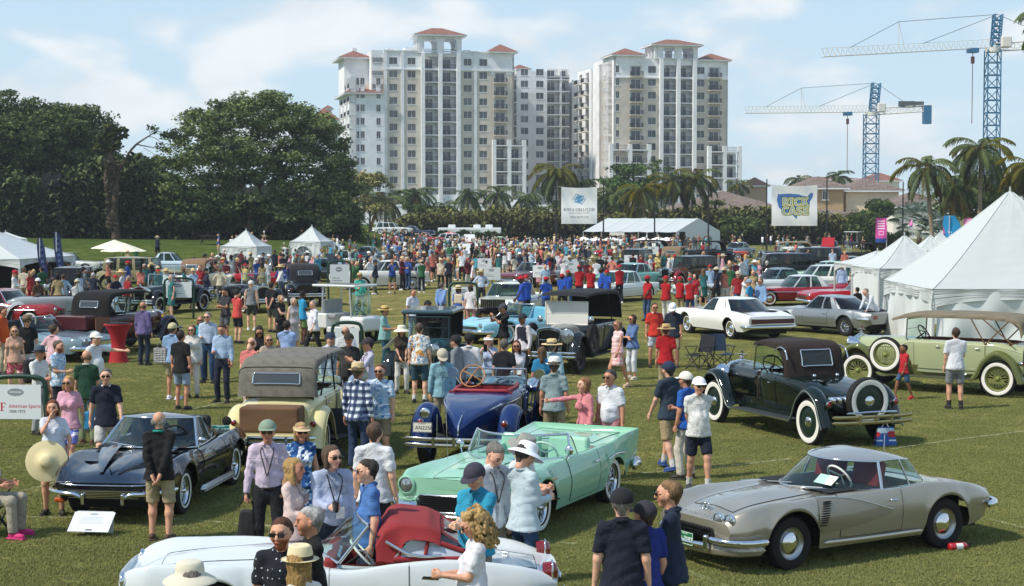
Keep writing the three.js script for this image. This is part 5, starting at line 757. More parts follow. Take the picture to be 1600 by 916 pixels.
// fabric top: stations [x, y, halfWidth, crown, sideDrop, wrap]
function fabricTop(st,nv=40){const K=[0,1,2,3,4,5].map((j)=>keyed(st.map((s,i)=>[i/(st.length-1),s[j]])));const F=(u,v)=>{const k=u*2-1,a=Math.abs(k),w=K[2](v),drop=Math.pow(clamp((a-.80)/.20),1.3);return[K[0](v)+K[5](v)*Math.pow(a,4),K[1](v)+K[3](v)*(1-a*a*a)-K[4](v)*drop,Math.sign(k)*w*Math.min(1,a/.86)*(1+.012*drop)];};return{g:sheet(F,36,nv,true,[6,8]),F};}
const canvasCloth=(c)=>new THREE.MeshStandardMaterial({color:c,roughness:.95,map:clothTex,bumpMap:clothTex,bumpScale:.004});
const clothTex=dataTex(128,(u,v)=>{const a=pfbm(u,v,4,3),b=tnoise(u*128,v*128,128);const k=220+(a-.5)*50+(b-.5)*26;return[k,k,k];});
function vintage(o){
const car=thing(o.name??'vintage_car',o.label,'car',V(0,0,0),0,o.group),P=o.paint,FP=o.fenderPaint??P,R=o.R??.41,wf=o.wheels[0],wr2=o.wheels[1],tr=o.track??1.44,half=tr/2,lod=o.lod;
part(car,'chassis',merge([box(wf-wr2+.9,.12,.8,(wf+wr2)/2,.45,0),rod(V(wf,R,-half),V(wf,R,half),.04),rod(V(wr2,R,-half),V(wr2,R,half),.05),cyl(.14,.14,.2,wr2,R,0)]),BLACK);
for(const x of o.wheels)for(const s of[1,-1])addWheel(car,x,s*half,{kind:o.wheelKind??'wire',R,W:o.tyreW??.15,ww:o.ww??0,rimM:o.rimM??P,capM:CHROME,spokeM:o.spokeM??o.rimM??P,steer:x===wf?(o.steer??0):0});
// hood and radiator
const[hx0,hx1]=o.hood,rw=o.rad[0],ry=o.rad[1],cw=o.cowl[0],cy=o.cowl[1];
part(car,'bonnet',tub([[hx0,cw,.62,cy,.24],[hx1,rw,.62,ry,.2]],8,{nv:6}).g,o.hoodPaint??P);
if(!lod){part(car,'louvres',both(merge(Array.from({length:14},(_,i)=>tf(box(.012,.22,.012),lerp(hx0+.15,hx1-.15,i/13),.82,lerp(cw,rw,(i+.5)/14)*.99+.006)))),o.hoodPaint??P);part(car,'bonnet_hinge',tube([V(hx0,cy+.025,0),V(hx1,ry+.025,0)],.010,4,5),CHROME);}
{const s=new THREE.Shape();const w=rw+.03,y0=.50,y1=ry+.03,r=.2;s.moveTo(-w*.9,y0);s.lineTo(w*.9,y0);s.lineTo(w,y1-r);s.quadraticCurveTo(w,y1,w-r,y1);s.quadraticCurveTo(0,y1+.05,-w+r,y1);s.quadraticCurveTo(-w,y1,-w,y1-r);s.lineTo(-w*.9,y0);const h=new THREE.Path();const q=.06;h.moveTo(-w*.9+q,y0+q);h.lineTo(-w+q,y1-r);h.quadraticCurveTo(-w+q,y1-q,-w+r,y1-q);h.quadraticCurveTo(0,y1+.0,w-r,y1-q);h.quadraticCurveTo(w-q,y1-q,w-q,y1-r);h.lineTo(w*.9-q,y0+q);s.holes.push(h);const g=new THREE.ExtrudeGeometry(s,{depth:.1,bevelEnabled:true,bevelSize:.015,bevelThickness:.015,bevelSegments:2,curveSegments:8});g.rotateY(Math.PI/2);part(car,'radiator_shell',g.translate(hx1,0,0),o.radM??CHROME);part(car,'radiator_core',merge([box(.05,y1-y0-.08,w*1.8,hx1+.04,(y0+y1)/2,0),...Array.from({length:11},(_,i)=>box(.02,y1-y0-.12,.012,hx1+.08,(y0+y1)/2,(-.5+(i+.5)/11)*w*1.7))]),mat('#2a2c2e',.4,.6));part(car,'radiator_cap',merge([cyl(.04,.05,.05,hx1+.05,y1+.05,0),tf(new THREE.SphereGeometry(.035,10,8),hx1+.05,y1+.10,0),...(o.mascot?[tf(box(.22,.02,.05),hx1+.05,y1+.14,0),tf(box(.06,.10,.02),hx1+.02,y1+.18,0),tf(box(.05,.015,.34),hx1+.06,y1+.15,0)]:[])]),CHROME);}
// body
const B=tub(o.bodySt,lod?16:40,{open:o.open,nv:lod?5:10});part(car,'body',B.g,P);
if(o.open){const[a,b]=o.open,w=B.S((a+b)/2,.3)[2]-.06,yt=B.S((a+b)/2,.74)[1];part(car,'interior',merge([box(b-a+.02,.03,w*2,(a+b)/2,.62,0),...[1,-1].map((s)=>sheet((u,v)=>{const x=lerp(a,b,u),p=B.S(x,.80);return[x,lerp(p[1],.62,v),(p[2]-.02-.03*v)*s];},14,3,s>0)),box(.03,yt-.6,w*1.9,a,(yt+.6)/2,0),box(.03,yt-.62,w*1.9,b,(yt+.58)/2,0)]),o.interior);if(o.rimPad)part(car,'cockpit_rim',tube([...Array.from({length:9},(_,i)=>{const x=lerp(b,a,i/8),p=B.S(x,.78);return V(x,p[1]+.02,p[2]);}),...Array.from({length:7},(_,i)=>{const p=B.S(a,.78);return V(a-.03*Math.sin(i/6*Math.PI),p[1]+.03,p[2]*(1-2*i/6));}),...Array.from({length:9},(_,i)=>{const x=lerp(a,b,i/8),p=B.S(x,.78);return V(x,p[1]+.02,-p[2]);})],.035,80,7),o.rimPad);}
for(const[x,w]of o.seats??[])seat(car,x,.62,0,w,o.interior,o.seatBack??.5);
if(!lod&&o.doors)for(const[a,b]of o.doors)for(const s of[1,-1]){const f=(u,v)=>{const p=B.S(lerp(a,b,u),lerp(.06,.62,v));return[p[0],p[1],(p[2]+.006)*s];};part(car,'door',sheet(f,10,8,s<0),P);const e=[];for(const[u0,v0,u1,v1]of[[0,1,0,0],[0,0,1,0],[1,0,1,1]])for(let i=0;i<=8;i++)e.push(V(...f(lerp(u0,u1,i/8),lerp(v0,v1,i/8))));part(car,'door_gap',tube(e,.006,40,4),BLACK);const h=f(.15,.72);part(car,'door_handle',bar([[h[0],h[1],h[2]+s*.03],[h[0]+.12,h[1],h[2]+s*.03]],.012,.012,6),CHROME);}
if(!lod)part(car,'belt_moulding',both(tube(Array.from({length:16},(_,i)=>{const x=lerp(o.bodySt[0][0]+.05,hx1-.02,i/15),p=x>hx0?[x,lerp(cy,ry,(x-hx0)/(hx1-hx0))-.2,lerp(cw,rw,(x-hx0)/(hx1-hx0))+.005]:B.S(x,.55);return V(p[0],p[1],p[2]+.004);}),.010,40,5)),o.trimM??P);
// mudguards and running boards
const fw=o.fw??.30,fz=half+.0,FC=o.crown??.05;
const fpath=[[wf+R*.98+.12,R*.9],[wf+R+.02,R*1.55],[wf+R*.45,R*2.18+.06],[wf-R*.25,R*2.22+.06],[wf-R*.95,R*1.75],[wf-R*1.55,R*1.0],[wf-R*2.0,.40]],rpath=[[wr2+R*1.35,.40],[wr2+R*1.12,R*1.2],[wr2+R*.8,R*1.85],[wr2+.02,R*2.25+.05],[wr2-R*.75,R*1.95],[wr2-R*1.12,R*1.25],[wr2-R*1.3,R*.85]];
const rev=(p)=>[...p].reverse();
for(const s of[1,-1]){part(car,'front_fender',fenderSweep(rev(fpath),s*fz,fw,FC,.05,lod?18:36),FP);part(car,'rear_fender',fenderSweep(rev(rpath),s*fz,fw,FC+.01,.05,lod?18:36),FP);part(car,'fender_skirt',([sheet((u,v)=>{const c=fpath[Math.min(5,Math.floor(u*5.999))],n=fpath[Math.min(6,Math.floor(u*5.999)+1)],t=u*5.999%1,x=lerp(c[0],n[0],t),y=lerp(c[1],n[1],t);return[x,lerp(y,Math.max(.5,y-.28),v),s*(fz-fw/2*lerp(.98,1.1,v))];},20,2),sheet((u,v)=>{const i=Math.min(5,Math.floor(u*5.999)),c=rpath[i],n=rpath[i+1],t=u*5.999%1,x=lerp(c[0],n[0],t),y=lerp(c[1],n[1],t);return[x,lerp(y,Math.max(.5,y-.26),v),s*(fz-fw/2*.97)];},20,2)]),FP);part(car,'running_board',rbox(wf-R*1.9-(wr2+R*1.3),.04,fw,.012,(wf-R*1.9+wr2+R*1.3)/2,.385,s*fz),o.boardM??BLACK);if(!lod){part(car,'board_trim',box(wf-R*1.9-(wr2+R*1.3),.025,.012,(wf-R*1.9+wr2+R*1.3)/2,.385,s*(fz+fw/2+.004)),CHROME);const edge=(p)=>tube(rev(p).map(([x,y])=>V(x,y-.02,s*(fz+fw/2*.985))),.010,40,5);part(car,'fender_bead',merge([edge(fpath),edge(rpath)]),o.beadM??FP);part(car,'side_valance',sheet((u,v)=>[lerp(wr2+R*1.3,wf-R*1.9,u),lerp(.40,.64,v),s*lerp(fz-fw/2,B.S(0,.1)[2]-.02,v)],2,2),FP);}}
// lamps
const lz=o.lampZ??.40,lx=hx1+.06,ly=o.lampY??ry-.14,LM=o.lampM??CHROME;for(const s of[1,-1]){lamp(car,lx+.08,ly,s*lz,o.lampR??.14,.26,LM);if(!lod){part(car,'lamp_post',rod(V(lx,ly-.1,s*lz),V(lx-.05,.62,s*lz*.9),.02),CHROME);}}if(!lod)part(car,'lamp_bar',rod(V(lx,ly-.12,-lz),V(lx,ly-.12,lz),.018),CHROME);
for(const s of[1,-1])lamp(car,o.tail?.[0]??wr2-R*1.25,o.tail?.[1]??.80,s*(o.tail?.[2]??half-.02),.055,.10,CHROME,'tail_light',-1);
if(o.bumper!==false){const bx=wf+R+.32,rx=o.rearBumper??wr2-R-.42;for(const[x,d]of[[bx,1],[rx,-1]])part(car,d>0?'front_bumper':'rear_bumper',merge([.50,.60].map((y)=>bar([[x-d*.10,y,.86],[x-d*.02,y,.6],[x,y,0],[x-d*.02,y,-.6],[x-d*.10,y,-.86]],.034,.014)).concat([.34,-.34,.0].map((z)=>box(.03,.16,.05,x+.0,.55,z)),[.34,-.34].map((z)=>rod(V(x,.54,z),V(x-d*.45,.52,z),.02)))),o.bumperM??CHROME);}
// windscreen
if(o.screen){const[sx,sy0,sy1,sw,rake]=o.screen;const g=(y)=>sx-rake*(y-sy0);part(car,'windshield',sheet((u,v)=>{const y=lerp(sy0,sy1,v);return[g(y),y,(u*2-1)*sw];},2,2),o.screenM??GLASS);part(car,'windshield_frame',merge([rod(V(g(sy0),sy0,-sw),V(g(sy1),sy1,-sw),.018),rod(V(g(sy0),sy0,sw),V(g(sy1),sy1,sw),.018),rod(V(g(sy1),sy1,-sw),V(g(sy1),sy1,sw),.018),rod(V(g(sy0),sy0,-sw),V(g(sy0),sy0,sw),.016),...(lod?[]:[rod(V(g((sy0+sy1)/2),(sy0+sy1)/2,-sw),V(g((sy0+sy1)/2),(sy0+sy1)/2,sw),.008)])]),o.frameM??CHROME);}
if(o.wheelAt)steeringWheel(car,o.wheelAt[0],o.wheelAt[1],o.wheelAt[2]??-.34,.22,o.steerM??BLACK,.6,4);
// fabric top with its rear light
if(o.top){const T=fabricTop(o.top.st,lod?22:40);part(car,'fabric_top',T.g,o.top.m);if(o.top.window){const[u0,u1,v0,v1]=o.top.window,f=(u,v)=>{const p=T.F(lerp(u0,u1,u),lerp(v0,v1,v));return[p[0]-.012,p[1]+.004,p[2]];};part(car,'rear_window',sheet(f,8,4),o.top.glassM??mat('#3c4244',.08,.2,{clearcoat:1}));const e=[];for(const[a,b,c,d]of[[0,0,1,0],[1,0,1,1],[1,1,0,1],[0,1,0,0]])for(let i=0;i<6;i++)e.push(V(...f(lerp(a,c,i/6),lerp(b,d,i/6))));part(car,'window_frame',tube(e,.014,60,6,true),CHROME);}for(const[x0,y0,x1,y1]of o.top.bows??[])part(car,'top_bow',merge([1,-1].map((s)=>rod(V(x0,y0,s*o.top.bz),V(x1,y1,s*o.top.bz),.016))),o.top.bowM??BLACK);if(o.top.seam)part(car,'top_seam',tube(Array.from({length:17},(_,i)=>{const p=T.F(i/16,o.top.seam);return V(p[0]-.004,p[1]+.012,p[2]*1.004);}),.014,50,6),o.top.m);}
if(o.roof){ // closed saloon upper works
const q=o.roof;glasshouse(car,{b:[q.x1,q.x1-.02,q.w,q.x0+.05,q.w,q.x0],y:[q.y0,q.y0,q.y0,q.y0],t:[q.x1-q.rake,q.x1-q.rake-.03,q.w*.93,q.x0+.14,q.w*.92,q.x0+(q.slope??.08)],h:[q.y1,q.y1,q.y1,q.y1-.03],crown:.09,sides:q.sides,back:q.back??.4},q.m??P,{glass:TINTGLASS,roofM:q.m??P,trim:q.trim??BLACK});part(car,'cabin_floor',box(q.x1-q.x0-.1,.02,q.w*1.8,(q.x0+q.x1)/2,q.y0-.02,0),DARKCLOTH);}
for(const[x,z,y,rot]of o.spares??[]){const w=addWheel(car,x,z,{kind:o.wheelKind??'wire',R,W:o.tyreW??.15,ww:o.ww??0,rimM:o.rimM??P,spokeM:o.spokeM??o.rimM??P,name:'spare_wheel',y});if(rot)w.rotation.y=rot;}
return{car,B};
}
// ---------------------------------------------------------------- the old cars on show
const roadTop=(x0,y,w,drop=.28)=>[[x0,y-.06,w*.95,.04,.05,0],[x0-.35,y,w*.98,.05,.07,0],[x0-.95,y,w,.05,.12,0],[x0-1.22,y-.07,w*1.02,.04,drop,.02],[x0-1.34,y-.26,w*1.03,.02,drop*.9,.1],[x0-1.42,y-.62,w*1.06,.01,.02,.16]];
const tourTop=(x0,x1,y,w,yb)=>[[x0,y-.08,w*.95,.03,.04,0],[x0-.4,y-.01,w*.98,.05,.05,0],[(x0+x1)/2,y,w,.06,.06,0],[x1+.35,y-.02,w,.06,.10,0],[x1+.06,y-.14,w*1.01,.04,.22,.04],[x1-.04,lerp(y,yb,.45),w*1.02,.02,.12,.12],[x1-.10,yb,w*1.05,.01,.02,.16]];
{ // dark green roadster
const P=paint('#07150e',.2),NB=mat('#a39a72',.3,.9);
const{car}=vintage({label:'dark green roadster with brown canvas top, white walled wheels and rear spare',paint:P,wheels:[1.80,-1.80],R:.43,tyreW:.17,ww:.72,wheelKind:'disc',rimM:mat('#10261b',.4),track:1.46,hood:[.78,2.05],rad:[.31,1.16],cowl:[.44,1.18],bodySt:[[-2.35,.42,.62,.84,.2],[-2.0,.52,.58,.98,.22],[-1.3,.62,.55,1.12,.2],[-.6,.66,.52,1.16,.14],[.1,.64,.52,1.16,.12],[.78,.45,.6,1.18,.22]],open:[-.55,.5],interior:mat('#2a1d17',.8),seats:[[-.25,1.1]],doors:[[-.35,.42]],screen:[.62,1.18,1.66,.56,.2],wheelAt:[.25,1.28],boardM:mat('#3c4244',.5,.3),bumperM:NB,beadM:mat('#8f9a90',.3,.5),mascot:true,lampR:.16,lampY:.98,crown:.06,rearBumper:-2.78,spares:[[-2.50,0,.86,-Math.PI/2]],top:{st:roadTop(.58,1.76,.62),m:canvasCloth('#2e221e'),window:[.28,.72,.70,.90],glassM:GLASS,bows:[]}});
part(car,'landau_iron',both(tube([V(-.30,1.62,.65),V(-.56,1.70,.66),V(-.74,1.64,.665),V(-.82,1.48,.67)],.016,18,5)),CHROME);
part(car,'lamp_cluster',merge([0,1,2].map((k)=>lathe([[.05,-.14],[.065,0],[.05,.03],[0,.04]],14,'x').rotateY(Math.PI).translate(-2.42,.88,-.38-k*.135))),CHROME);part(car,'rear_bar',bar([[-2.66,.66,-.55],[-2.72,.68,0],[-2.66,.66,.55]],.02,.02),CHROME);part(car,'step_plate',merge([box(.2,.02,.12,-1.5,1.14,-.3),tf(new THREE.SphereGeometry(.04,10,8),-1.1,1.19,-.25),tf(new THREE.SphereGeometry(.04,10,8),-1.1,1.19,.25)]),CHROME);
placeCar(car,[1121,661],[1255,694],-1,1.62);
}
{ // cream touring car
const P=paint('#d9cf9a',.3),TC=canvasCloth('#7d796d');
const{car}=vintage({label:'cream yellow touring car from behind with grey canvas top and brown trunk cover',paint:P,wheels:[1.78,-1.72],R:.42,tyreW:.17,ww:.3,wheelKind:'wire',rimM:mat('#cfc48e',.4),track:1.46,hood:[.95,2.02],rad:[.31,1.18],cowl:[.46,1.20],bodySt:[[-2.15,.60,.58,1.12,.22],[-1.6,.70,.52,1.22,.16],[-.4,.72,.5,1.22,.12],[.5,.66,.5,1.20,.12],[.95,.47,.6,1.20,.22]],open:[-1.8,.7],interior:mat('#4b3a28',.8),seats:[[-1.35,1.2],[.05,1.15]],doors:[[-1.2,-.4],[-.3,.55]],screen:[.78,1.2,1.76,.58,.12],wheelAt:[.45,1.3],lampR:.19,lampY:1.05,lampZ:.62,crown:.07,fw:.34,rearBumper:-2.75,bumperM:CHROME,top:{st:tourTop(.92,-1.98,1.88,.68,1.24),m:TC,window:[.24,.76,.80,.905],bows:[[-.3,1.2,-.6,1.9],[-1.5,1.22,-.9,1.9]],bz:.68,seam:.69}});
part(car,'trunk',rbox(.50,.44,1.06,.05,-2.36,.90,0,3),canvasCloth('#7a5a3e'));part(car,'trunk_rack',merge([box(.62,.03,1.2,-2.4,.66,0),rod(V(-2.7,.64,-.6),V(-2.7,.64,.6),.02)]),P);part(car,'tank_apron',box(.3,.16,1.3,-2.45,.55,0),P);part(car,'tail_lamp',lathe([[.05,-.1],[.085,0],[.07,.03],[0,.03]],16,'x').rotateY(Math.PI).translate(-2.62,.88,-.74),BLACK);part(car,'aerial',rod(V(-2.6,.6,-.86),V(-2.6,1.0,-.86),.006),CHROME);
addPlate(car,-2.72,.74,-.82,-1,'HO•122','#18736b','#d8efe6','CONNECTICUT');addWheel(car,1.0,.86,{kind:'wire',R:.42,W:.17,ww:.3,rimM:P,spokeM:P,name:'spare_wheel',y:.86});part(car,'mirror',merge([tf(new THREE.CylinderGeometry(.14,.14,.05,18),1.0,1.34,.94,0,0,Math.PI/2),rod(V(1,1.1,.9),V(1,1.3,.94),.014)]),CHROME);
car.scale.setScalar(.95);placeAt(car,473,704,.10,-1);
}
{ // blue boat-tailed speedster
const P=paint('#0e275a',.2),D=paint('#0d2149',.2);
const{car}=vintage({label:'blue boat tailed speedster with red cockpit seen from behind',paint:P,fenderPaint:P,wheels:[1.62,-1.60],R:.41,tyreW:.17,wheelKind:'wire',rimM:D,track:1.46,hood:[.75,1.95],rad:[.30,1.12],cowl:[.44,1.16],bodySt:[[-2.42,.015,.60,.72,.01],[-2.1,.18,.58,.90,.06],[-1.6,.40,.55,1.04,.10],[-.9,.60,.52,1.14,.12],[-.2,.66,.5,1.18,.12],[.4,.60,.5,1.18,.14],[.75,.46,.6,1.16,.22]],open:[-.72,.35],interior:mat('#7d1620',.6),rimPad:mat('#8e1c28',.5),seats:[[-.45,1.0]],seatBack:.42,screen:[.55,1.16,1.46,.56,.25],wheelAt:[.05,1.36,-.32],steerM:mat('#a8713e',.4),lampR:.16,crown:.09,fw:.36,rearBumper:-2.72,doors:[[-.3,.3]],bumperM:NICKEL,beadM:P});
part(car,'tail_spine',bar([[-2.43,.62,0],[-2.40,.78,0],[-2.1,.94,0]],.012,.01),CHROME);part(car,'belt_chrome',both(tube([V(-2.3,.76,.07),V(-1.6,.98,.38),V(-.9,1.04,.60),V(.2,1.08,.645)],.014,30,5)),CHROME);part(car,'tail_lamp',lathe([[.05,-.1],[.085,0],[.09,.02],[.06,.03],[0,.03]],18,'x').rotateY(Math.PI).translate(-2.18,.96,-.62),CHROME);part(car,'deck_handle',bar([[-1.5,1.0,.44],[-1.35,1.05,.50]],.014,.012,6),CHROME);part(car,'aerial',rod(V(-2.66,.28,-.30),V(-2.62,1.0,-.30),.006),CHROME);
addPlate(car,-2.34,.74,-.62,-1,'✹ AN2258','#dcd9cb','#2c2f2a','CALIFORNIA');addWheel(car,.95,.80,{kind:'wire',R:.41,W:.17,rimM:D,spokeM:CHROME,name:'spare_wheel',y:.84});part(car,'wing_mirror',merge([-1,1].map((s)=>merge([tf(new THREE.CylinderGeometry(.1,.1,.03,16),.55,1.36,s*.80,0,0,Math.PI/2),rod(V(.55,1.16,s*.66),V(.55,1.34,s*.8),.012)]))),CHROME);
placeAt(car,765,708,.20,-.98);
}
{ // light green tourer at the right edge
const P=paint('#a3ad86',.3),FP=paint('#5c642f',.3);
const{car}=vintage({label:'pale green touring car with olive fenders and tan top at the right edge',paint:P,fenderPaint:FP,wheels:[1.78,-1.68],R:.43,tyreW:.14,ww:.62,wheelKind:'wire',rimM:mat('#77803f',.4),spokeM:mat('#8d9150',.4),track:1.46,hood:[.85,2.0],rad:[.30,1.20],cowl:[.45,1.24],bodySt:[[-2.2,.60,.55,1.16,.2],[-1.6,.70,.5,1.24,.1],[0,.72,.48,1.24,.08],[.5,.64,.5,1.24,.1],[.85,.47,.6,1.24,.22]],open:[-1.9,.5],interior:mat('#7a4628',.7),seats:[[-1.55,1.25],[-.1,1.15]],seatBack:.46,doors:[[-1.35,-.55],[-.4,.4]],screen:[.62,1.24,1.72,.6,.05],wheelAt:[.28,1.38],lampR:.16,lampY:1.06,crown:.06,fw:.30,bumper:false,beadM:FP,boardM:mat('#3a3a2c',.6),mascot:true,trimM:mat('#c9cba8',.4),spares:[[1.02,-.86,.86,0]],top:{st:[[.95,1.72,.68,.03,.05,0],[.5,1.82,.70,.06,.07,0],[-.7,1.86,.70,.06,.08,0],[-1.7,1.84,.70,.06,.08,0],[-2.15,1.74,.71,.05,.10,.04],[-2.3,1.48,.72,.02,.12,.10]],m:canvasCloth('#857b66'),bows:[[-1.35,1.2,-1.0,1.8],[-1.35,1.2,-1.9,1.76],[-2.0,1.22,-1.3,1.78]],bz:.7,bowM:mat('#6b4a2c',.6)}});
for(const w of car.children.filter((c)=>c.name==='spare_wheel'))w.rotation.y=Math.PI;part(car,'luggage_rail',merge([rod(V(-1.0,.5,-.9),V(-.5,.5,-.9),.02),box(.12,.1,.08,-.75,.62,-.86)]),CHROME);part(car,'rear_trunk',rbox(.4,.5,1.0,.05,-2.45,.95,0,2),BLACK);
placeCar(car,[1341,607],[1562,622],-1,1.62);
}
{ // grey tourer in the middle
const P=paint('#3b4448',.3),FP=paint('#15181b',.22);
const{car}=vintage({label:'blue grey touring car with black top, black fenders and white windscreen glare',paint:P,fenderPaint:FP,wheels:[1.75,-1.72],R:.44,tyreW:.13,wheelKind:'wood',rimM:mat('#15161a',.5),spokeM:mat('#23252a',.5),track:1.44,hood:[.8,1.98],rad:[.33,1.18],cowl:[.48,1.22],bodySt:[[-2.2,.60,.55,1.16,.2],[-1.6,.70,.5,1.22,.1],[0,.72,.48,1.22,.08],[.5,.64,.5,1.22,.1],[.8,.49,.6,1.22,.22]],open:[-1.9,.5],interior:DARKCLOTH,seats:[[-1.55,1.2],[-.1,1.1]],doors:[[-1.3,-.5],[-.4,.4]],screen:[.66,1.22,1.84,.6,.03],screenM:mat('#dcdcd2',.2,0,{clearcoat:1}),frameM:mat('#e4e2d8',.4),lampR:.18,lampY:1.02,lampZ:.52,crown:.06,wheelAt:[.3,1.4],boardM:BLACK,spares:[[1.0,.86,.84,0],[1.0,-.86,.84,Math.PI]],top:{st:tourTop(.95,-2.05,2.06,.70,1.26),m:mat('#0e0f11',.85),bows:[[-1.3,1.2,-.9,2.0]],bz:.68}});  // windscreen is opaque and pale, its glare put into the colour
for(const s of[1,-1])lamp(car,.72,1.36,s*.72,.08,.12);placeCar(car,[908,585],[970,567],-1,1.58);
}
{ // teal two-door with its frame of running boards, centre left
const P=paint('#1f4d55',.3),{car}=vintage({label:'small dark teal open sided twenties car with blue grey roof, one bonnet side raised',paint:P,fenderPaint:paint('#101a1c',.25),wheels:[1.35,-1.25],R:.37,tyreW:.12,wheelKind:'wood',rimM:P,spokeM:P,track:1.40,hood:[.55,1.45],rad:[.27,1.12],cowl:[.42,1.16],bodySt:[[-1.6,.56,.55,1.14,.16],[-1.2,.62,.5,1.16,.1],[.3,.62,.5,1.16,.08],[.55,.44,.6,1.16,.2]],open:[-1.3,.3],interior:DARKCLOTH,seats:[[-.8,1.1]],screen:[.42,1.18,1.74,.58,.02],wheelAt:[.1,1.34],lampR:.15,frameM:mat('#12353c',.4),crown:.05,bumper:false,boardM:mat('#9aa59a',.6)});
part(car,'hard_roof',rbox(1.9,.12,1.36,.06,-.5,1.86,0,3),paint('#3c5560',.35));part(car,'roof_post',both(merge([rod(V(.40,1.16,.6),V(.36,1.82,.6),.03),rod(V(-1.35,1.14,.6),V(-1.35,1.82,.62),.03)])),BLACK);part(car,'rear_panel',box(.04,.66,1.2,-1.42,1.48,0),BLACK);const hd=part(car,'raised_bonnet',rbox(.9,.02,.42,.008,1.05,1.36,-.18),mat('#c9cfcc',.25,.7));hd.rotation.x=.75;part(car,'engine',merge([box(.6,.3,.26,1.0,1.06,.1),cyl(.05,.05,.3,.9,1.3,.12),cyl(.04,.04,.24,1.15,1.28,.12)]),mat('#8a9496',.3,.8));
placeAt(car,672,598,-.14,.99);car.scale.setScalar(.96);
}
// a quick maker for the cars farther back: kinds of body by key
function oldCar({label,px,py,dir,c,fc,top,closed,open=true,len=1,group,ww=0,kind='wire',trunk,lampM,roofC,screen=true,interior='#3a2a20'}){
const P=paint(c,.3),FP=paint(fc??c,.3),b={label,group,lod:true,paint:P,fenderPaint:FP,wheels:[1.55*len,-1.5*len],R:.40,tyreW:.16,ww,wheelKind:kind,rimM:P,track:1.42,hood:[.75*len,1.8*len],rad:[.29,1.10],cowl:[.44,1.14],bodySt:[[-2.05*len,.5,.6,.98,.2],[-1.5*len,.64,.55,1.14,.16],[0,.66,.5,1.16,.1],[.75*len,.46,.6,1.14,.22]],interior:mat(interior,.8),lampM,screen:screen&&!closed?[.6*len,1.14,1.62,.56,.15]:null,crown:.06};
if(open&&!closed){b.open=[-1.0*len,.5*len];b.seats=[[-.6,1.05]];}
if(top)b.top={st:tourTop(.8*len,-1.4*len,1.84,.66,1.14),m:canvasCloth(top),window:[.3,.7,.80,.90],bows:[[-.6,1.15,-.4,1.78]],bz:.62};
if(closed)b.roof={x0:-1.75*len,x1:.62*len,y0:1.12,y1:1.74,w:.62,rake:.12,slope:closed==='slope'?.5:.1,sides:[[.06,.34],[.4,.66],[.72,.9]],m:roofC?paint(roofC):P};
const{car}=vintage(b);if(trunk)part(car,'trunk',rbox(.4,.5,1.0,.06,-2.2*len,.95,0,2),mat(trunk,.6));return placeAt(car,px,py,...dir);
}
{ // maroon brass era tourer beside the red table
const car=oldCar({label:'maroon brass era touring car with black top and wooden wheels behind the red table',px:186,py:548,dir:[.36,-.93],c:'#3a0d14',fc:'#1a0a0d',top:'#101113',kind:'wood',lampM:BRASS,interior:'#15100e',len:1.05});
part(car,'rear_box',merge([rbox(.5,.42,1.1,.04,-2.2,1.0,0,2),rbox(.36,.3,1.0,.1,-2.4,.62,0,2)]),mat('#45141b',.35));part(car,'wood_side',box(.7,.5,.03,-1.9,.9,.74),mat('#6b4128',.6));
}
oldCar({label:'black twenties saloon facing the camera beside the olive saloon, far left',px:108,py:480,dir:[-.06,1],c:'#14171a',closed:true,lampM:CHROME});
oldCar({label:'olive drab thirties saloon with side mounted spare below the cream umbrellas',px:226,py:454,dir:[.98,.2],c:'#8b8462',closed:true,len:1.25,ww:.0,kind:'disc',roofC:'#8b8462'});
oldCar({label:'cream thirties convertible with tan top left of the first small pagoda tent',px:320,py:462,dir:[.25,-.97],c:'#d8ceb0',top:'#94765a',interior:'#6b4a34'});
oldCar({label:'black roadster facing the camera with chrome grille beside the green framed board',px:262,py:488,dir:[-.42,.9],c:'#191c20',fc:'#0f1114',ww:.5});
oldCar({label:'maroon and white roadster behind the green framed board at left',px:284,py:466,dir:[.5,.86],c:'#d9d4cc',fc:'#3d1016'});
oldCar({label:'black roadster with white windscreen glare below the first pagoda tent',px:392,py:486,dir:[.42,.9],c:'#15181c',fc:'#0d0f12',ww:.5});
oldCar({label:'black tourer from behind with charcoal top below the second pagoda tent',px:470,py:476,dir:[-.25,-.97],c:'#14171c',top:'#2a2c30',len:1.1});
oldCar({label:'black twenties saloon at the left edge with grey fenders',px:98,py:512,dir:[1,-.2],c:'#8f9699',fc:'#a9adb0'});
oldCar({label:'woody wagon bodied car with dark roof in the thick of the centre right crowd',px:1076,py:450,dir:[-.72,.7],c:'#5a3420',fc:'#7d1a20',closed:true,roofC:'#23262b',len:1.05,ww:.4});
oldCar({label:'long black saloon in the right hand row behind the dark teal hardtop',px:1212,py:443,dir:[-1,.1],c:'#171a1e',closed:'slope',len:1.3});
oldCar({label:'black limousine farther back in the right hand row',px:1262,py:428,dir:[-1,.12],c:'#101216',closed:true,len:1.3,roofC:'#1b2a38'});
oldCar({label:'black open tourer at the far end of the right hand row',px:1338,py:418,dir:[-1,.1],c:'#0f1113',top:'#15161a'});
oldCar({label:'dark saloon with tan canvas top far back in the right hand row',px:1232,py:415,dir:[-.95,.2],c:'#23211f',top:'#a08f75',len:1.2});
oldCar({label:'red cycle fendered roadster near the woody wagon',px:1028,py:438,dir:[-.8,.6],c:'#a01a26',fc:'#a01a26',ww:.5});
oldCar({label:'black tourer with long black top in front of the frame tent gable',px:1098,py:413,dir:[-1,.15],c:'#15171a',top:'#141517',len:1.25});
oldCar({label:'second black topped tourer in front of the frame tent, left one',px:1010,py:411,dir:[-1,.1],c:'#1a1c1f',top:'#191a1c',len:1.2});
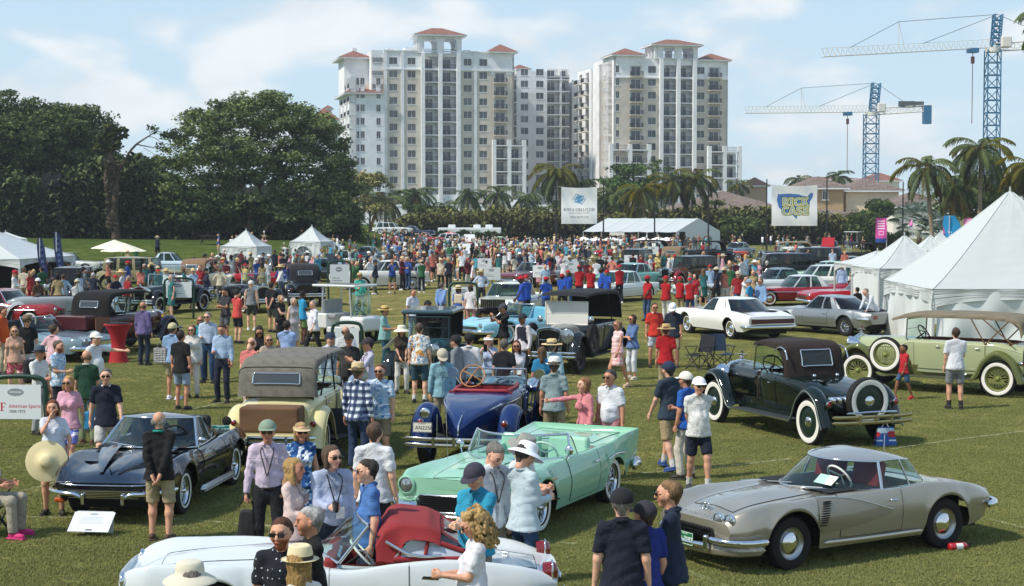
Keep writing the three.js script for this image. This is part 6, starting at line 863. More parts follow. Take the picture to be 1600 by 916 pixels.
oldCar({label:'dark green thirties saloon below the patio umbrellas',px:990,py:432,dir:[-.5,.87],c:'#1f2f33',closed:true});
oldCar({label:'tan topped cream convertible in the crowd below the frame tent',px:1058,py:428,dir:[.4,-.92],c:'#c9b48f',top:'#8d785c'});
// post-war cars
const S2=(label,px,py,dir,color,o={})=>simpleCar({label,px,py,dir,color,...o});
{const c=S2('white fifties coupe with broad upright grille facing the camera',797,494,[-.24,.97],'#dcdccb',{L:5.5,W:2.0,H:1.4,fins:.08});part(c,'wide_grille',merge([rbox(.06,.30,1.0,.05,2.80,.66,0,3)]),mat('#34383a',.3,.7));part(c,'grille_bars',merge(Array.from({length:13},(_,i)=>box(.03,.28,.014,2.84,.66,-.46+i*.077)).concat([box(.04,.03,1.06,2.84,.82,0),box(.04,.03,1.06,2.84,.50,0)])),CHROME);}
S2('pale sky blue convertible left of the grey touring car',818,532,[-.75,.66],'#86c3d6',{open:true,interior:'#5fa8c4',L:4.8,H:1.3,ww:.6});
S2('red fifties hardtop with white roof in the right hand row',1246,476,[-.97,.22],'#8f1420',{L:5.6,W:2.0,H:1.38,fins:.12,roof:'#d9d9d4'});
S2('second red hardtop with sloping red roof nearer the big right tent',1350,484,[-.98,.15],'#a31424',{L:5.5,W:2.0,H:1.38,fins:.1,round:true});
S2('white and cream station wagon behind the red hardtops',1276,458,[-1,.1],'#dcdcd0',{L:5.4,W:2.0,H:1.5,wagon:true});
S2('pale mint green saloon behind the white station wagon',1290,447,[-1,.08],'#a9cdb6',{L:5.3,H:1.45});
S2('dark teal and white hardtop left of the white wagon',1212,462,[-.9,.4],'#d6dad8',{L:5.2,H:1.42,roof:'#1b4a50'});
S2('slate grey fastback with rounded tail behind the pale mint saloon',1325,434,[-1,.1],'#5f6f68',{L:5.2,H:1.4,round:true});
S2('red car with its bonnet raised at the far back right',1296,399,[-.3,.95],'#a51a1e',{hood:true,L:4.9,roof:'#7e1218'});
S2('white open car with raised bonnet left of the raised red bonnet',1258,399,[-.9,.4],'#d9dcd8',{open:true,L:4.6});
S2('steel blue rounded coupe right of the frame tent',1152,403,[-.5,.86],'#5f7686',{round:true,L:4.8});
S2('orange red open car in front of the frame tent gable windows',1122,408,[-1,.2],'#b9442c',{open:true,L:4.9});
S2('pale blue saloon below the rightmost patio umbrella',1017,402,[-1,.1],'#8fb1b8',{L:4.9});
S2('bright red sports car below the middle patio umbrellas',966,403,[-1,.06],'#b3161c',{open:true,L:4.4,H:1.25});
S2('lime green sports car below the leftmost patio umbrellas',948,394,[1,.05],'#8cbf3e',{open:true,L:4.3,H:1.2});
S2('cream open car below the clubs banner',885,400,[-1,.05],'#dcd9bd',{open:true,L:5.0,H:1.3});
S2('cream rounded coupe left of the clubs banner pole',832,393,[1,.1],'#e0ddc8',{round:true,L:4.6});
S2('mint green pickup cab coupe beside the white raised bonnet',786,396,[1,.02],'#a7cf9f',{L:5.2,H:1.7,W:1.95});
S2('pale green long open car in the middle of the far row',738,402,[-1,.04],'#9fcfa6',{round:true,L:5.2});
S2('red car with white bonnet raised in the far row',732,390,[.2,.97],'#c43c3c',{hood:'#dfe2e0',L:4.6});
S2('sea green saloon right of the red and white parasol',722,388,[-1,.1],'#4d8f7f',{L:5.0});
S2('white pickup like saloon under the red and white parasol',690,388,[-1,.1],'#d6dcdc',{L:5.0,wagon:true});
S2('navy saloon left of the red and white parasol',646,386,[1,.05],'#1b2440',{L:5.0,round:true});
S2('small red car beside the navy saloon',668,389,[1,.05],'#b3222a',{L:3.9,H:1.3});
S2('white car half hidden behind the palm at the end of the hedge',615,386,[1,.1],'#d0d4d4',{L:4.8,wagon:true});
S2('dark teal fastback on the grass slope right of the second pagoda tent',580,418,[.98,.2],'#14323c',{L:5.0,round:true,H:1.4});
S2('grey green saloon behind the green framed board and orange shirt',548,424,[.9,.4],'#6c7d78',{L:4.7});
S2('white forties coupe with rounded fenders behind the yellow shirt',600,452,[-.93,.36],'#dedcd2',{round:true,L:4.7,H:1.6,W:1.8});
S2('red convertible behind the brown hat beside the first pagoda tent',425,450,[-1,.2],'#b31a24',{open:true,L:4.6});
S2('black car with open boot beside the second pagoda tent',507,440,[.8,.6],'#16191d',{L:4.8,hood:true});
S2('red rounded car at the left edge behind the checked shirt',12,512,[1,.25],'#8e1c24',{round:true,L:4.6});
S2('blue grey open car with chrome flanks at the left edge',52,560,[.9,.45],'#6f8794',{open:true,L:5.0,H:1.3});
S2('white fifties wagon at the left behind the black saloon',108,428,[1,.15],'#cfd3cf',{wagon:true,L:5.0});
S2('pale blue white saloon behind the olive saloon',268,428,[1,.1],'#b7cbd6',{L:5.0});
S2('green and white roadster with raised white bonnet mid field',722,414,[.4,.92],'#2f5a3e',{hood:'#dfe2e0',L:4.6});
S2('crimson convertible mid field behind the white boards',706,430,[-.9,.4],'#b01f30',{open:true,L:4.8});
S2('white convertible mid field left of the crimson one',660,420,[-1,.2],'#dde0dd',{open:true,L:5.0});
S2('deep red open car right of the mid field boards',815,424,[-.8,.6],'#7e1a22',{open:true,L:4.8});
S2('dark red coupe behind the white board on its post',832,448,[-.6,.8],'#6b1620',{L:4.8,open:true});
S2('silver grey coupe with rounded roof behind the white raised grille coupe',893,445,[-.7,.7],'#8d9698',{round:true,L:4.9});
S2('seafoam and white coupe behind the red shirts',965,470,[-.6,.8],'#dfe2da',{L:4.9,roof:'#d8dcd2'});
S2('aqua green rounded car left of the woody wagon',985,452,[-.7,.7],'#79b3a6',{round:true,L:4.8});
S2('black and white car between the woody wagon and the white coupe',1120,470,[-.8,.6],'#cfd2cc',{L:4.6,roof:'#202326'});
// ================================================================ people: bodies meshed from a field of joined, tapering limbs
class Field{
constructor(lo,hi,c){this.lo=lo;this.c=c;this.n=[0,1,2].map((i)=>Math.ceil((hi[i]-lo[i])/c)+2);this.d=new Float32Array(this.n[0]*this.n[1]*this.n[2]).fill(9);}
// round cone a..b; opt: k blend, n squash direction with factor f, fa/fb flat ends
bone(a,ra,b,rb,k=.03,{n=null,f=1,fa=false,fb=false}={}){
const{lo,c,d}=this,[nx,ny,nz]=this.n,m=Math.max(ra,rb)+k+2*c,L0=[Math.min(a.x,b.x)-m,Math.min(a.y,b.y)-m,Math.min(a.z,b.z)-m],L1=[Math.max(a.x,b.x)+m,Math.max(a.y,b.y)+m,Math.max(a.z,b.z)+m];
const i0=L0.map((v,i)=>Math.max(0,Math.floor((v-lo[i])/c))),i1=L1.map((v,i)=>Math.min(this.n[i]-1,Math.ceil((v-lo[i])/c)));
const bx=b.x-a.x,by=b.y-a.y,bz=b.z-a.z,bb=bx*bx+by*by+bz*bz||1e-9,bl=Math.sqrt(bb),q=1/f-1;
for(let z=i0[2];z<=i1[2];z++)for(let y=i0[1];y<=i1[1];y++){let o=(z*ny+y)*nx+i0[0];for(let x=i0[0];x<=i1[0];x++,o++){
let px=lo[0]+x*c-a.x,py=lo[1]+y*c-a.y,pz=lo[2]+z*c-a.z;const u=(px*bx+py*by+pz*bz)/bb,t=u<0?0:u>1?1:u;px-=bx*t;py-=by*t;pz-=bz*t;
if(n){const e=(px*n.x+py*n.y+pz*n.z)*q;px+=n.x*e;py+=n.y*e;pz+=n.z*e;}
let v=Math.sqrt(px*px+py*py+pz*pz)-(ra+(rb-ra)*t);if(fb&&u>1)v=Math.max((u-1)*bl,v);else if(fa&&u<0)v=Math.max(-u*bl,v);
const w=d[o];if(w>5)d[o]=v;else{const h=k-Math.abs(w-v);d[o]=Math.min(w,v)-(h>0?h*h/(4*k):0);}}}
return this;
}
cut(p,n){const{lo,c,d}=this,[nx,ny,nz]=this.n;let o=0;for(let z=0;z<nz;z++)for(let y=0;y<ny;y++)for(let x=0;x<nx;x++,o++){const v=(lo[0]+x*c-p.x)*n.x+(lo[1]+y*c-p.y)*n.y+(lo[2]+z*c-p.z)*n.z;if(v>d[o])d[o]=v;}return this;}
warp(fn){const{lo,c,d}=this,[nx,ny,nz]=this.n;let o=0;for(let z=0;z<nz;z++)for(let y=0;y<ny;y++)for(let x=0;x<nx;x++,o++)if(d[o]<.1)d[o]+=fn(lo[0]+x*c,lo[1]+y*c,lo[2]+z*c);return this;}
hit(x,y,z,n){const{lo,c,d}=this,[nx,ny]=this.n;for(let t=.32;t>0;t-=.006){const p=[x+n.x*t,y+n.y*t,z+n.z*t].map((v,i)=>Math.round((v-lo[i])/c));if(p.every((v,i)=>v>=0&&v<this.n[i])&&d[(p[2]*ny+p[1])*nx+p[0]]<0)return V(x+n.x*t,y+n.y*t,z+n.z*t);}return null;}
mesh(){ // surface nets
const{lo,c,d}=this,[nx,ny,nz]=this.n,id=new Int32Array(nx*ny*nz).fill(-1),pos=[],idx=[],S=[1,nx,nx*ny],E=[[0,1],[2,3],[4,5],[6,7],[0,2],[1,3],[4,6],[5,7],[0,4],[1,5],[2,6],[3,7]];
const off=[0,1,nx,nx+1,nx*ny,nx*ny+1,nx*ny+nx,nx*ny+nx+1];
for(let z=0;z<nz-1;z++)for(let y=0;y<ny-1;y++)for(let x=0;x<nx-1;x++){
const o=(z*ny+y)*nx+x;let m=0;for(let k=0;k<8;k++)if(d[o+off[k]]<0)m++;if(m===0||m===8)continue;
let sx=0,sy=0,sz=0,n=0;for(const[a,b]of E){const va=d[o+off[a]],vb=d[o+off[b]];if((va<0)===(vb<0))continue;const t=va/(va-vb);sx+=(a&1)+((b&1)-(a&1))*t;sy+=(a>>1&1)+((b>>1&1)-(a>>1&1))*t;sz+=(a>>2)+((b>>2)-(a>>2))*t;n++;}
id[o]=pos.length/3;pos.push(lo[0]+(x+sx/n)*c,lo[1]+(y+sy/n)*c,lo[2]+(z+sz/n)*c);
}
for(let z=1;z<nz-1;z++)for(let y=1;y<ny-1;y++)for(let x=1;x<nx-1;x++){const o=(z*ny+y)*nx+x,a=d[o]<0;for(let k=0;k<3;k++){if(a===(d[o+S[k]]<0))continue;const u=S[(k+1)%3],v=S[(k+2)%3],q=[id[o],id[o-u],id[o-u-v],id[o-v]];if(q.some((i)=>i<0))continue;if(a)idx.push(q[0],q[1],q[2],q[0],q[2],q[3]);else idx.push(q[0],q[2],q[1],q[0],q[3],q[2]);}}
const g=new THREE.BufferGeometry(),P=new Float32Array(pos),uv=new Float32Array(pos.length/3*2);for(let i=0;i<uv.length/2;i++){uv[i*2]=P[i*3]+P[i*3+2]*.7;uv[i*2+1]=P[i*3+1];}
g.setAttribute('position',new THREE.BufferAttribute(P,3));g.setAttribute('uv',new THREE.BufferAttribute(uv,2));g.setIndex(idx);if(pos.length)g.computeVertexNormals();return g;
}
}
function ik(S,W,l1,l2,pole){const d=W.clone().sub(S);let L=d.length();const mx=(l1+l2)*.995;if(L>mx){d.multiplyScalar(mx/L);L=mx;W=S.clone().add(d);}const u=d.clone().normalize(),a=(l1*l1-l2*l2+L*L)/(2*L),h=Math.sqrt(Math.max(0,l1*l1-a*a)),p=pole.clone().sub(u.clone().multiplyScalar(pole.dot(u))).normalize();return[S.clone().addScaledVector(u,a).addScaledVector(p,h),W];}
// hands: palm, four unequal bent fingers and a thumb; fingers point to -y, thumb to +z, palm faces -x
const handCache=new Map();
function handGeo(pose,cell){
const key=pose+cell;if(handCache.has(key))return handCache.get(key);const F=new Field([-.09,-.21,-.07],[.06,.03,.10],cell),curl={relax:.35,grip:1.15,point:1.3,flat:.06}[pose];
F.bone(V(0,.02,0),.024,V(0,-.03,0),.026,.01);for(const z of[-.026,-.009,.009,.026])F.bone(V(0,-.025,z*.7),.017,V(0,-.085,z),.012,.012);
[-.03,-.011,.010,.030].forEach((z,i)=>{let a=pose==='point'&&i===3?.05:curl*(1+(3-i)*.08),p=V(0,-.085,z),L=[.03,.038,.041,.037][i],r=.0095;for(let k=0;k<3;k++){const q=p.clone().add(V(-Math.sin(a)*L,-Math.cos(a)*L,0));F.bone(p,r,q,r*.9,.004);p=q;r*=.9;L*=.72;a+=curl*.9*(pose==='point'&&i===3?.05:1);}});
F.bone(V(0,-.02,.02),.014,V(-.012,-.05,.048),.0115,.008);F.bone(V(-.012,-.05,.048),.011,V(-.022-curl*.012,-.085,.055-curl*.012),.009,.004);
const g=F.mesh();handCache.set(key,g);return g;
}
const POSES={
stand:{l:[.25,.84,.04],r:[-.25,.84,.04]},front:{l:[.07,.93,.22],r:[-.08,.95,.21]},behind:{l:[.05,.93,-.19],r:[-.06,.91,-.2],pole:[.9,-.1,-.5]},
phone:{l:[.06,1.17,.32],r:[-.07,1.15,.31],head:[.45,0]},hold:{l:[.24,.85,.05],r:[-.10,1.14,.30],grip:1},holdL:{r:[-.24,.85,.05],l:[.10,1.14,.30]},hips:{l:[.21,1.0,.03],r:[-.21,1.0,.03],pole:[1,0,-.5]},
pointL:{l:[.42,1.36,.46],r:[-.24,.85,.05],hl:'point',straight:1},pointR:{r:[-.46,1.34,.42],l:[.24,.86,.05],hr:'point',straight:1},photo:{l:[.05,1.44,.36],r:[-.09,1.46,.36]},
mouth:{l:[.22,.92,.12],r:[-.02,1.50,.15],pole:[.6,-1,.2]},cross:{l:[-.10,1.14,.22],r:[.10,1.11,.25],pole:[.8,-.8,0]},wave:{l:[.12,1.32,.36],r:[-.10,1.30,.36],hl:'flat',hr:'flat'},
walk:{l:[.25,.88,.20],r:[-.26,.86,-.14],fl:[.10,.09,-.26],fr:[-.09,.08,.28]},walk2:{r:[-.25,.88,.20],l:[.26,.86,-.14],fr:[-.10,.09,-.24],fl:[.09,.08,.26]},stroll:{l:[.05,.93,-.19],r:[-.06,.91,-.2],pole:[.9,-.1,-.5],fl:[.1,.08,.18],fr:[-.1,.08,-.16]},
bend:{l:[.16,.75,.55],r:[-.16,.78,.55],lean:.55},lookdown:{l:[.24,.84,.06],r:[-.24,.85,.05],head:[.55,0],lean:.12},sit:{l:[.15,.70,.30],r:[-.15,.70,.30],sit:1},carry:{l:[.25,.80,.04],r:[-.27,.78,.06],hr:'grip'},
};
const SKINS=['#cf9b7e','#bf876a','#dcab90','#c68d70','#8a5a3c','#4f3324','#dcae90'];
const skinMat=(c)=>{const k='skin'+c;if(!mcache.has(k))mcache.set(k,new THREE.MeshStandardMaterial({color:c,roughness:.6,vertexColors:true}));return mcache.get(k);};
// printed fabrics
const FABRIC={};
function fabricTexture(kind){
if(FABRIC[kind])return FABRIC[kind];const r=rng(kind.length*31+kind.charCodeAt(0)),blob=(g,c,n,s)=>{for(let i=0;i<n;i++){g.fillStyle=c[r()*c.length|0];const x=r()*256,y=r()*256,q=s*(.5+r());for(let p=0;p<5;p++){const a=p*1.257+r();g.beginPath();g.ellipse(x+Math.cos(a)*q,y+Math.sin(a)*q,q*.8,q*.5,a,0,7);g.fill();}}};
const draw={plaid:(g)=>{g.fillStyle='#e8eef2';g.fillRect(0,0,256,256);for(let i=0;i<4;i++){g.fillStyle='rgba(22,42,84,.62)';g.fillRect(i*64,0,36,256);g.fillRect(0,i*64,256,36);g.fillStyle='rgba(12,22,50,.5)';g.fillRect(i*64+12,0,8,256);g.fillRect(0,i*64+12,256,8);}},gingham:(g)=>{g.fillStyle='#f0f0ee';g.fillRect(0,0,256,256);for(let i=0;i<4;i++){g.fillStyle='rgba(20,20,22,.6)';g.fillRect(i*64,0,32,256);g.fillRect(0,i*64,256,32);}},bluefloral:(g)=>{g.fillStyle='#2c5f9e';g.fillRect(0,0,256,256);blob(g,['#dfe8f0','#9fc4e4','#e8eef2','#1b3f74'],60,13);},palefloral:(g)=>{g.fillStyle='#9db8cf';g.fillRect(0,0,256,256);blob(g,['#dfe9f2','#4d78a8','#6f9cc4','#f2f5f8'],80,8);},aloha:(g)=>{g.fillStyle='#d9dbd8';g.fillRect(0,0,256,256);blob(g,['#5f86ad','#c98a4a','#a8b9c6','#d4b06a','#4d6f96','#eceae2'],70,14);},dots:(g)=>{g.fillStyle='#131a24';g.fillRect(0,0,256,256);for(let i=0;i<40;i++){g.fillStyle='#c9d2da';g.beginPath();g.arc((i%7)*37+(i*13%9),(i/7|0)*42+(i*7%11),4,0,7);g.fill();}},pinkcheck:(g)=>{g.fillStyle='#d9b7b4';g.fillRect(0,0,256,256);for(let i=0;i<5;i++){g.fillStyle='rgba(205,120,140,.55)';g.fillRect(i*52,0,18,256);g.fillStyle='rgba(240,232,222,.6)';g.fillRect(0,i*52,256,20);}},violet:(g)=>{g.fillStyle='#6f7fd0';g.fillRect(0,0,256,256);blob(g,['#d8a8e0','#4a55b0','#eef0fa'],60,9);},redprint:(g)=>{g.fillStyle='#c95a66';g.fillRect(0,0,256,256);blob(g,['#f0d8d4','#8c2a3a','#e8a0a4'],60,10);}}[kind];
const t=canvasTex(256,256,draw);t.repeat.set(2.2,2.2);return FABRIC[kind]=t;
}
function cloth(c){if(c[0]!=='#'){const k='fab'+c;if(!mcache.has(k))mcache.set(k,new THREE.MeshStandardMaterial({map:fabricTexture(c),roughness:.95,bumpMap:creaseTex,bumpScale:.016}));return mcache.get(k);}const k='cl'+c;if(!mcache.has(k))mcache.set(k,new THREE.MeshStandardMaterial({color:c,roughness:.95,map:foldTex,bumpMap:creaseTex,bumpScale:.016}));return mcache.get(k);}
const foldTex=dataTex(128,(u,v)=>{const a=pfbm(u,v,3,3),b=tnoise(u*64,v*64,64);const k=232+(a-.5)*40+(b-.5)*16;return[k,k,k];});foldTex.repeat.set(1.4,1.4);
const hairTex=dataTex(128,(u,v)=>{const k=150+150*(tnoise(u*64,v*6,64)*.7+pfbm(u,v,6,2)*.5-.3);return[clamp(k,60,255),clamp(k,60,255),clamp(k,60,255)];});hairTex.repeat.set(3,3);
const creaseTex=dataTex(256,(u,v)=>{const w=pfbm(u,v,4,3),a=Math.abs(pfbm(u,v,5,3)-.5)*2,b=Math.abs(tnoise(u*9+w*3,v*4+w*4,36)-.5)*2;const k=255*clamp(.25+.5*Math.pow(a,.6)+.4*Math.pow(b,.7)-.1);return[k,k,k];},false);creaseTex.repeat.set(1.5,1.5);
const shoeGeo=merge([rbox(.095,.03,.27,.014,0,.016,.05),tf(new THREE.SphereGeometry(1,12,8),0,.045,.09,0,0,0,V(.047,.042,.095)),tf(new THREE.SphereGeometry(1,12,8),0,.055,-.01,0,0,0,V(.043,.05,.065))]);
const HATS={
cap:()=>[merge([tf(new THREE.SphereGeometry(.108,18,9,0,6.2832,0,1.62),0,.035,-.012,-.1,0,0,V(.96,1.0,1.1)),tf(sheet((u,v)=>{const a=(u-.5)*2.5,r0=.104,r1=lerp(.10,.195,Math.cos(a*.62));const r=lerp(r0,r1,v);return[Math.sin(a)*.102*lerp(1,.95,v),-.01*v-.02*(a*a)*.3*v,Math.cos(a)*.112+v*.085*Math.pow(Math.cos(a*.62),1)];},12,3),0,.048,-.012)])],
straw:()=>[lathe([[.21,.040],[.20,.052],[.15,.045],[.105,.050],[.103,.085],[.095,.135],[.075,.15],[.05,.142],[0,.138]],26),lathe([[.106,.05],[.108,.055],[.105,.082],[.102,.086]],26)],fedora:()=>[lathe([[.155,.050],[.145,.042],[.105,.048],[.104,.09],[.092,.15],[.07,.165],[.04,.150],[0,.146]],26),lathe([[.106,.048],[.108,.054],[.106,.080],[.102,.084]],26)],
bucket:()=>[lathe([[.20,-.005],[.19,.012],[.145,.040],[.108,.055],[.106,.09],[.098,.135],[.07,.15],[0,.152]],26)],visor:()=>[merge([lathe([[.107,.03],[.109,.035],[.108,.065],[.104,.07]],22).scale(.95,1,1.08),tf(sheet((u,v)=>{const a=(u-.5)*2.6;return[Math.sin(a)*.104,-.015*v,Math.cos(a)*.11+v*.09*Math.cos(a*.6)];},12,3),0,.045,0)])],
};
const hatCache=new Map();
function buildPerson(spec,{h=1.75,pose='stand',cell=.02,head=[0,0],belly=0,fem=false,kid=false,seed=1,name='person'}={}){
const root=new THREE.Group(),K=h/1.75,p=POSES[pose],r=rng(seed),S=Object.fromEntries(spec.split('|').map((q)=>{const[k,...v]=q.split(':');return[k,v];}));const T=Object.keys(S).find((k)=>['tee','polo','long','tank','dress','jacket','gown'].includes(k)),Bk=Object.keys(S).find((k)=>['shorts','pants','skirt','capri'].includes(k));
const v3=(a)=>V(a[0]*K,a[1]*K,a[2]*K),sit=p.sit,hipY=(sit?.50:.93)*K,lean=(p.lean??0)+(sit?.1:0),cl=Math.cos(lean),sl=Math.sin(lean),FW=V(0,-sl,cl);
const tor=(x,y,z)=>{const yy=(y-.93)*K,zz=z*K;return V(x*K,hipY+yy*cl-zz*sl,yy*sl+zz*cl);};
const b=belly,wS=fem?.86:1,sh=[1,-1].map((s)=>tor(.168*s*wS,1.415,-.012)),tgt=[p.l,p.r].map((a)=>p.lean||sit?v3(a):tor(...a)),pole=p.pole??[.32,-.3,-.9],el=[],wr=[];
[1,-1].forEach((s,i)=>{const[e,w]=ik(sh[i],tgt[i],.285*K,.25*K,V(pole[0]*s,pole[1],pole[2]));el.push(e);wr.push(w);});
const hip=[1,-1].map((s)=>V(.095*s*K,hipY,0)),ft=(sit?[[.13,.08,.42],[-.15,.08,.46]]:[p.fl??[.12,.08,.03],p.fr??[-.12,.08,-.02]]).map(v3),kn=[],an=[];[0,1].forEach((i)=>{const[k,a]=ik(hip[i],ft[i],.44*K,.42*K,V(i?-.15:.15,0,1));kn.push(k);an.push(a);});
const lo=[-.75*K,-.02,-.6*K],hi=[.75*K,1.85*K,.8*K],bounds=(pts,m)=>{const a=[9,9,9],c=[-9,-9,-9];for(const q of pts)[q.x,q.y,q.z].forEach((x,i)=>{a[i]=Math.min(a[i],x-m);c[i]=Math.max(c[i],x+m);});return[a,c];};void lo;void hi;
const chest=tor(0,1.30,0),waist=tor(0,1.08,0),pelvis=tor(0,.95,0),neckB=tor(0,1.47,-.01),fl={n:FW,f:.66};
const torso=(F,e,y0=.90,hem=0)=>{F.bone(tor(.055*wS,1.29,0),(.105+e)*K,tor(-.055*wS,1.29,0),(.105+e)*K,.05,fl);F.bone(tor(0,1.32,0),(.12+e)*K,waist,((fem?.118:.135)+e+b*.3)*K,.06,fl);for(const s of[1,-1])F.bone(tor(.02*s,1.47,-.018),(.046+e)*K,tor(.145*s*wS,1.405,-.012),(.054+e)*K,.045,{n:FW,f:.9});F.bone(waist,((fem?.12:.135)+e+b*.35)*K,tor(0,y0,0),((fem?.155:.15)+e+hem)*K,.06,{n:FW,f:hem?.78:.68,fb:true});if(b)F.bone(tor(0,1.12,.05+b*.3),(.10+b*.55+e)*K,tor(0,1.02,.05+b*.3),(.10+b*.5+e)*K,.08,{n:FW,f:.9});if(fem)for(const s of[1,-1])F.bone(tor(.065*s,1.27,.075),(.062+e)*K,tor(.065*s,1.26,.085),(.055+e)*K,.04);return F;};
// skin
const bare=!Bk||Bk==='shorts'||Bk==='skirt'||Bk==='capri'||T==='dress',allJ=[...sh,...el,...wr,neckB,pelvis,...(bare?[...kn,...an]:kn)];
const F=new Field(...bounds(allJ,.2*K),cell);torso(F,-.03,.93);F.bone(tor(0,1.49,-.008),.042*K,tor(0,1.54,.008),.052*K,.025);
[0,1].forEach((i)=>{F.bone(sh[i],.05*K*wS,el[i],.042*K*wS,.04);F.bone(el[i],.042*K*wS,wr[i],.027*K,.02);F.bone(hip[i],.088*K,kn[i],.058*K,.05);if(bare){F.bone(kn[i],.055*K,kn[i].clone().lerp(an[i],.3).add(V(0,0,-.012)),.056*K,.03);F.bone(kn[i].clone().lerp(an[i],.3),.055*K,an[i],.036*K,.03);}});
const gs=[F.mesh()];
// head
const hp=p.head??[0,0],hc=tor(0,1.625,.025),HM=new THREE.Matrix4().compose(hc,new THREE.Quaternion().setFromEuler(new THREE.Euler(hp[0]+head[0]+lean*.5,hp[1]+head[1],0,'YXZ')),V(K,K,K).multiplyScalar(kid?1.2:1.06)),hc2=Math.max(.0095,cell*.56);
const H=new Field([-.115,-.2,-.13],[.115,.135,.14],hc2);H.bone(V(0,.032,-.028),.083,V(0,.022,.018),.080,.03,{n:V(1,0,0),f:.88});H.bone(V(0,-.03,.03),.062,V(0,-.085,.058),.030,.04,{n:V(1,0,0),f:1});H.bone(V(.035,-.02,.05),.03,V(-.035,-.02,.05),.03,.03);H.bone(V(0,.012,.093),.010,V(0,-.026,.112),.014,.012);H.bone(V(-.03,.03,.083),.013,V(.03,.03,.083),.013,.015);H.bone(V(-.018,-.056,.090),.008,V(.018,-.056,.090),.008,.01);for(const s of[1,-1])H.bone(V(.078*s,.005,-.005),.017,V(.076*s,-.025,.0),.012,.008,{n:V(1,0,0),f:.6});H.bone(V(0,-.05,-.025),.053,V(0,-.115,-.022),.049,.04);
const hg=H.mesh(),hpnt=hg.attributes.position,hcol=new Float32Array(hpnt.count*3);for(let i=0;i<hpnt.count;i++){const x=Math.abs(hpnt.getX(i)),y=hpnt.getY(i),z=hpnt.getZ(i);const bl=.93+.14*NP[(i*37+seed*101)&65535];let k=[bl,bl*.98,bl*.97];if(z>.055&&y<.0&&y>-.05&&x>.025)k=[1.04,.86,.82];else if(y<-.045&&z>.02&&!fem)k=[.86,.84,.84];if(z>.07){if(Math.hypot(x-.032,y-.004)<.0135)k=[.22,.2,.2];else if(Math.abs(y-.027)<.009&&x>.012&&x<.05)k=[.36,.30,.26];else if(x<.026&&Math.abs(y+.056)<.009)k=[.85,.5,.5];}if(S.beard&&z>.0&&y<-.035&&y>-.13&&!(x<.022&&Math.abs(y+.056)<.007))k=[.42,.22,.14];hcol.set(k,i*3);}
hg.setAttribute('color',new THREE.BufferAttribute(hcol,3));hg.applyMatrix4(HM);gs.push(hg);
// hands
[0,1].forEach((i)=>{const s=i?-1:1,d=wr[i].clone().sub(el[i]).normalize(),Y=d.clone().negate();let X=V(s,0,0).addScaledVector(Y,-Y.x*s);if(X.length()<.3)X=V(0,1,0).addScaledVector(Y,-Y.y);X.normalize();if(s<0)X.negate();const Z=V(0,0,0).crossVectors(X,Y),hk=(i?p.hr:p.hl)??(['hold','phone','photo'].includes(pose)?'grip':'relax');const g=handGeo(hk,Math.max(.0075,cell*.42)).clone();if(s<0)g.applyMatrix4(new THREE.Matrix4().makeScale(-1,1,1)),g.index.array.reverse();g.computeVertexNormals();g.applyMatrix4(new THREE.Matrix4().makeScale(K*1.02,K*1.02,K*1.02));g.applyMatrix4(new THREE.Matrix4().makeBasis(X,Y,Z).setPosition(wr[i]));gs.push(g);});
const skin=mergeGeometries(gs.map((g)=>{const q=g.index?g:g;if(!q.attributes.color)q.setAttribute('color',new THREE.BufferAttribute(new Float32Array(q.attributes.position.count*3).fill(1),3));return q;}));
part(root,'body',skin,skinMat(S.skin?.[0]??SKINS[seed%4]));
// clothes
if(T){
const short=T==='tee'||T==='polo',tank=T==='tank'||T==='gown',dress=T==='dress'||T==='gown',e=T==='jacket'?.022:.010,hem=S.tuck?.955:(dress?.9:T==='tank'?.9:.84),C=new Field(...bounds([...sh,...el,...(T==='long'||T==='jacket'?wr:[]),neckB,tor(0,dress?.45:.8,0)],.27*K),cell);
torso(C,e,hem,S.tuck?0:.06);if(!tank)[0,1].forEach((i)=>{const end=sh[i].clone().lerp(el[i],T==='dress'?.35:short?.78:1);C.bone(sh[i],(.054+e*.8)*K*wS,end,(short||T==='dress'?.063:.050)*K*wS,.035,{fb:short||T==='dress'});if(T==='long'||T==='jacket')C.bone(el[i],.054*K*wS,el[i].clone().lerp(wr[i],S.roll?.35:.96),.040*K,.02,{fb:true});});
if(dress){const y1=(S.len?+S.len[0]:.52)*K;C.bone(V(0,hipY,0),.17*K,V((kn[0].x+kn[1].x)/2,y1,(kn[0].z+kn[1].z)*.4),.20*K,.05,{n:V(0,0,1),f:.75,fb:true});}
if(!S.smooth){const q=seed*7.3;C.warp((x,y,z)=>.007*Math.sin(x*34+y*19+q)*Math.sin(y*27+z*31+q*2)+.003*Math.sin(y*60+x*20+q));}
part(root,T==='dress'||T==='gown'?'dress':T==='jacket'?'jacket':'shirt',C.mesh(),cloth(S[T][0]));
if(T==='polo'||T==='long'||S.collar){const cg=tf(new THREE.TorusGeometry(.066,.021,6,18,5.2),0,0,0,Math.PI/2,0,0);cg.rotateY(4.17);part(root,'collar',tf(cg,0,0,0,.18,0,0,V(K,K*.9,K)).translate(...tor(0,1.482,-.012).toArray()),cloth(S.collar?.[0]??S[T][0]));}
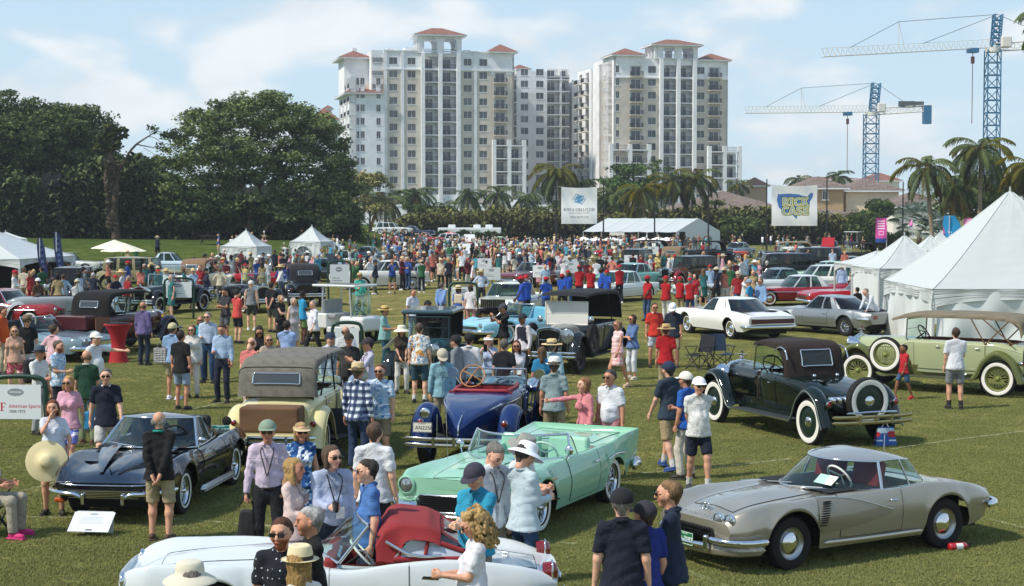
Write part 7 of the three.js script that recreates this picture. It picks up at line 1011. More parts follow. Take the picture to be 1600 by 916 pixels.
if(cell<.03&&(T==='long'||T==='polo'||S.collar)&&!S.smooth){const L=[],e0=T==='polo'?1.32:hem+.02;for(let y=1.455;y>e0;y-=.03){const o=tor(0,y,0),q=C.hit(o.x,o.y,o.z,FW);if(q)L.push(q);}if(L.length>2)part(root,'placket',sheet((u,v)=>{const f=v*(L.length-1),i=Math.min(L.length-2,Math.floor(f)),q=L[i].clone().lerp(L[i+1],f-i);return[q.x+(u-.5)*.034*K,q.y,q.z+.008];},1,16),cloth(S[T][0]));const o=tor(.075,1.29,0),q=C.hit(o.x,o.y,o.z,FW);if(q&&T==='long')part(root,'pocket',rbox(.10*K,.11*K,.012,.005,q.x,q.y,q.z+.003),cloth(S[T][0]));}
if(S.vest){const W2=torso(new Field(...bounds([tor(.2,1.5,0),tor(-.2,.85,0)],.2),cell),.022,.9);W2.cut(tor(0,1.45,0),V(0,1,0));part(root,'vest',W2.mesh(),cloth(S.vest[0]));}
}
if(Bk){
const C=new Field(...bounds([pelvis,...hip,...kn,...(Bk==='pants'||Bk==='capri'?an:[])],.24*K),cell);
C.bone(tor(0,S.tuck?1.0:.95,0),((fem?.135:S.tuck?.148:.135)+b*.2)*K,tor(0,.92,0),(fem?.155:.150)*K,.05,{...fl,fa:true});
if(Bk==='skirt')C.bone(V(0,hipY,0),.165*K,V((kn[0].x+kn[1].x)/2,.46*K,(kn[0].z+kn[1].z)*.35),.21*K,.05,{n:V(0,0,1),f:.75,fb:true});
else[0,1].forEach((i)=>{if(Bk==='shorts'){const q=(S.sl?+S.sl[0]:.86);C.bone(hip[i],.092*K,hip[i].clone().lerp(kn[i],q),.090*K,.045,{fb:true});}else{C.bone(hip[i],.088*K,kn[i],.071*K,.05);C.bone(kn[i],.073*K,kn[i].clone().lerp(an[i],Bk==='capri'?.72:1),(S.slim?.052:.064)*K,.03,{fb:true});}});
const q=seed*3.1;C.warp((x,y,z)=>.004*Math.sin(x*30+y*22+q)*Math.sin(y*33+z*24+q));part(root,Bk==='shorts'?'shorts':Bk==='skirt'?'skirt':'trousers',C.mesh(),cloth(S[Bk][0]));
if(S.tuck)part(root,'belt',tf(new THREE.TorusGeometry(.148+b*.3,.016,5,26),0,0,0,Math.PI/2).applyMatrix4(new THREE.Matrix4().makeScale(K,K*1.3,K*.69)).translate(...tor(0,.965,0).toArray()),mat('#241a14',.6));
}
const shoeM=mat(S.shoes?.[0]??'#2a2523',.7);[0,1].forEach((i)=>{const m=part(root,'shoe',shoeGeo,shoeM),dr=an[i].clone().sub(kn[i]);m.position.set(an[i].x,Math.max(0,an[i].y-.085*K),an[i].z);m.rotation.y=(i?-.22:.22);m.rotation.x=!sit&&an[i].z<-.15?.25:0;m.scale.setScalar(K);void dr;if(S.socks)part(root,'sock',rod(an[i].clone().add(V(0,-.02,0)),an[i].clone().lerp(kn[i],.26),.046*K,10,.050*K),cloth(S.socks[0]));});
// hair, hat, glasses
const put=(nm,g,m,par=root)=>{const o=part(par,nm,g,m);if(par===root){o.applyMatrix4(HM);}return o;};
if(S.hair){
const[kind,col]=S.hair,k2=kind+hc2+(kind==='curly'?seed:'');if(!hatCache.has(k2)){const A=new Field([-.24,-.36,-.22],[.24,.19,.14],hc2);if(kind==='bald'){A.bone(V(.045,-.01,-.045),.052,V(-.045,-.01,-.045),.052,.03);A.cut(V(0,.045,0),V(0,1,-.15).normalize());}else{A.bone(V(0,.036,-.038),.089,V(0,.054,.002),.073,.03,{n:V(1,0,0),f:.93});if(kind==='short')A.bone(V(0,.0,-.07),.05,V(0,-.055,-.062),.042,.03,{n:V(0,0,1),f:.7});A.bone(V(.045,kind==='short'?.012:0,-.045),.040,V(-.045,kind==='short'?.012:0,-.045),.040,.03);if(kind!=='short'){A.bone(V(.062,.02,.0),.034,V(.072,kind==='bob'?-.09:-.15,.012),.03,.03);A.bone(V(-.062,.02,.0),.034,V(-.072,kind==='bob'?-.09:-.15,.012),.03,.03);A.bone(V(0,.02,-.06),.068,V(0,kind==='bob'?-.10:-.19,-.062),.055,.04,{n:V(0,0,1),f:.8});if(kind==='long')for(const s of[1,-1])A.bone(V(.04*s,-.1,-.06),.045,V(.05*s,-.26,-.06),.03,.03);}if(kind==='tail')A.bone(V(0,.01,-.1),.03,V(0,-.16,-.13),.022,.02);if(kind==='curly')for(let i=0;i<300;i++){const a=r()*6.28,y=.13-r()*.36,q=.075+.05*Math.sin(clamp((.13-y)/.36)*3),x=Math.cos(a)*q*1.15,z=Math.sin(a)*q-.045;if(z>.045&&y<.07)continue;const c=V(x,y,z);A.bone(c,.017,c.clone().add(V((r()-.5)*.05,-.035,(r()-.5)*.05)),.010,.006);}}A.warp((x,y,z)=>.0045*Math.sin(x*150+y*40)*Math.sin(z*130+y*90));hatCache.set(k2,A.mesh());}
put('hair',hatCache.get(k2),mat(col,.8,0,{map:hairTex,bumpMap:hairTex,bumpScale:.006}));
}
if(S.hat){const[kind,col,band]=S.hat;if(!hatCache.has('h'+kind))hatCache.set('h'+kind,HATS[kind]());const G3=hatCache.get('h'+kind),o=put('hat',G3[0],mat(col,.9));if(G3[1]&&band)part(o,'hat_band',G3[1],mat(band,.8));if(kind==='cap'&&band)part(o,'cap_peak',tf(rbox(.02,.02,.01,.004,0,0,0),0,.09,.098),mat(band,.8));}
if(S.g){if(!hatCache.has('g'))hatCache.set('g',merge([rbox(.052,.034,.01,.008,.034,.005,.104,2),rbox(.052,.034,.01,.008,-.034,.005,.104,2),box(.02,.006,.006,0,.012,.107),box(.006,.006,.10,.066,.012,.055),box(.006,.006,.10,-.066,.012,.055)]));put('sunglasses',hatCache.get('g'),mat('#0c0c0e',.15,0,{clearcoat:1}));}
if(S.lanyard)part(root,'lanyard',tube([tor(.05,1.47,-.05),tor(.075,1.40,.11+b),tor(.03,1.22,.135+b),tor(0,1.12,.14+b),tor(-.03,1.22,.135+b),tor(-.075,1.40,.11+b),tor(-.05,1.47,-.05)],.008,36,5),mat(S.lanyard[0],.8));
root.userData.joints={wr,el,neck:neckB,hip,chest,tor,HM,FW};return root;
}
// where a standing figure is whose head top is at that pixel
function byHead(px,hy,h){const r=ray(px,hy),t=(h-EYE)/r.y;return V(r.x*t,0,r.z*t);}
const deg=Math.PI/180;
function person(px,hy,h,face,pose,spec,label,o={}){
const at=byHead(px,hy,h),d=-at.z,cell=o.cell??(d<22?.0185:d<32?.027:.038),m=buildPerson(spec,{h:h*.985-(spec.includes('hat:')&&!/cap|visor/.test(spec)?.05:0),pose,cell,seed:Math.round(px+hy),...o});
m.name=numbered('person');m.position.set(at.x,bank(at.x,at.z),at.z);m.rotation.y=face*deg;tag(m,label,'person',o.group);scene.add(m);return m;
}
// something carried: a thing of its own, placed in the hand
function held(name,label,cat,who,hand,geo,material,off=[0,0,0],rot=[0,0,0]){const w=who.userData.joints.wr[hand],m=lone(name,geo,material,label,cat);who.updateMatrixWorld(true);const q=w.clone().add(V(...off));m.position.copy(who.localToWorld(q));m.rotation.set(...rot);m.rotation.y+=who.rotation.y;return m;}
// ================================================================ tower cranes
function lattice(a,b,w,n,r,tri=false){ // square lattice boom from a to b
const d=b.clone().sub(a),u=d.clone().normalize(),X=Math.abs(u.y)>.5?V(1,0,0):V(0,1,0),Y=V(0,0,0).crossVectors(u,X).normalize(),Z=V(0,0,0).crossVectors(Y,u).normalize(),c=tri?[[0,1],[-1,0],[1,0]]:[[1,1],[1,-1],[-1,-1],[-1,1]],P=(k,t)=>a.clone().addScaledVector(d,t).addScaledVector(Y,c[k][0]*w/2).addScaledVector(Z,c[k][1]*(tri?w:w/2)),L=[];
for(let k=0;k<c.length;k++){const m=(k+1)%c.length;L.push(rod(P(k,0),P(k,1),r*1.5,5));for(let i=0;i<n;i++){L.push(rod(P(k,i/n),P(m,(i+1)/n),r,4));L.push(rod(P(k,i/n),P(m,i/n),r,4));}}return merge(L);
}
function crane(label,px,pyTop,pyJoint,d,jibPx,jibPy,backPx,seed){
const S=PXM(d),o=AT(px,329,d);o.y=0;const Y=(py)=>EYE+(329-py)/S,X=(q)=>(q-px)/S,root=thing('tower_crane',label,'crane',o),BL=mat('#2b7098',.5,.2),WH=mat('#dad9d0',.6),yj=Y(pyJoint),zt=(q)=>(q-px)/S*-.25;
part(root,'mast',lattice(V(0,0,0),V(0,yj,0),20/S,Math.round(yj/2.0),.075),BL);part(root,'apex',lattice(V(X(px+3),yj,0),V(X(px+7),Y(pyTop),0),12/S,6,.085),BL);part(root,'slewing_ring',cyl(1.2,1.2,.7,0,yj,0,16),WH);
part(root,'jib',lattice(V(0,yj+.4,0),V(X(jibPx),Y(jibPy),zt(jibPx)),1.3,34,.026,true),WH);part(root,'counter_jib',lattice(V(0,yj+.4,0),V(X(backPx),yj+1.0,-zt(backPx)),1.2,9,.045),WH);
const top=V(X(px+7),Y(pyTop),0),at=(t)=>V(X(lerp(px,jibPx,t)),lerp(yj+.4,Y(jibPy),t)+1.2,zt(lerp(px,jibPx,t))),post=at(.56).add(V(0,3.6,0));part(root,'jib_post',merge([rod(at(.56),post,.05),rod(at(.53),post,.05)]),WH);part(root,'tie_cable',merge([rod(top,post,.05),rod(post,at(.84),.05),rod(top,at(.42),.05),rod(top,V(X(backPx)*.75,yj+1.2,0),.05)]),mat('#7f8a90',.5,.3));
const tr=at(seed?.19:.12);part(root,'trolley',box(1.6,.7,1.6,tr.x,tr.y-1.5,tr.z),BL);part(root,'hook',merge([rod(V(tr.x,tr.y-1.5,tr.z),V(tr.x,tr.y-13,tr.z),.06),box(.5,1.1,.4,tr.x,tr.y-3,tr.z)]),mat('#6b3a34',.6));part(root,'counterweight',merge([box(1.5,3.6,1.5,X(backPx)-.6,yj-.3,-zt(backPx))]),BL);part(root,'winch',merge([box(3.0,1.2,1.2,X(backPx)*.6,yj+1.8,-zt(backPx)*.6),box(2,1,1,X(backPx)*.8,yj+1.8,-zt(backPx)*.8)]),mat('#4d565c',.6));part(root,'cab',rbox(1.6,1.8,1.4,.2,1.8,yj+1.2,.8),WH);
}
crane('taller blue tower crane with long white jib, behind the tallest palm',1548,25,80,265,1270,97,1690,0);
crane('shorter blue tower crane with blue counterweight, above the far villas',1360,131,179,330,1156,181,1446,1);
// ================================================================ tents and parasols
const VTEX=dataTex(256,(u,v)=>{const k=128+150*(pfbm(u,v,3,4)-.5)+40*(tnoise(u*3,v*24,24)-.5);return[k,k,k];},false),VINYL=new THREE.MeshPhysicalMaterial({color:'#c6ccca',roughness:.6,transmission:.12,thickness:0,bumpMap:VTEX,bumpScale:.09}),VWALL=mat('#d5dbda',.7),POLE=mat('#d4d6d6',.4,.6),CLEARW=mat('#59646a',.15,0,{clearcoat:1});
function pagoda(name,label,o,w,d,eave,peak,turn,{walls=[],windows=[],pw=1.35,val=.28,cat='tent'}={}){
const root=thing(name,label,cat,o,turn),per=(u)=>{const e=(u%1)*4,k=Math.floor(e),t=e-k;return[[lerp(-w,w,t),d],[w,lerp(d,-d,t)],[lerp(w,-w,t),-d],[-w,lerp(-d,d,t)]][k].map((q)=>q/2);};
const sides=[];for(let k=0;k<4;k++)sides.push(sheet((u,v)=>{const p=per(Math.min(.9999,(k+u*.9999)/4)),q=1-v;return[p[0]*q,eave+(peak-eave)*Math.pow(v,pw)+.03*Math.sin(u*Math.PI*6)*v*(1-v),p[1]*q];},20,16,false));part(root,'canopy',sides,VINYL);part(root,'ridge_seam',[0,1,2,3].map((k)=>tube(Array.from({length:9},(_,i)=>{const p=per(k/4),v=i/8.2;return V(p[0]*(1-v),eave+(peak-eave)*Math.pow(v,pw)+.012,p[1]*(1-v));}),.016,16,5)),VWALL);part(root,'finial',rod(V(0,peak-.1,0),V(0,peak+.12,0),.03),POLE);
for(let k=0;k<4;k++)part(root,'valance',sheet((u,v)=>{const p=per(Math.min(.9999,(k+u*.9999)/4)),s=1.004+.012*Math.sin(u*40)*v;return[p[0]*s,eave+.01-v*(val+.25*Math.pow(Math.abs(u-.5)*2,4)),p[1]*s];},40,3),VINYL);
for(const[x,z]of[[1,1],[1,-1],[-1,1],[-1,-1]])part(root,'pole',rod(V(x*w/2*.99,0,z*d/2*.99),V(x*w/2*.99,eave,z*d/2*.99),.045,8),POLE);
if(!walls.includes(9))for(const[x,z]of[[1,1],[-1,1]])part(root,'guy_rope',rod(V(x*w/2,eave-.05,z*d/2),V(x*(w/2+.35),0,z*(d/2+.5)),.012,5),VWALL);
for(const k of walls)part(root,'side_wall',sheet((u,v)=>{const p=per(Math.min(.9999,(k+.01+u*.98)/4)),f=1-.018*(1+Math.sin(u*37+v*2)*.7+Math.sin(u*13+v*5))*(.3+v);return[p[0]*f,lerp(eave-.05,.02,v),p[1]*f];},60,8),VWALL);
for(const[k,u0,ww,y0,hh]of windows){const c=per((k+u0)/4),n=[[0,1],[1,0],[0,-1],[-1,0]][k],s=new THREE.Shape();s.moveTo(-ww/2,0);s.lineTo(ww/2,0);s.lineTo(ww/2,hh-ww/2);s.absarc(0,hh-ww/2,ww/2,0,Math.PI);s.lineTo(-ww/2,0);const g=new THREE.ShapeGeometry(s,10),ry=Math.atan2(n[0],n[1]),ox=c[0]+n[0]*.03,oz=c[1]+n[1]*.03;part(root,'window',tf(g,ox,y0,oz,0,ry,0),CLEARW);const bars=[box(.04,hh-ww/2,.02,0,(hh-ww/2)/2,.02),box(ww,.04,.02,0,hh-ww/2,.02),box(ww,.04,.02,0,(hh-ww/2)/2,.02),new THREE.TorusGeometry(ww/2,.03,4,16,Math.PI).translate(0,hh-ww/2,.02)];for(const a of[.6,1.57,2.54])bars.push(rod(V(0,hh-ww/2,.02),V(Math.cos(a)*ww/2,hh-ww/2+Math.sin(a)*ww/2,.02),.018,4));part(root,'window_bars',tf(merge(bars),ox,y0,oz,0,ry,0),VINYL);}
return root;
}
const gAt=(px,d)=>{const p=AT(px,329,d);p.y=bank(p.x,p.z);return p;};
pagoda('marquee_tent','largest white peaked tent, cut by the right edge of the picture',gAt(1578,54),6.6,6.6,1.9,4.95,0,{walls:[0,3],pw:1.12,val:.34});
pagoda('pagoda_tent','white peaked tent just left of the largest right tent',gAt(1414,64),3.1,3.4,2.12,3.35,.1,{walls:[0,3],val:.2});pagoda('pagoda_tent','low white canopy left of the middle right tent',gAt(1372,70),2.6,3,2.05,2.6,.2,{val:.15});
pagoda('pagoda_tent','far white tent peak, left of the pair by the blue flag',gAt(1455,88),1.8,2,2.2,3.0,0,{walls:[0]});pagoda('pagoda_tent','far white tent peak, right of the pair by the blue flag',gAt(1470,92),1.8,2,2.2,3.1,0,{walls:[0]});
pagoda('pagoda_tent','small white pagoda tent with arched window, left of the two on the grass',gAt(384,113),2.6,2.6,1.85,2.95,-.25,{walls:[0,3,1],windows:[[0,.5,1.1,.15,1.25]]});pagoda('pagoda_tent','small white pagoda tent with square window, right of the two on the grass',gAt(487,115),2.25,2.3,2.1,3.15,-.3,{walls:[0,3],windows:[[0,.45,1.1,.2,1.6]]});
{const t=pagoda('marquee_tent','white tent with open front at the left edge',gAt(-48,84),8.2,7,1.95,3.75,-.12,{walls:[2,3],pw:1.15,val:.22});part(t,'inner_shade',box(7.6,1.6,.05,0,.8,-3.0),DARKCLOTH);pagoda('awning','pale awning corner above the left tent',gAt(8,100),2.4,2.4,2.6,3.0,.3,{val:.1});}  // dark sheet stands in for the shade inside the tent
{ // long frame tent at the back
const d=178,o=AT(1057,329,d);o.y=0;const root=thing('frame_tent','long white frame tent with arched gable windows at the back of the field','tent',o,-.52),L=11.2,W=12,e=2.0,r=3.45;
for(let k=0;k<5;k++)for(const s of[0,1])part(root,'roof_panel',sheet((u,v)=>[lerp(-L*(k+1)/5,-L*k/5-.03,u),lerp(e,r,v)-.05*Math.sin(u*Math.PI),s?-W+v*W/2:-v*W/2],4,4),VINYL);
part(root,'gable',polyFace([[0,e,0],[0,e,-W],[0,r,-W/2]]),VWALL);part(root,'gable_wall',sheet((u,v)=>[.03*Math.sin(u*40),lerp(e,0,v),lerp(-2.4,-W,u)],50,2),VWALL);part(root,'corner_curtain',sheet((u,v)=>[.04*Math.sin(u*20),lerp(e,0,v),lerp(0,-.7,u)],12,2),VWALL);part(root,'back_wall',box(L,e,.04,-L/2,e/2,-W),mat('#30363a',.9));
for(let k=0;k<5;k++){const z=-3.1-k*1.5,s=new THREE.Shape();s.moveTo(-.5,0);s.lineTo(.5,0);s.lineTo(.5,.5);s.absarc(0,.5,.5,0,Math.PI);part(root,'window',tf(new THREE.ShapeGeometry(s,8),.06,.45,z,0,Math.PI/2,0),CLEARW);part(root,'window_bars',merge([box(.03,1,.05,.09,.95,z),box(.03,.05,1,.09,.95,z)]),VINYL);}for(let k=0;k<=5;k++)part(root,'pole',rod(V(-L*k/5,0,0),V(-L*k/5,e,0),.05),POLE);part(root,'name_board',box(1.8,.35,.05,-7,1.75,.1),mat('#c9cdc9',.8));
}
function parasol(label,p,R,h,mats,ribs=8,group,cat='parasol'){const root=thing('parasol',label,cat,p,0,group);for(let k=0;k<ribs;k++){const a=k/ribs*6.2832,b=(k+1)/ribs*6.2832,q=(t)=>[Math.cos(t)*R,h-.02,Math.sin(t)*R];part(root,'canopy_panel',sheet((u,v)=>{const A=q(a),B=q(b),s=1-v;return[lerp(A[0],B[0],u)*s,lerp(h-.03*4*u*(1-u),h+R*.36,v),lerp(A[2],B[2],u)*s];},4,4),mats[k%mats.length]);}part(root,'pole',rod(V(0,0,0),V(0,h+R*.36,0),.03),mat('#8a6a48',.6));return root;}
const CREAMC=mat('#e2dcc4',.8),WHITEC=mat('#e9ebe8',.8);parasol('large cream market umbrella on the bank, the left one of the overlapping pair',gAt(178,112),1.6,1.75,[CREAMC]);parasol('large cream market umbrella on the bank, the right one of the overlapping pair',gAt(192,110),1.55,1.62,[CREAMC]);
parasol('red and white segmented parasol above the far car rows',gAt(703,196),1.15,1.3,[mat('#b3262c',.8),mat('#d9a09a',.8)]);
[[912,'leftmost white patio umbrella'],[932,'second white patio umbrella from the left'],[955,'third white patio umbrella from the left'],[1006,'white patio umbrella beside the folded one'],[1029,'fifth white patio umbrella from the left'],[1042,'rightmost white patio umbrella']].forEach(([px,l],i)=>parasol(l+ ' before the frame tent',gAt(px,166-(i%2)*3),.95,1.36,[WHITEC]));
lone('folded_parasol',merge([rod(V(0,0,0),V(0,2.2,0),.03),cyl(.18,.03,1.3,0,1.35,0,8)]),WHITEC,'folded white patio umbrella standing between the open ones','parasol').position.copy(gAt(1011,163));
// ================================================================ banners, flags, boards
function banner(label,px0,px1,py0,py1,d,draw,poles){const a=AT(px0,py0,d),b=AT(px1,py1,d),w=b.x-a.x,h=a.y-b.y,root=thing('hung_banner',label,'banner',V((a.x+b.x)/2,0,-d)),t=canvasTex(512,480,draw);part(root,'cloth',sheet((u,v)=>[(u-.5)*w,b.y+v*h-.06*Math.sin(Math.PI*u)*v*h*.5,.07*Math.sin(u*9+v*3)+.06*Math.sin(v*7)+.03*Math.sin(u*23+v*11)],24,20),mat('#ffffff',.85,0,{map:t,side:THREE.DoubleSide}));for(const q of poles)part(root,'rope',rod(V(Math.sign(q)*w/2,a.y,0),V(Math.sign(q)*(w/2+.5),a.y+.05,0),.02),POLE);return root;}
banner('white banner with blue clasped hands emblem reading boys and girls clubs',877,933,292,350,170,(g,w,h)=>{g.fillStyle='#eceeed';g.fillRect(0,0,w,h);g.save();g.translate(w/2,150);g.strokeStyle='#4f8fc0';g.lineWidth=9;g.lineJoin='round';for(const s of[1,-1]){g.save();g.scale(s,s);for(let i=0;i<4;i++){g.beginPath();g.moveTo(-95+i*24,15+i*0);g.lineTo(-40+i*26,-45-(3-i)*9);g.lineTo(-18+i*26,-45-(3-i)*9+18);g.lineTo(-70+i*24,48);g.stroke();}g.restore();}g.restore();g.fillStyle='#3f444c';g.textAlign='center';g.font='bold 55px serif';g.fillText('BOYS & GIRLS CLUBS',w/2,312,450);g.font='26px serif';g.fillText('OF BROWARD COUNTY',w/2,345);g.font='38px sans-serif';g.fillText('www.bgcbc.org',w/2,400);},[1,-1]);
banner('white banner with blue country map and big outlined yellow letters',1206,1277,289,353,170,(g,w,h)=>{g.fillStyle='#eceeed';g.fillRect(0,0,w,h);g.fillStyle='#3f74b4';g.beginPath();[[70,105],[200,90],[300,100],[350,120],[400,130],[440,85],[470,100],[455,150],[430,190],[425,240],[400,290],[410,360],[385,350],[365,310],[300,320],[280,400],[245,360],[215,330],[130,310],[80,260],[60,180]].forEach(([x,y],i)=>i?g.lineTo(x,y):g.moveTo(x,y));g.fill();g.textAlign='center';g.lineJoin='round';for(const[t,y]of[['RICK',235],['CASE',345]]){g.font='bold 128px sans-serif';g.lineWidth=26;g.strokeStyle='#1d2c22';g.strokeText(t,w/2+8,y,430);g.lineWidth=14;g.strokeStyle='#e3dc7a';g.strokeText(t,w/2+8,y,430);g.fillStyle='#8fa4ae';g.fillText(t,w/2+8,y,430);}},[1,-1]);
const DKPOLE=mat('#23272b',.6,.3);[[869,288,'first dark net pole, left edge of the clubs banner'],[943,284,'dark net pole right of the clubs banner'],[1023,283,'dark net pole above the middle of the frame tent'],[1107,284,'dark net pole above the frame tent gable'],[1198,280,'dark net pole left of the map banner'],[1292,280,'dark net pole right of the map banner'],[1411,284,'dark net pole before the fan palm']].forEach(([px,py,l])=>{const h=AT(px,py,172).y;lone('net_pole',cyl(.09,.06,h,0,h/2,0,8),DKPOLE,l,'pole').position.copy(gAt(px,172));});
function flag(label,px,d,pyT,w,h,draw,feather,poleM){const b=gAt(px,d),top=AT(px,pyT,d).y-b.y,root=thing(feather?'feather_flag':'pole_banner',label,'flag',b);part(root,'pole',rod(V(0,0,0),V(0,top,0),.025),poleM??POLE);part(root,'flag_cloth',sheet((u,v)=>[feather?(u-.5)*w*(v>.8?1-(v-.8)*2.2:1)+(1-v)*w*.55:-u*w,top-h*(1-v),.05*Math.sin(u*3+v*4)],8,12),mat('#ffffff',.8,0,{map:canvasTex(128,256,draw),side:THREE.DoubleSide}));}
const pinkDraw=(g,w,h)=>{g.fillStyle='#d0509e';g.fillRect(0,0,w,h);g.fillStyle='#274f9a';g.fillRect(0,h*.84,w,h*.16);g.fillStyle='#f3d9ea';g.font='bold 22px sans-serif';g.textAlign='center';for(const y of[40,66,92,118])g.fillRect(22,y-14,84,12);g.strokeStyle='#f3d9ea';g.lineWidth=6;g.strokeRect(40,140,48,36);};flag('pink banner on a pale pole left of the middle right tent',1386,100,341,.66,1.45,pinkDraw);flag('pink banner behind the blue feather flag',1491,96,338,.6,1.2,pinkDraw);flag('small pink banner end nearest the largest tent peak',1519,104,341,.5,.7,pinkDraw);flag('narrow violet banner seen edge on beside the fan palm',1426,110,343,.2,.5,pinkDraw);
flag('blue feather flag with white lettering beside the largest right tent',1484,74,337,.78,1.75,(g,w,h)=>{g.fillStyle='#2b9ad0';g.fillRect(0,0,w,h);g.save();g.translate(w*.42,h*.95);g.rotate(-Math.PI/2);g.fillStyle='#e6f3f8';g.font='bold 40px sans-serif';g.fillText('INVEST',10,0);g.font='bold 26px sans-serif';g.fillText('BEBE',10,40);g.restore();},true);
const navyDraw=(g,w,h)=>{g.fillStyle='#1b2c56';g.fillRect(0,0,w,h);g.fillStyle='#5b6c96';for(let i=0;i<6;i++)g.fillRect(40,30+i*36,46,18);};flag('navy feather flag, left one at the left tent corner',61,82,372,.38,2.0,navyDraw,true);flag('navy feather flag, right one at the left tent corner',87,84,363,.38,2.0,navyDraw,true);
const GREENP=mat('#14392c',.4,.2),BOARD=mat('#dfe3e4',.7);
function boardTex(lines,big){return canvasTex(512,320,(g,w,h)=>{g.fillStyle='#dde2e4';g.fillRect(0,0,w,h);g.fillStyle='#8a9298';g.beginPath();g.ellipse(w*.46,h*.22,90,36,0,0,7);g.fill();g.fillStyle='#dde2e4';g.fillRect(w*.46-66,h*.2,132,8);g.textAlign='left';lines.forEach(([t,c,s,y,x])=>{g.fillStyle=c;g.font=`bold ${s}px ${t ==='F'?'serif':'sans-serif'}`;g.fillText(t,x??60,y);});void big;});}
function board(label,p,w,h,y,turn,lines,frame=true){const root=thing('sign_board',label,'sign',p,turn);part(root,'panel',box(w,h,.02,0,y,0),[BOARD,BOARD,BOARD,BOARD,mat('#ffffff',.7,0,{map:boardTex(lines)}),BOARD]);const f=w/2+.06;part(root,'frame',frame?tube([V(-f,0,-.04),V(-f,y+h/2+.0,-.04),V(-f+.06,y+h/2+.10,-.04),V(f-.06,y+h/2+.10,-.04),V(f,y+h/2,-.04),V(f,0,-.04)],.045,60,8):rod(V(0,0,-.03),V(0,y,-.03),.03),GREENP);return root;}
const txt=[['Founders Class','#5a6268',26,200],['Pre War Roadsters','#3a4046',30,240]];
board('white board reading American Sports 1946-1975 on a green pipe frame',byHead(27,597,1.22).setY(0),.86,.62,.86,-.06,[['F','#b0252c',110,246,60],['American Sports','#b0252c',44,216,160],['1946-1975','#3a3f46',38,262,160]]);board('white board on green pipe frame in front of the golf cart',gAt(541,43),.62,.52,1.0,.0,txt);board('white board on green frame among the crowd at left',gAt(278,66),1.0,.62,1.15,.1,txt);board('white board on green frame left of the white coupe',gAt(724,62),.9,.7,1.1,.1,txt);board('white board on green frame behind the orange shirt',gAt(530,74),.85,1.0,1.4,.2,txt);
[[845,441,'below the far clubs pole'],[757,424,'in the mid crowd left of centre'],[769,446,'low behind the man with tied sleeves'],[828,410,'straight below the clubs banner'],[878,418,'right of the cream far car'],[946,418,'left of the patio umbrellas'],[986,416,'below the folded umbrella'],[1021,395,'below the fifth patio umbrella'],[893,432,'behind the blue shirts'],[745,378,'above the mint pickup']].forEach(([px,py,l],i)=>{const d=EYE*2600/(py+22-329);board('small white notice board on a post '+l,gAt(px,d),.8,.6,1.25,(i%3-1)*.15,txt,false);});
{const p=G(143,836),m=lone('placard',merge([tf(box(.56,.012,.36),0,.17,0,.62,0,0)]),[mat('#e8ebec',.6,0,{map:canvasTex(256,160,(g,w,h)=>{g.fillStyle='#e6eaeb';g.fillRect(0,0,w,h);g.fillStyle='#aab2b8';g.beginPath();g.ellipse(w/2,18,30,9,0,0,7);g.fill();for(let i=0;i<6;i++)g.fillRect(60-i*2,42+i*10,130+i*5,3);g.fillStyle='#222';g.fillRect(110,140,40,10);})})][0],'white information placard propped on the grass before the midnight blue coupe','placard');m.position.copy(p);m.rotation.y=-.12;part(m,'prop',tf(box(.5,.3,.01),0,.14,-.14,-.1),BOARD);}
// ================================================================ field furniture
function foldChair(label,p,turn,c='#1b2026'){const root=thing('camp_chair',label,'chair',p,turn),M=mat(c,.9),L=[];part(root,'seat',sheet((u,v)=>[(u-.5)*.52,.42-.05*Math.sin(u*3.14),(v-.5)*.46],6,4),M);part(root,'backrest',sheet((u,v)=>[(u-.5)*.54,.46+v*.46,-.24-v*.12-.05*Math.sin(u*3.14)],6,6),M);for(const s of[1,-1]){L.push([V(s*.27,0,.25),V(-s*.27,.42,.23)],[V(s*.27,0,-.27),V(-s*.27,.42,-.23)],[V(s*.27,0,.25),V(s*.27,.62,-.22)],[V(s*.27,0,-.27),V(s*.27,.92,-.36)],[V(s*.27,0,-.25),V(s*.27,.6,.24)]);part(root,'armrest',rbox(.07,.02,.5,.01,s*.28,.62,.02),M);}for(const[a,b]of L)part(root,'leg',rod(a,b,.012,5),mat('#2a2c2e',.4,.5));return root;}
foldChair('empty black camp chair facing left beside the white sixties coupe, left of two',G(1092,578),-.9);foldChair('empty dark blue camp chair beside the white sixties coupe, right of two',G(1127,576),.3,'#22344c');foldChair('dark grey camp chair behind the straw visor couple',G(522,716),3.3,'#2a3038');
{const t=thing('cocktail_table','high round table in a red stretch cover beside the maroon tourer','table',G(185,566));part(t,'cover',lathe([[.30,0],[.26,.1],[.20,.45],[.20,.6],[.28,.9],[.40,1.06],[.41,1.09],[0,1.09]],26),mat('#a3121c',.75));part(t,'table_top',cyl(.34,.34,.02,0,1.105,0,24),BLACK);}
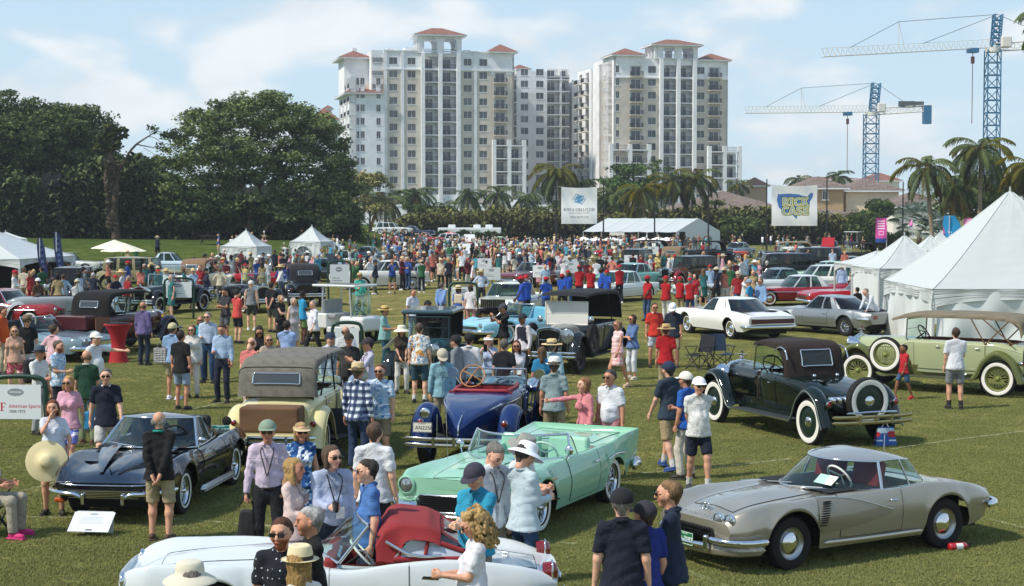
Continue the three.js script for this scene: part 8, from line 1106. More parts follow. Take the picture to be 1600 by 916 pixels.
{const p=G(535,534),c=thing('golf_cart','white golf cart with white roof and cargo bed mid field','golf cart',p,-.55),W=paint('#d9dcda',.3);part(c,'body',merge([rbox(1.0,.5,1.1,.12,.75,.62,0,3),rbox(.7,.2,1.1,.05,.1,.42,0),rbox(1.3,.5,1.15,.06,-.85,.70,0)]),W);part(c,'roof',rbox(1.75,.08,1.25,.04,.1,1.86,0,3),W);for(const[x,z]of[[.75,.5],[.75,-.5],[-.45,.5],[-.45,-.5]])part(c,'roof_post',rod(V(x,.7,z),V(x*.9,1.84,z),.025),POLE);part(c,'seat',merge([rbox(.5,.16,1.0,.05,-.15,.86,0,2),rbox(.14,.5,1.0,.05,-.42,1.14,0,2)]),mat('#8e9296',.7));part(c,'windshield',box(.02,.8,1.0,.78,1.3,0),GLASS);for(const x of[.85,-.85])for(const z of[.5,-.5])addWheel(c,x,z,{kind:'cap',R:.27,W:.2});steeringWheel(c,.4,1.12,-.28,.17,BLACK,.5);}
{const p=gAt(1335,190),c=thing('golf_cart','far golf cart with white canopy at the back right','golf cart',p,2.4),W=paint('#c9d2d2',.3);part(c,'body',merge([rbox(1.0,.5,1.1,.12,.75,.62,0,2),rbox(2.0,.35,1.15,.06,-.3,.55,0)]),mat('#2c4a5a',.5));part(c,'roof',rbox(1.9,.1,1.3,.05,0,1.86,0,2),W);for(const x of[.7,-.7])for(const z of[.5,-.5]){part(c,'roof_post',rod(V(x,.7,z),V(x,1.84,z),.03),POLE);addWheel(c,x,z,{kind:'cap',R:.27,W:.2});}}
{const p=gAt(734,206),c=thing('trailer','long white service trailer whose roof units show above the clipped hedge','trailer',p),W=mat('#dfe4e4',.5),h=AT(734,356,206).y;part(c,'body',rbox(7.8,h-.5,2.4,.1,0,(h+.5)/2,0),W);part(c,'roof_unit',[-2.2,.9,2.4].map((x)=>rbox(.9,.4,.9,.1,x,h+.18,0)),W);part(c,'emblem',box(.5,.3,.02,-.7,h-.35,1.22),mat('#2a3038',.7));part(c,'lettering',box(1.6,.12,.02,.5,h-.35,1.22),mat('#9ab08a',.7));for(const x of[-.6,.6])addWheel(c,x,.95,{kind:'cap',R:.36,W:.24});}
{const e=thing('fire_extinguisher','red fire extinguisher lying by the silver sports car rear wheel','extinguisher',G(1497,860),.35);e.scale.setScalar(.72);part(e,'cylinder',lathe([[0,-.2],[.06,-.19],[.07,-.15],[.07,.1],[.05,.16],[.025,.18],[.025,.2]],16,'x').translate(0,.07,0),mat('#b0131c',.3,0,{clearcoat:1}));part(e,'label',tf(new THREE.CylinderGeometry(.0715,.0715,.14,16,1,true,-1,2),0,.07,0,0,0,Math.PI/2),WHITEC);part(e,'valve',merge([box(.06,.05,.03,.22,.07,0),box(.10,.015,.02,.24,.10,0)]),BLACK);}
{const b=thing('gift_bag','blue carrier bag with red and white print under the dark green roadster bumper','bag',G(1383,696),.15);part(b,'body',tf(sheet((u,v)=>{const a=u*6.2832,c=Math.cos(a),s=Math.sin(a),q=Math.pow(Math.max(Math.abs(c),Math.abs(s)),-1);return[c*q*lerp(.20,.15,v),v*.34,s*q*lerp(.09,.02,v)];},24,6),0,0,0),mat('#ffffff',.6,0,{map:canvasTex(256,128,(g,w,h)=>{g.fillStyle='#1f5aa8';g.fillRect(0,0,w,h);g.fillStyle='#b9d3e6';g.fillRect(0,8,w,34);for(const x of[40,104,168,232]){g.fillStyle='#b5222e';g.beginPath();g.ellipse(x,50,18,22,0,0,7);g.fill();}g.fillStyle='#dfe8f0';for(let i=0;i<4;i++)g.fillRect(i*64+14,86,40,10);})}));part(b,'handle',tube([V(-.07,.33,0),V(0,.42,0),V(.07,.33,0)],.008,12,5),WHITEC);}
{const b=thing('carton','brown cardboard carton with open side on the grass left of the white coupe','box',G(744,500),.1);part(b,'side',merge([box(.9,.36,.02,0,.18,-.2),box(.9,.02,.4,0,.01,0),box(.02,.36,.4,-.45,.18,0),box(.25,.36,.42,.33,.18,0)]),mat('#b08a5c',.9));lone('green_bag',tf(new THREE.IcosahedronGeometry(.17,2),0,.17,0,0,0,0,V(1.1,.9,.8)),mat('#3fa32c',.5),'bright green plastic bag inside the brown carton','bag').position.copy(G(735,500)).add(V(-.05,0,.05));}
{const p=gAt(330,150),c=thing('speaker_tower','dark loudspeaker tower under the left side of the great tree','loudspeaker',p);part(c,'truss',lattice(V(0,0,0),V(0,4.0,0),.4,8,.03),BLACK);for(let k=0;k<5;k++)part(c,'speaker_box',tf(box(.7,.34,.4),.35,3.8-k*.38,.1,k*.08),BLACK);const t=gAt(86,150);const c2=thing('scaffold_tower','dark scaffold tower in the shade behind the left tent','scaffold',t);part(c2,'truss',lattice(V(0,0,0),V(0,6.2,0),1.6,6,.04),BLACK);part(c2,'platform',box(1.8,1.2,1.6,0,5.2,0),mat('#1a2024',.9));}
{const t=thing('picnic_table','dark picnic table on the bank left of the first pagoda tent','table',gAt(328,140)),M=mat('#2e2a26',.9);part(t,'table_top',box(1.8,.06,.75,0,.72,0),M);for(const z of[.65,-.65])part(t,'bench',box(1.8,.05,.28,0,.44,z),M);part(t,'leg',[-.7,.7].map((x)=>merge([rod(V(x,0,.6),V(x,.72,-.1),.04),rod(V(x,0,-.6),V(x,.72,.1),.04)])),M);}
// ================================================================ the people one can tell apart, nearest first: [px, head py, height, facing, pose, clothing, label]
const C1=[
[248,640,1.72,176,'behind','long:#141416|collar:#2aa79b|shorts:#b5a683|sl:.95|hair:bald:#b9b6b0|shoes:#4a3326','stout man in black sweater and khaki shorts, hands clasped behind, before the midnight blue coupe',{belly:.05}],
[82,622,1.66,8,'mouth','tee:#d4dae6|shorts:#a89a7c|hair:bob:#7d4528|shoes:#221a16','woman in white blouse and khaki shorts, hand at her mouth, beside the midnight blue coupe',{fem:true,belly:.05}],
[165,573,1.80,12,'walk','polo:#121b30|collar:#e3e6ea|shorts:#d5d5d0|hair:short:#6b6660|g|shoes:#ddd','man in navy polo and white shorts walking behind the midnight blue coupe',{}],
[107,585,1.66,-6,'walk2','tee:#e0a9bd|shorts:violet|hair:bob:#c79a5e|g|shoes:#ddd','blonde woman in pink top and violet print shorts, left of the navy polo man',{fem:true}],
[135,545,1.76,172,'hold','polo:#12402b|collar:#d8dcd0|pants:#7f8a68|hair:bald:#8a6a52|shoes:#5a3a28','bald man in dark green polo with yellow letters on his back',{belly:.03}],
[148,518,1.78,60,'pointL','polo:#e2e6e8|pants:#c8c9c4|hat:cap:#dfe0d8|hair:short:#5a4a3c','man in white polo and pale cap pointing right toward the red table',{belly:.05}],
[90,530,1.75,70,'hold','tee:palefloral|pants:#1b2233|hair:short:#6d6256|beard','grey haired man in pale blue print shirt beside the black backpack',{}],
[60,537,1.75,60,'hold','tee:#e3e6e6|pants:#a9adb2|tuck|hat:fedora:#4b5766:#20252c|shoes:#1d1a18','man in dark hat and white tee with black backpack, behind the American Sports board',{}],
[83,505,1.78,150,'hips','polo:#e3b9c2|shorts:#c9c5b8|hair:short:#5e4a3c','broad man in pink polo seen from behind, left crowd',{belly:.06}],
[42,490,1.80,10,'hold','polo:#121214|shorts:#d3d7da|hair:short:#3a2f28|g|hat:fedora:#7b6a52:#3a3026','man in black polo, brown hat and white shorts holding a cup, left crowd',{}],
[22,508,1.66,20,'stand','tee:#c9a08a|shorts:redprint|hair:bob:#b08a5c|g','woman in tan top and red print shorts behind the black polo man',{fem:true}],
[3,478,1.82,80,'stand','polo:#d9581c|pants:#b8ab92|hair:short:#4a3a2e','man in bright orange polo at the left edge',{belly:.04}],
[297,868,1.75,200,'stand','long:#cdd3de|pants:#333|hat:bucket:#cfc9b4|hair:short:#8a8078','man under a floppy cream bucket hat at the bottom edge, before the white roadster',{}],
[440,804,1.80,-10,'stand','tee:dots|pants:#20242c|hair:short:#5a3422|g|beard','bearded man in dark dotted shirt and sunglasses at the bottom edge',{}],
[470,846,1.70,205,'stand','tank:#e6e2dc|skirt:#d8d4cc|hair:long:#c09a5c|hat:fedora:#d9cba4:#2a2620','blonde woman in white straps under a straw fedora at the bottom edge',{fem:true,head:[0,-.9]}],
[487,788,1.78,-75,'front','tee:#0e0f11|pants:#16181c|hair:short:#b4b2ae','silver haired man in black shirt turned left beside the bearded man',{belly:.06}],
[742,794,1.68,-78,'phone','tee:#e6e7ee|pants:#2a2d33|hair:curly:#c9a56a|g','woman with big curly blonde hair and white tee in front of the white roadster',{fem:true,belly:.04}],
[418,655,1.80,4,'carry','long:#d3c4d8|pants:#1c2026|tuck|hat:cap:#7f937f|hair:short:#6a5a4c|g|lanyard:#23252a','man in pale lilac shirt and green cap holding a black bag',{}],
[470,657,1.68,18,'stand','dress:bluefloral|hair:bob:#c2a070|hat:visor:#c9b48c|g','blonde woman in blue floral dress and straw visor beside the lilac shirt man',{fem:true}],
[457,712,1.68,75,'hold','long:#dcc3bd|pants:#e0d4cc|hair:long:#c9a264','blonde woman in pale pink blouse facing the man with the drink',{fem:true}],
[518,692,1.80,22,'hold','long:#b3bfdb|pants:#1c2636|tuck|hair:bob:#5f4a38|g|lanyard:#15181f','man in light blue shirt with black lanyard and a dark drink',{belly:.03,head:[0,.3]}],
[576,714,1.76,-72,'stand','tee:#4b78b8|pants:#26364f|hair:short:#3a3028|g|collar:#4b78b8','man in mid blue shirt facing left, behind the white roadster windscreen',{belly:.03}],
[585,657,1.82,168,'stand','tee:#e2e5e8|pants:#2c2830|hair:short:#6b5240','man in white tee with dark print down his back',{}],
[558,563,1.84,160,'stand','long:plaid|pants:#2a3f5f|hat:fedora:#c9b48a:#6b5238|hair:short:#6a5a4a','man in navy plaid shirt, jeans and straw hat from behind',{}],
[594,566,1.78,-12,'hold','tee:palefloral|shorts:#9c8b70|hair:short:#6a4a34|g|beard','man in pale floral shirt and sunglasses beside the plaid shirt man',{}],
[744,722,1.76,-35,'phone','polo:#2f9fc4|shorts:#8a7f6c|hat:cap:#3a3644|hair:short:#5a4a40','man in turquoise polo and dark cap looking at his phone',{belly:.06}],
[764,686,1.80,40,'lookdown','long:#dfe3e8|pants:#b5a98c|hair:short:#8c8880|lanyard:#2a2c30','grey haired man in white shirt in front of the mint convertible',{}],
[818,684,1.84,130,'phone','long:#c3d6dd|pants:#24405f|hat:bucket:#e6eaec|hair:short:#4a4038','man in pale aqua shirt, white bucket hat and jeans reading his phone',{}],
[816,672,1.78,60,'phone','tee:#dfe2e6|shorts:#b0a284|hat:bucket:#8f9088|socks:#e8e8e8|shoes:#e6e6e6|hair:short:#777','man in white tee and khaki shorts half hidden by the white bucket hat',{}],
[972,762,1.80,176,'stand','polo:#141b2e|shorts:#b9a98c|hat:cap:#16181e|hair:short:#9a948c','broad man in navy polo and black cap from behind, bottom right',{belly:.04}],
[1049,747,1.82,-100,'cross','polo:#1d2942|pants:#28384f|hair:short:#8a6a48|g','man in dark blue polo turned left at the bottom edge beside the silver car',{belly:.03}],
[1010,782,1.66,-140,'stand','tee:#1f2f86|shorts:#223|hat:cap:#2b2c34|hair:short:#5a4a40','person in dark cap and royal blue shirt between the two navy polos',{}],
[1046,564,1.82,-150,'walk','tee:#2c3d4e|shorts:#b3a07a|sl:.98|hat:cap:#1d2a44:#e6e6e6|socks:#eee|shoes:#2a4a86|hair:short:#5a4a40','man in slate tee, cargo shorts and navy white cap striding left',{}],
[1092,588,1.76,12,'stroll','tee:#e0e1dc|shorts:#1b2336|hat:cap:#e8eaee|socks:#ecebe6|shoes:#33363a|g|collar:#e0e1dc|hair:short:#777','man in white shirt, white cap and navy shorts walking toward the camera',{belly:.03}],
[1073,580,1.74,-130,'hold','tee:#2360b8|pants:#d8d2c4|hat:cap:#dedad0|hair:short:#6a5a4a','man in bright blue shirt and pale cap behind the slate tee man',{}],
[866,555,1.80,172,'stand','tee:#8fa6a8|shorts:#a99a78|sl:.98|hat:fedora:#e6e4da:#23211f|hair:short:#6a5c50|collar:#8fa6a8','man in grey green shirt and white panama hat by the blue speedster',{belly:.03}],
[914,588,1.66,-60,'pointR','long:#d98a90|pants:#c2a882|hair:bob:#9a6a42','woman in coral pink blouse pointing left behind the mint convertible',{fem:true}],
[954,575,1.80,-35,'stand','polo:#e3e6ec|pants:#d58f9c|tuck|hair:short:#4a4540|g','man in white polo and pink trousers behind the mint convertible tail',{belly:.03}],
[690,543,1.74,10,'lookdown','long:#8fbccb|shorts:#b9a98c|sl:.98|hat:cap:#b8b09a|hair:short:#999','older man in light blue sweater and beige cap bending by the blue speedster',{}],
[655,503,1.82,172,'stand','tee:aloha|shorts:#2f5468|sl:1|socks:#eee|shoes:#15161a|hair:short:#6a5a4a','man in tropical print shirt and denim shorts from behind',{belly:.04}],
[627,505,1.66,15,'front','tee:#3a3228|pants:#dedcd6|hat:bucket:#dcd6c4|hair:bob:#6a4a34|g','woman in brown tee, white trousers and white hat beside the teal car',{fem:true}],
[733,520,1.78,170,'stand','long:#e6e8ec|pants:#15161a|hat:cap:#17181c|hair:short:#3a3028|smooth','man in white long sleeved top and black cap from behind',{}],
[713,523,1.76,-110,'stand','jacket:#8b949b|pants:#3a3f48|hat:cap:#1c1d22|hair:short:#4a3a30','man in grey jacket and black cap behind the blue speedster',{}],
[764,522,1.68,-8,'photo','dress:#aebfdc|hair:bob:#b59a78|hat:visor:#e8e8ea','woman in pale blue dress and white visor taking a phone picture',{fem:true}],
[788,528,1.74,170,'stand','tee:#1b2028|pants:#222|hair:short:#77716a','grey haired man in charcoal tee from behind near the speedster engine',{}],
[807,530,1.68,0,'front','jacket:#e4e2ea|pants:#dcdadf|hair:long:#5a3526|g','brown haired woman in white cardigan looking at a leaflet',{fem:true}],
[862,526,1.78,165,'stand','long:#a3c8d6|shorts:#c2b394|hat:straw:#d3ba84:#4a3826|hair:short:#777','man in aqua shirt and wide straw hat before the grey touring car',{}],
[847,540,1.64,175,'stand','tee:#2a86b4|pants:#333|hair:tail:#7a5a3c','woman in bright blue top partly hidden by the straw hat man',{fem:true}],
[966,499,1.66,-60,'walk','dress:pinkcheck|len:.56|hair:bob:#9c7a58|g|shoes:#c9a88a','woman in pink checked dress strolling left by the grey touring car',{fem:true,belly:.02}],
[989,490,1.68,-50,'cross','long:#5f7aa8|roll|capri:#e2e4ea|hair:bob:#4a2e20|g|shoes:#d8cbb4','woman in blue print blouse and white trousers beside the pink dress',{fem:true}],
[1041,503,1.76,165,'stand','tee:#b3141f|pants:#b3a27c|hat:straw:#b99c6a|hair:short:#7a4a30','person in red host shirt and straw hat from behind',{}],
[1023,472,1.80,8,'stand','polo:#d8392a|collar:#e6e6e6|shorts:#d9dde8|hair:short:#4a3a2c|g','man in orange red sports shirt and white shorts beside the white coupe',{}],
[1053,472,1.80,-20,'lookdown','tee:#232d42|shorts:#a8997a|sl:.98|hat:cap:#e8eaee|hair:short:#3a3028','man in navy shirt, white cap and khaki shorts beside the white coupe',{}],
[1413,538,1.26,-70,'walk','tee:#b81c2a|shorts:#3d5f86|shoes:#b31c2a|hair:short:#1c1512|skin:#8a5a3c','boy in red tee and red shoes walking past the pale green tourer',{kid:true}],
[1494,510,1.80,175,'hold','tee:#dfe3ea|shorts:#8a8d92|hair:short:#5a4234|socks:#26282c','man in white tee and grey shorts looking into the pale green tourer',{belly:.02}],
[1540,535,1.2,-60,'stand','tee:#5a2a1c|pants:#333|hair:short:#5a4232','person sunk in the rear seat of the pale green tourer',{}],
[300,506,1.70,-8,'hold','jacket:#e3e0d8|pants:#e6e3da|hair:bob:#7a5436|g','woman in cream white trouser suit and sunglasses walking left of centre',{fem:true}],
[347,504,1.80,-12,'hold','long:#a9c3e0|pants:#1a2438|tuck|hair:short:#4a382c','man in light blue shirt and navy trousers looking down beside the white suit',{head:[.4,0]}],
[269,504,1.76,165,'stand','polo:#8fb0d8|shorts:#b5a684|hat:cap:#b8b48a|hair:short:#6a5a4a|shoes:#dde','man in blue polo, khaki shorts and olive cap from behind with checked bag',{}],
[282,515,1.74,160,'stand','tee:#17181c|shorts:#9fb2cc|hair:short:#3a2e26','person in black tee half hidden behind the white suit',{}],
[324,486,1.80,-5,'hold','long:#b9cbe3|pants:#27456a|tuck|hair:short:#8a8880|g','tall grey haired man in pale blue shirt and jeans behind the white suit',{}],
[313,492,1.66,4,'front','tee:#2f8f9a|pants:#17191d|hair:bob:#a8855a|g','woman in teal top beside the tall pale blue shirt',{fem:true}],
[388,526,1.74,150,'lookdown','tee:#d97f78|pants:#caa|hair:bald:#8a5c40','man in salmon shirt beside the cream touring car',{belly:.05}],
[405,508,1.70,10,'phone','tank:#17151a|pants:#222|hair:tail:#2a1c16|g','dark haired woman in black top above the cream touring car',{fem:true}],
[419,521,1.66,20,'stand','tee:#b8a596|pants:#555|hair:bob:#b08c5c|g','fair haired woman in sunglasses behind the cream touring car top',{fem:true}],
[448,499,1.78,170,'front','long:#9db8e6|pants:#2a2a30|hair:short:#3a2c24','man in light blue shirt from behind above the cream touring car',{}],
[490,468,1.72,-55,'walk','long:#e4e3ee|roll|pants:#16181d|hair:short:#a59e92','silver haired person in white blouse and black trousers walking left',{fem:true,belly:.03}],
[600,475,1.78,80,'hold','tee:#8fc0bf|pants:#2a5a6a|hat:straw:#cfb06a:#3a2a1c|hair:short:#666','man in aqua shirt and straw hat standing alone mid field',{belly:.07}],
[515,519,1.78,40,'stand','long:#d0d8ea|pants:#333|hat:cap:#1d2742|hair:short:#8a8884|lanyard:#223','man in white shirt and navy cap beside the cream touring car lamp',{}],
[545,520,1.78,-4,'stand','tee:#2e2d2c|pants:#333|hat:cap:#2b2520|hair:short:#4a3a30','man in charcoal tee and dark cap beside the cream touring car lamp',{belly:.06}],
[576,527,1.78,-70,'wave','long:#c9c8dc|pants:#9a9aa0|hat:cap:#332d33|hair:short:#4a3a30|lanyard:#223','man in pale shirt gesturing with both hands raised',{}],
[540,508,1.72,175,'stand','tee:#dfe2e6|pants:#333|hair:bald:#7a5238','balding man in white tee behind the charcoal tee man',{}],
[392,438,1.80,176,'stand','tank:#7f8388|shorts:#3f4440|hat:cap:#c9c9c4|shoes:#ddd','man in grey sleeveless shirt and dark shorts from behind at the black roadster',{}],
[424,440,1.80,150,'behind','tee:#16181b|shorts:#5c6158|hair:short:#2a221c','man in black tee and grey shorts at the black tourer',{}],
[352,449,1.80,-35,'phone','tee:#3c3b42|shorts:#5f646a|hair:short:#1f1814|shoes:#2a4a8a','young man in charcoal tee looking at his phone, left middle',{}],
[370,452,1.76,140,'phone','polo:#d9514d|shorts:#1c2230|hair:short:#1a1412','man in coral polo and navy shorts next to the charcoal tee',{}],
[438,460,1.68,50,'cross','dress:#15151a|len:.3|hair:bob:#c2a06c','blonde woman in long black dress in the left middle',{fem:true}],
[458,464,1.66,40,'stand','gown:#b9b4b4|len:.3|hair:bob:#c9c2b4','white haired woman in grey print dress carrying a white bag',{fem:true}],
[472,454,1.74,120,'phone','tee:#2f9fcf|shorts:#6b8a4a|hair:short:#1a1412|skin:#5a3826','person in bright blue tee and green shorts left of the golf cart',{}],
[223,470,1.80,160,'stand','long:#6a6090|pants:#1c2a3f|hair:bald:#5a4232','man in purple shirt and dark jeans beside the red table',{}],
[787,474,1.78,-60,'photo','tee:#15171a|pants:#a8895a|hat:cap:#3a3f48|hair:short:#2a221c','cameraman in black tee and tan trousers with camera on shoulder',{}],
[817,489,1.78,-40,'stand','long:#d8d4d8|vest:#1a2030|pants:#2a2c33|hat:cap:#26282e|skin:#8a5a3c','man in navy waistcoat and flat cap holding yellow flowers',{}],
[716,446,1.70,165,'walk','tee:#3f66b8|capri:#dfe5ee|hat:straw:#d9caa0:#5a4428|hair:bob:#6a4a30|shoes:#c9a06a','woman in blue top, white trousers and sun hat with pale backpack',{fem:true}],
[690,440,1.80,150,'behind','long:#7fa2d8|pants:#a87a48|tuck|hair:short:#7a6a58','man in blue shirt and tan trousers seen from behind mid field',{belly:.04}],
[645,450,1.80,40,'stand','tee:#dbe0ee|pants:#8fa0b8|hair:short:#6a6058|collar:#dbe0ee','grey haired man in white shirt above the teal car roof',{}],
[668,469,1.76,30,'stand','tee:#e2e6ea|pants:#333|hat:cap:#17181b|hair:short:#3a3028','man in black cap and white tee behind the teal car',{}],
[735,444,1.68,160,'stand','tee:#e8e4e6|pants:#d99aa0|hair:bob:#5a4030','person in white tee and pink trousers beside the sun hat woman',{fem:true}],
[752,419,1.80,4,'hips','long:#c3d2ea|pants:#1b2438|tuck|hat:straw:#d8c8a0:#554|hair:short:#6a5a4a','man in pale blue shirt and navy trousers standing alone, far centre',{}],
[562,425,1.78,10,'hold','long:#3fc0ae|pants:#b9b8b0|hat:fedora:#c2a878:#5a4630|hair:short:#777','man in bright sea green shirt and pale trousers behind the golf cart',{}],
[1366,444,1.78,-60,'bend','long:#d6dce6|pants:#3a3f48|hair:short:#9a948c','grey haired man in white shirt leaning over the red hardtop',{}],
[1340,448,1.5,-150,'stand','tee:#201a1c|pants:#222|hair:short:#15110f','dark haired youngster in black tee behind the silver fastback',{}],
[1189,434,1.80,-40,'hold','long:#8fb3dc|pants:#2a3040|hair:short:#7a5a40|g','man in light blue shirt with folded arms behind the white coupe',{}],
[1171,436,1.76,-120,'stand','tee:#2a9ad0|pants:#2c3240|hat:cap:#7a94a8','man in cyan shirt and grey cap behind the white coupe',{}],
[1336,408,1.80,160,'stand','tee:#6b7078|pants:#8a8266|hair:short:#4a4038','man in grey shirt left of the middle right tent',{}],
[1316,412,1.80,-10,'stand','long:#a3b8d8|pants:#8d9aa8|hair:short:#4a4038','man in pale blue at the end of the right hand car row',{}],
];
const who={};for(const a of C1)who[a[0]]=person(...a);
// a seated onlooker whose knees reach into the picture at the left edge
{const m=buildPerson('polo:#c9ccd2|pants:#a79f8e|hair:short:#777|shoes:#c2286e',{h:1.75,pose:'sit',cell:.018,seed:5});m.name=numbered('person');m.position.copy(G(-22,838));m.rotation.y=80*deg;tag(m,'seated person in beige trousers and bright pink shoes at the left edge','person');scene.add(m);foldChair('camp chair under the seated person with pink shoes, left edge',G(-24,838),80*deg);}
// things carried
{const PH=mat('#14151a',.2,.3),bag=(w,h,d)=>rbox(w,h,d,.03,0,0,0,3),strap=(h)=>tube([V(-.09,h/2,0),V(0,h/2+.16,0),V(.09,h/2,0)],.010,14,5);
held('soft_bag','black soft bag hanging from the hand of the lilac shirt man','bag',who[418],1,merge([(()=>{const g=rbox(.28,.48,.14,.06,0,0,0,5),p=g.attributes.position;for(let i=0;i<p.count;i++){const t=p.getY(i)/.48+.5;p.setX(i,p.getX(i)*(1-.42*t*t)+.012*Math.sin(t*9));p.setZ(i,p.getZ(i)*(1-.5*t)+.01*Math.sin(t*7+p.getX(i)*20));}g.computeVertexNormals();return g.translate(0,-.40,0);})(),strap(.3).translate(0,-.28,0)]),mat('#121317',.7),[0,-.02,.02]);
held('sun_hat','wide cream straw hat held by the woman in white blouse','hat',who[82],0,lathe([[.29,0],[.2,.02],[.1,.03],[.095,.09],[.05,.12],[0,.12]],28).rotateX(Math.PI/2),mat('#ded0a2',.9),[-.27,-.06,.12],[-.15,0,0]);
held('drink','plastic cup of dark drink in the hand of the light blue shirt man','cup',who[518],1,lathe([[0,0],[.03,0],[.038,.11],[.036,.11],[0,.10]],16),mat('#2a1a18',.2,0,{clearcoat:1}),[.03,-.04,.09]);
held('badge','white paper badge hanging from the black lanyard of the light blue shirt man','badge',who[518],1,box(.09,.12,.006),WHITEC,[.10,-.06,.03]);
held('phone','dark phone read by the man in white bucket hat','phone',who[818],1,rbox(.075,.012,.15,.005),PH,[.05,-.02,.1],[-.5,0,0]);held('phone','phone in the hands of the turquoise polo man','phone',who[744],1,rbox(.075,.012,.15,.005),PH,[.05,-.02,.1],[-.5,0,0]);held('phone','black phone held by the curly haired woman','phone',who[742],1,rbox(.075,.012,.15,.005),PH,[.05,-.02,.1],[-.5,0,0]);held('phone','phone held up by the woman in white visor','phone',who[764],1,rbox(.08,.16,.012,.005),PH,[.07,.03,.07]);
held('shoulder_bag','large black bag behind the curly haired woman','bag',who[742],0,bag(.34,.40,.2),mat('#101114',.8),[.02,-.42,-.42]);held('handbag','quilted pale pink handbag of the blonde in pale pink blouse','bag',who[457],0,merge([bag(.26,.2,.1),strap(.2)]),mat('#c99a86',.6),[.04,.02,-.05]);
held('backpack','black backpack on the man in dark hat and white tee','backpack',who[60],0,rbox(.32,.46,.18,.07,0,0,0,3),mat('#15161a',.9),[-.25,.36,-.23]);held('tote_bag','blue tote bag on the arm of the blonde in pink top','bag',who[107],0,merge([bag(.10,.3,.26),strap(.3)]),mat('#1f7fae',.7),[.06,.06,0]);held('checked_bag','black and white checked bag of the man in olive cap','bag',who[269],0,merge([bag(.34,.36,.12),strap(.36)]),cloth('gingham'),[.02,.12,-.10]);held('day_pack','pale canvas backpack of the woman in sun hat','backpack',who[716],0,rbox(.34,.36,.16,.07,0,0,0,3),mat('#c9bda4',.9),[-.26,.34,-.2]);held('clutch','small tan bag of the woman in pink checked dress','bag',who[966],1,bag(.16,.22,.05),mat('#cdb083',.6),[0,-.14,.02]);held('leaflet','brown leaflet held by the woman in white cardigan','leaflet',who[807],0,box(.2,.15,.01),mat('#7a5c4c',.8),[-.07,.02,.05],[-.5,0,0]);held('flowers','yellow flowers held by the man in navy waistcoat','flowers',who[817],1,tf(new THREE.IcosahedronGeometry(.13,1),0,-.1,.08),mat('#c9c23a',.8));held('video_camera','black video camera on the shoulder of the cameraman','camera',who[787],1,merge([rbox(.14,.2,.42,.03),tf(new THREE.CylinderGeometry(.07,.07,.2,14),0,0,.28,Math.PI/2)]),BLACK,[0,.12,-.02]);held('carrier_bag','white plastic bag of the white haired woman','bag',who[458],1,tf(new THREE.IcosahedronGeometry(.16,2),0,-.3,0,0,0,0,V(.9,1.2,.7)),WHITEC);
const lt=(m,s,x,y,z,w,h,t,c)=>{const j=m.userData.joints,p=j.tor(x,y,z);const g=part(m,'lettering',tf(box(w,h,.004),p.x,p.y,p.z),mat('#ffffff',.8,0,{map:canvasTex(128,64,(q)=>{q.fillStyle=s;q.fillRect(0,0,128,64);q.fillStyle=c;q.font='bold 46px sans-serif';q.textAlign='center';q.fillText(t,64,48);})}));g.rotation.y=z<0?Math.PI:0;};
lt(who[1041],'#b3141f',.0,1.28,-.145,.22,.09,'Host','#f0e6e6');}
// ================================================================ the crowd farther back: a few body templates, every person dressed on their own
const TPL=[['stand','tee:#fff|shorts:#fff|hair:short:#fff'],['front','tee:#fff|pants:#fff|hair:short:#fff|hat:cap:#fff'],['hips','long:#fff|pants:#fff|hair:short:#fff'],['walk','tee:#fff|shorts:#fff|hair:short:#fff|hat:cap:#fff'],['photo','tee:#fff|shorts:#fff|hair:short:#fff'],['front','long:#fff|pants:#fff|hair:short:#fff|hat:straw:#fff'],['walk2','tee:#fff|pants:#fff|hair:bob:#fff',1],['stand','dress:#fff|hair:long:#fff',1],['cross','tank:#fff|shorts:#fff|hair:bob:#fff|hat:straw:#fff',1],['phone','long:#fff|pants:#fff|hair:short:#fff|hat:cap:#fff'],['behind','polo:#fff|shorts:#fff|hair:short:#fff'],['lookdown','tee:#fff|pants:#fff|hair:bald:#fff']].map(([pose,spec,fem],i)=>buildPerson(spec,{h:1.75,pose,cell:.05,fem:!!fem,seed:i+3,belly:i%3?.03:0}));
const TOPS=[['white','#e2e4e4'],['white','#dfe3ea'],['navy','#1a233c'],['black','#15161a'],['azure','#9dbbd8'],['cobalt','#274f9c'],['white','#d9dcde'],['navy','#232c44'],['azure','#b3c8de'],['red','#9c2028'],['navy','#141c30'],['white','#e6e7ea'],['black','#1d1e22'],['pink','#d9a3b6'],['grey','#7d8288'],['turquoise','#4a9cb4'],['teal','#2f7476'],['yellow','#cdbb7a'],['khaki','#a8966c'],['maroon','#5f1a26'],['green','#2f6b3f'],['coral','#c97868'],['brown','#5a4030'],['cream','#d8cfb8']];
const BOTS=[['khaki','#b0a07c'],['white','#d8d9d6'],['navy','#1c2436'],['black','#18191d'],['denim','#35507a'],['grey','#73777c'],['olive','#5d6044']],HATC=[['white','#e6e7e6'],['navy','#1d2742'],['red','#a8161f'],['straw','#cdb584'],['black','#17181b'],['beige','#bfb394']],HAIRC=['#2a1f18','#4a3526','#6b5138','#a8895a','#c9a76a','#8f8b86','#b8b5b0','#15110f'];
const seenLabels=new Set(),cr=rng(2024),pick=(a)=>a[cr()*a.length|0];
const ZN=[[240,'near olive saloon'],[400,'near left pagoda'],[510,'near right pagoda'],[585,'near grass slope'],[640,'near white coupe'],[690,'left of boards'],[735,'near mid boards'],[775,'right of boards'],[820,'near carton'],[860,'left of banner'],[910,'under clubs banner'],[950,'near blue convertible'],[1000,'near left umbrellas'],[1050,'near right umbrellas'],[1100,'near woody wagon'],[1160,'near tent gable'],[1260,'near red hardtops'],[1700,'near far saloons']];
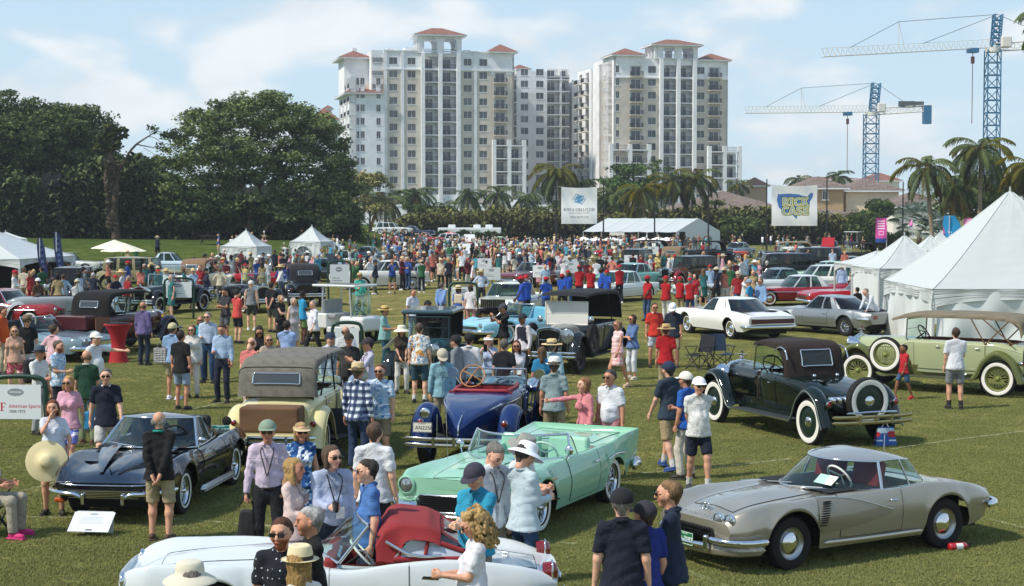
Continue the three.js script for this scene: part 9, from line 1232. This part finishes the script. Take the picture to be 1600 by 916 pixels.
function crowdPerson(px,foot,top,force={}){
const k=force.t??(cr()*TPL.length|0),src=TPL[k],face=force.face??pick([0,20,-20,60,-60,90,-90,140,180,180,200,220,180]),T=top??pick(TOPS),B=pick(BOTS),H=force.hat??pick(HATC),hr=pick(HAIRC),skin=force.skin??(cr()<.82?pick(SKINS.slice(0,4)):pick(SKINS.slice(4,6)));
const m=src.clone();m.name=numbered('person');let hat='',bot='';
for(const c of m.children){if(c.name==='body')c.material=skinMat(skin);else if(/shirt|dress|collar/.test(c.name))c.material=cloth(T[1]);else if(/shorts|trousers/.test(c.name)){c.material=cloth(B[1]);bot=c.name;}else if(c.name==='hair')c.material=mat(hr,.8);else if(c.name==='hat'){c.material=mat(H[1],.9);hat=H[0];}else if(c.name==='shoe')c.material=mat(cr()<.5?'#d8d8d6':'#2a2523',.7);}
const p=G(px,foot);m.position.set(p.x,bank(p.x,p.z),p.z);m.rotation.y=face*deg;m.scale.setScalar(.93+cr()*.12);
const zone=ZN.find((z)=>px<z[0])[1],depth=foot<402?'farthest row':foot<422?'far crowd':foot<445?'middle crowd':'near crowd',view=Math.abs(face)>120?'from behind':Math.abs(face)<40?'facing us':face>0?'turned right':'turned left';
const what=`person in ${T[0]} ${bot ?'top,' + B[0] + ' ' + bot :'dress'}${hat ?',' + hat + ' hat':''}`;let label=`${what}, ${depth} ${zone}`;if(seenLabels.has(label))label=`${what}, ${view}, ${depth} ${zone}`;
tag(m,label,'person','people in the crowd');if(seenLabels.has(label)){for(const t of TOPS){const l2=label.replace(`in ${T[0]} `,`in ${t[0]} `);if(!seenLabels.has(l2)){for(const c of m.children)if(/shirt|dress|collar/.test(c.name))c.material=cloth(t[1]);m.userData.label=l2;break;}}}
seenLabels.add(m.userData.label);scene.add(m);
}
const RD=['red','#b3161f'],RB=['cobalt','#1f4fb4'],RH=['red','#a8161f'],DK=SKINS[5];
for(const[px,fy]of[[1012,502],[1040,505],[1062,498],[905,478],[923,480],[1078,500],[968,474]])crowdPerson(px,fy,RD,{t:px%2?9:1,hat:RH,skin:DK,face:pick([170,200,140,30,-50,10])});for(const[px,fy]of[[822,505],[815,508],[853,500],[887,488],[948,486],[878,490],[940,480]])crowdPerson(px,fy,RB,{t:pick([1,9,2,3]),hat:RH,skin:DK,face:pick([170,150,200,90,-80,20])});
const groups=[[300,350,440,462,9],[330,500,428,450,20],[240,330,470,500,7],[20,130,452,520,15],[120,250,455,490,7],[330,480,455,476,8],[620,770,438,454,9],[170,260,462,500,5],[400,470,462,470,3],[520,580,440,468,7],[575,660,432,462,16],[640,740,430,460,15],[600,760,410,432,18],[770,880,420,446,20],[840,960,438,470,15],[985,1080,420,450,10],[1075,1180,470,500,10],[1090,1200,436,466,12],[1200,1330,404,440,7]];
for(const[a,b,y0,y1,n]of groups)for(let i=0;i<n;i++)crowdPerson(Math.round(lerp(a,b,(i+.15+.7*cr())/n)),lerp(y0,y1,cr()));
for(const[px,fy,f]of[[115,392,10],[246,418,180],[199,432,150],[212,426,200],[292,396,20]])crowdPerson(px,fy,null,{face:f});
// the mass of people too far and too many to tell apart
{
const far=[[575,660,404,430,30],[600,770,398,416,56],[640,800,394,402,36],[760,890,395,424,74],[860,1070,390,399,50],[880,1010,398,424,40],[1060,1350,388,399,32],[330,560,414,432,44],[1000,1130,396,416,16]],G0=['stand','front','hips'].map((pose,i)=>buildPerson('tee:#fff|pants:#fff|hair:short:#fff',{h:1.75,pose,cell:.13,seed:i})),L=[];
for(const[a,b,y0,y1,n]of far)for(let i=0;i<n;i++){const p=G(lerp(a,b,cr()),lerp(y0,y1,cr())),m4=new THREE.Matrix4().makeRotationY(cr()*6.28).setPosition(p.x,bank(p.x,p.z),p.z),T=hexRGB(pick(TOPS)[1]),B=hexRGB(pick(BOTS)[1]),S=hexRGB(pick(SKINS)),hr=hexRGB(cr()<.35?pick(HATC)[1]:pick(HAIRC));for(const c of pick(G0).children){const k={shirt:T,trousers:B,body:S,hair:hr}[c.name];if(!k)continue;c.updateMatrix();const g=clean(c.geometry.clone().applyMatrix4(c.matrix).applyMatrix4(m4)),q=new Float32Array(g.attributes.position.count*3);for(let j=0;j<q.length;j+=3){q[j]=k.r;q[j+1]=k.g;q[j+2]=k.b;}g.setAttribute('color',new THREE.BufferAttribute(q,3));L.push(g);}}
struct('distant_crowd',mergeGeometries(L),new THREE.MeshStandardMaterial({vertexColors:true,roughness:.95}),'stuff');
}
renderer.render(scene,camera);
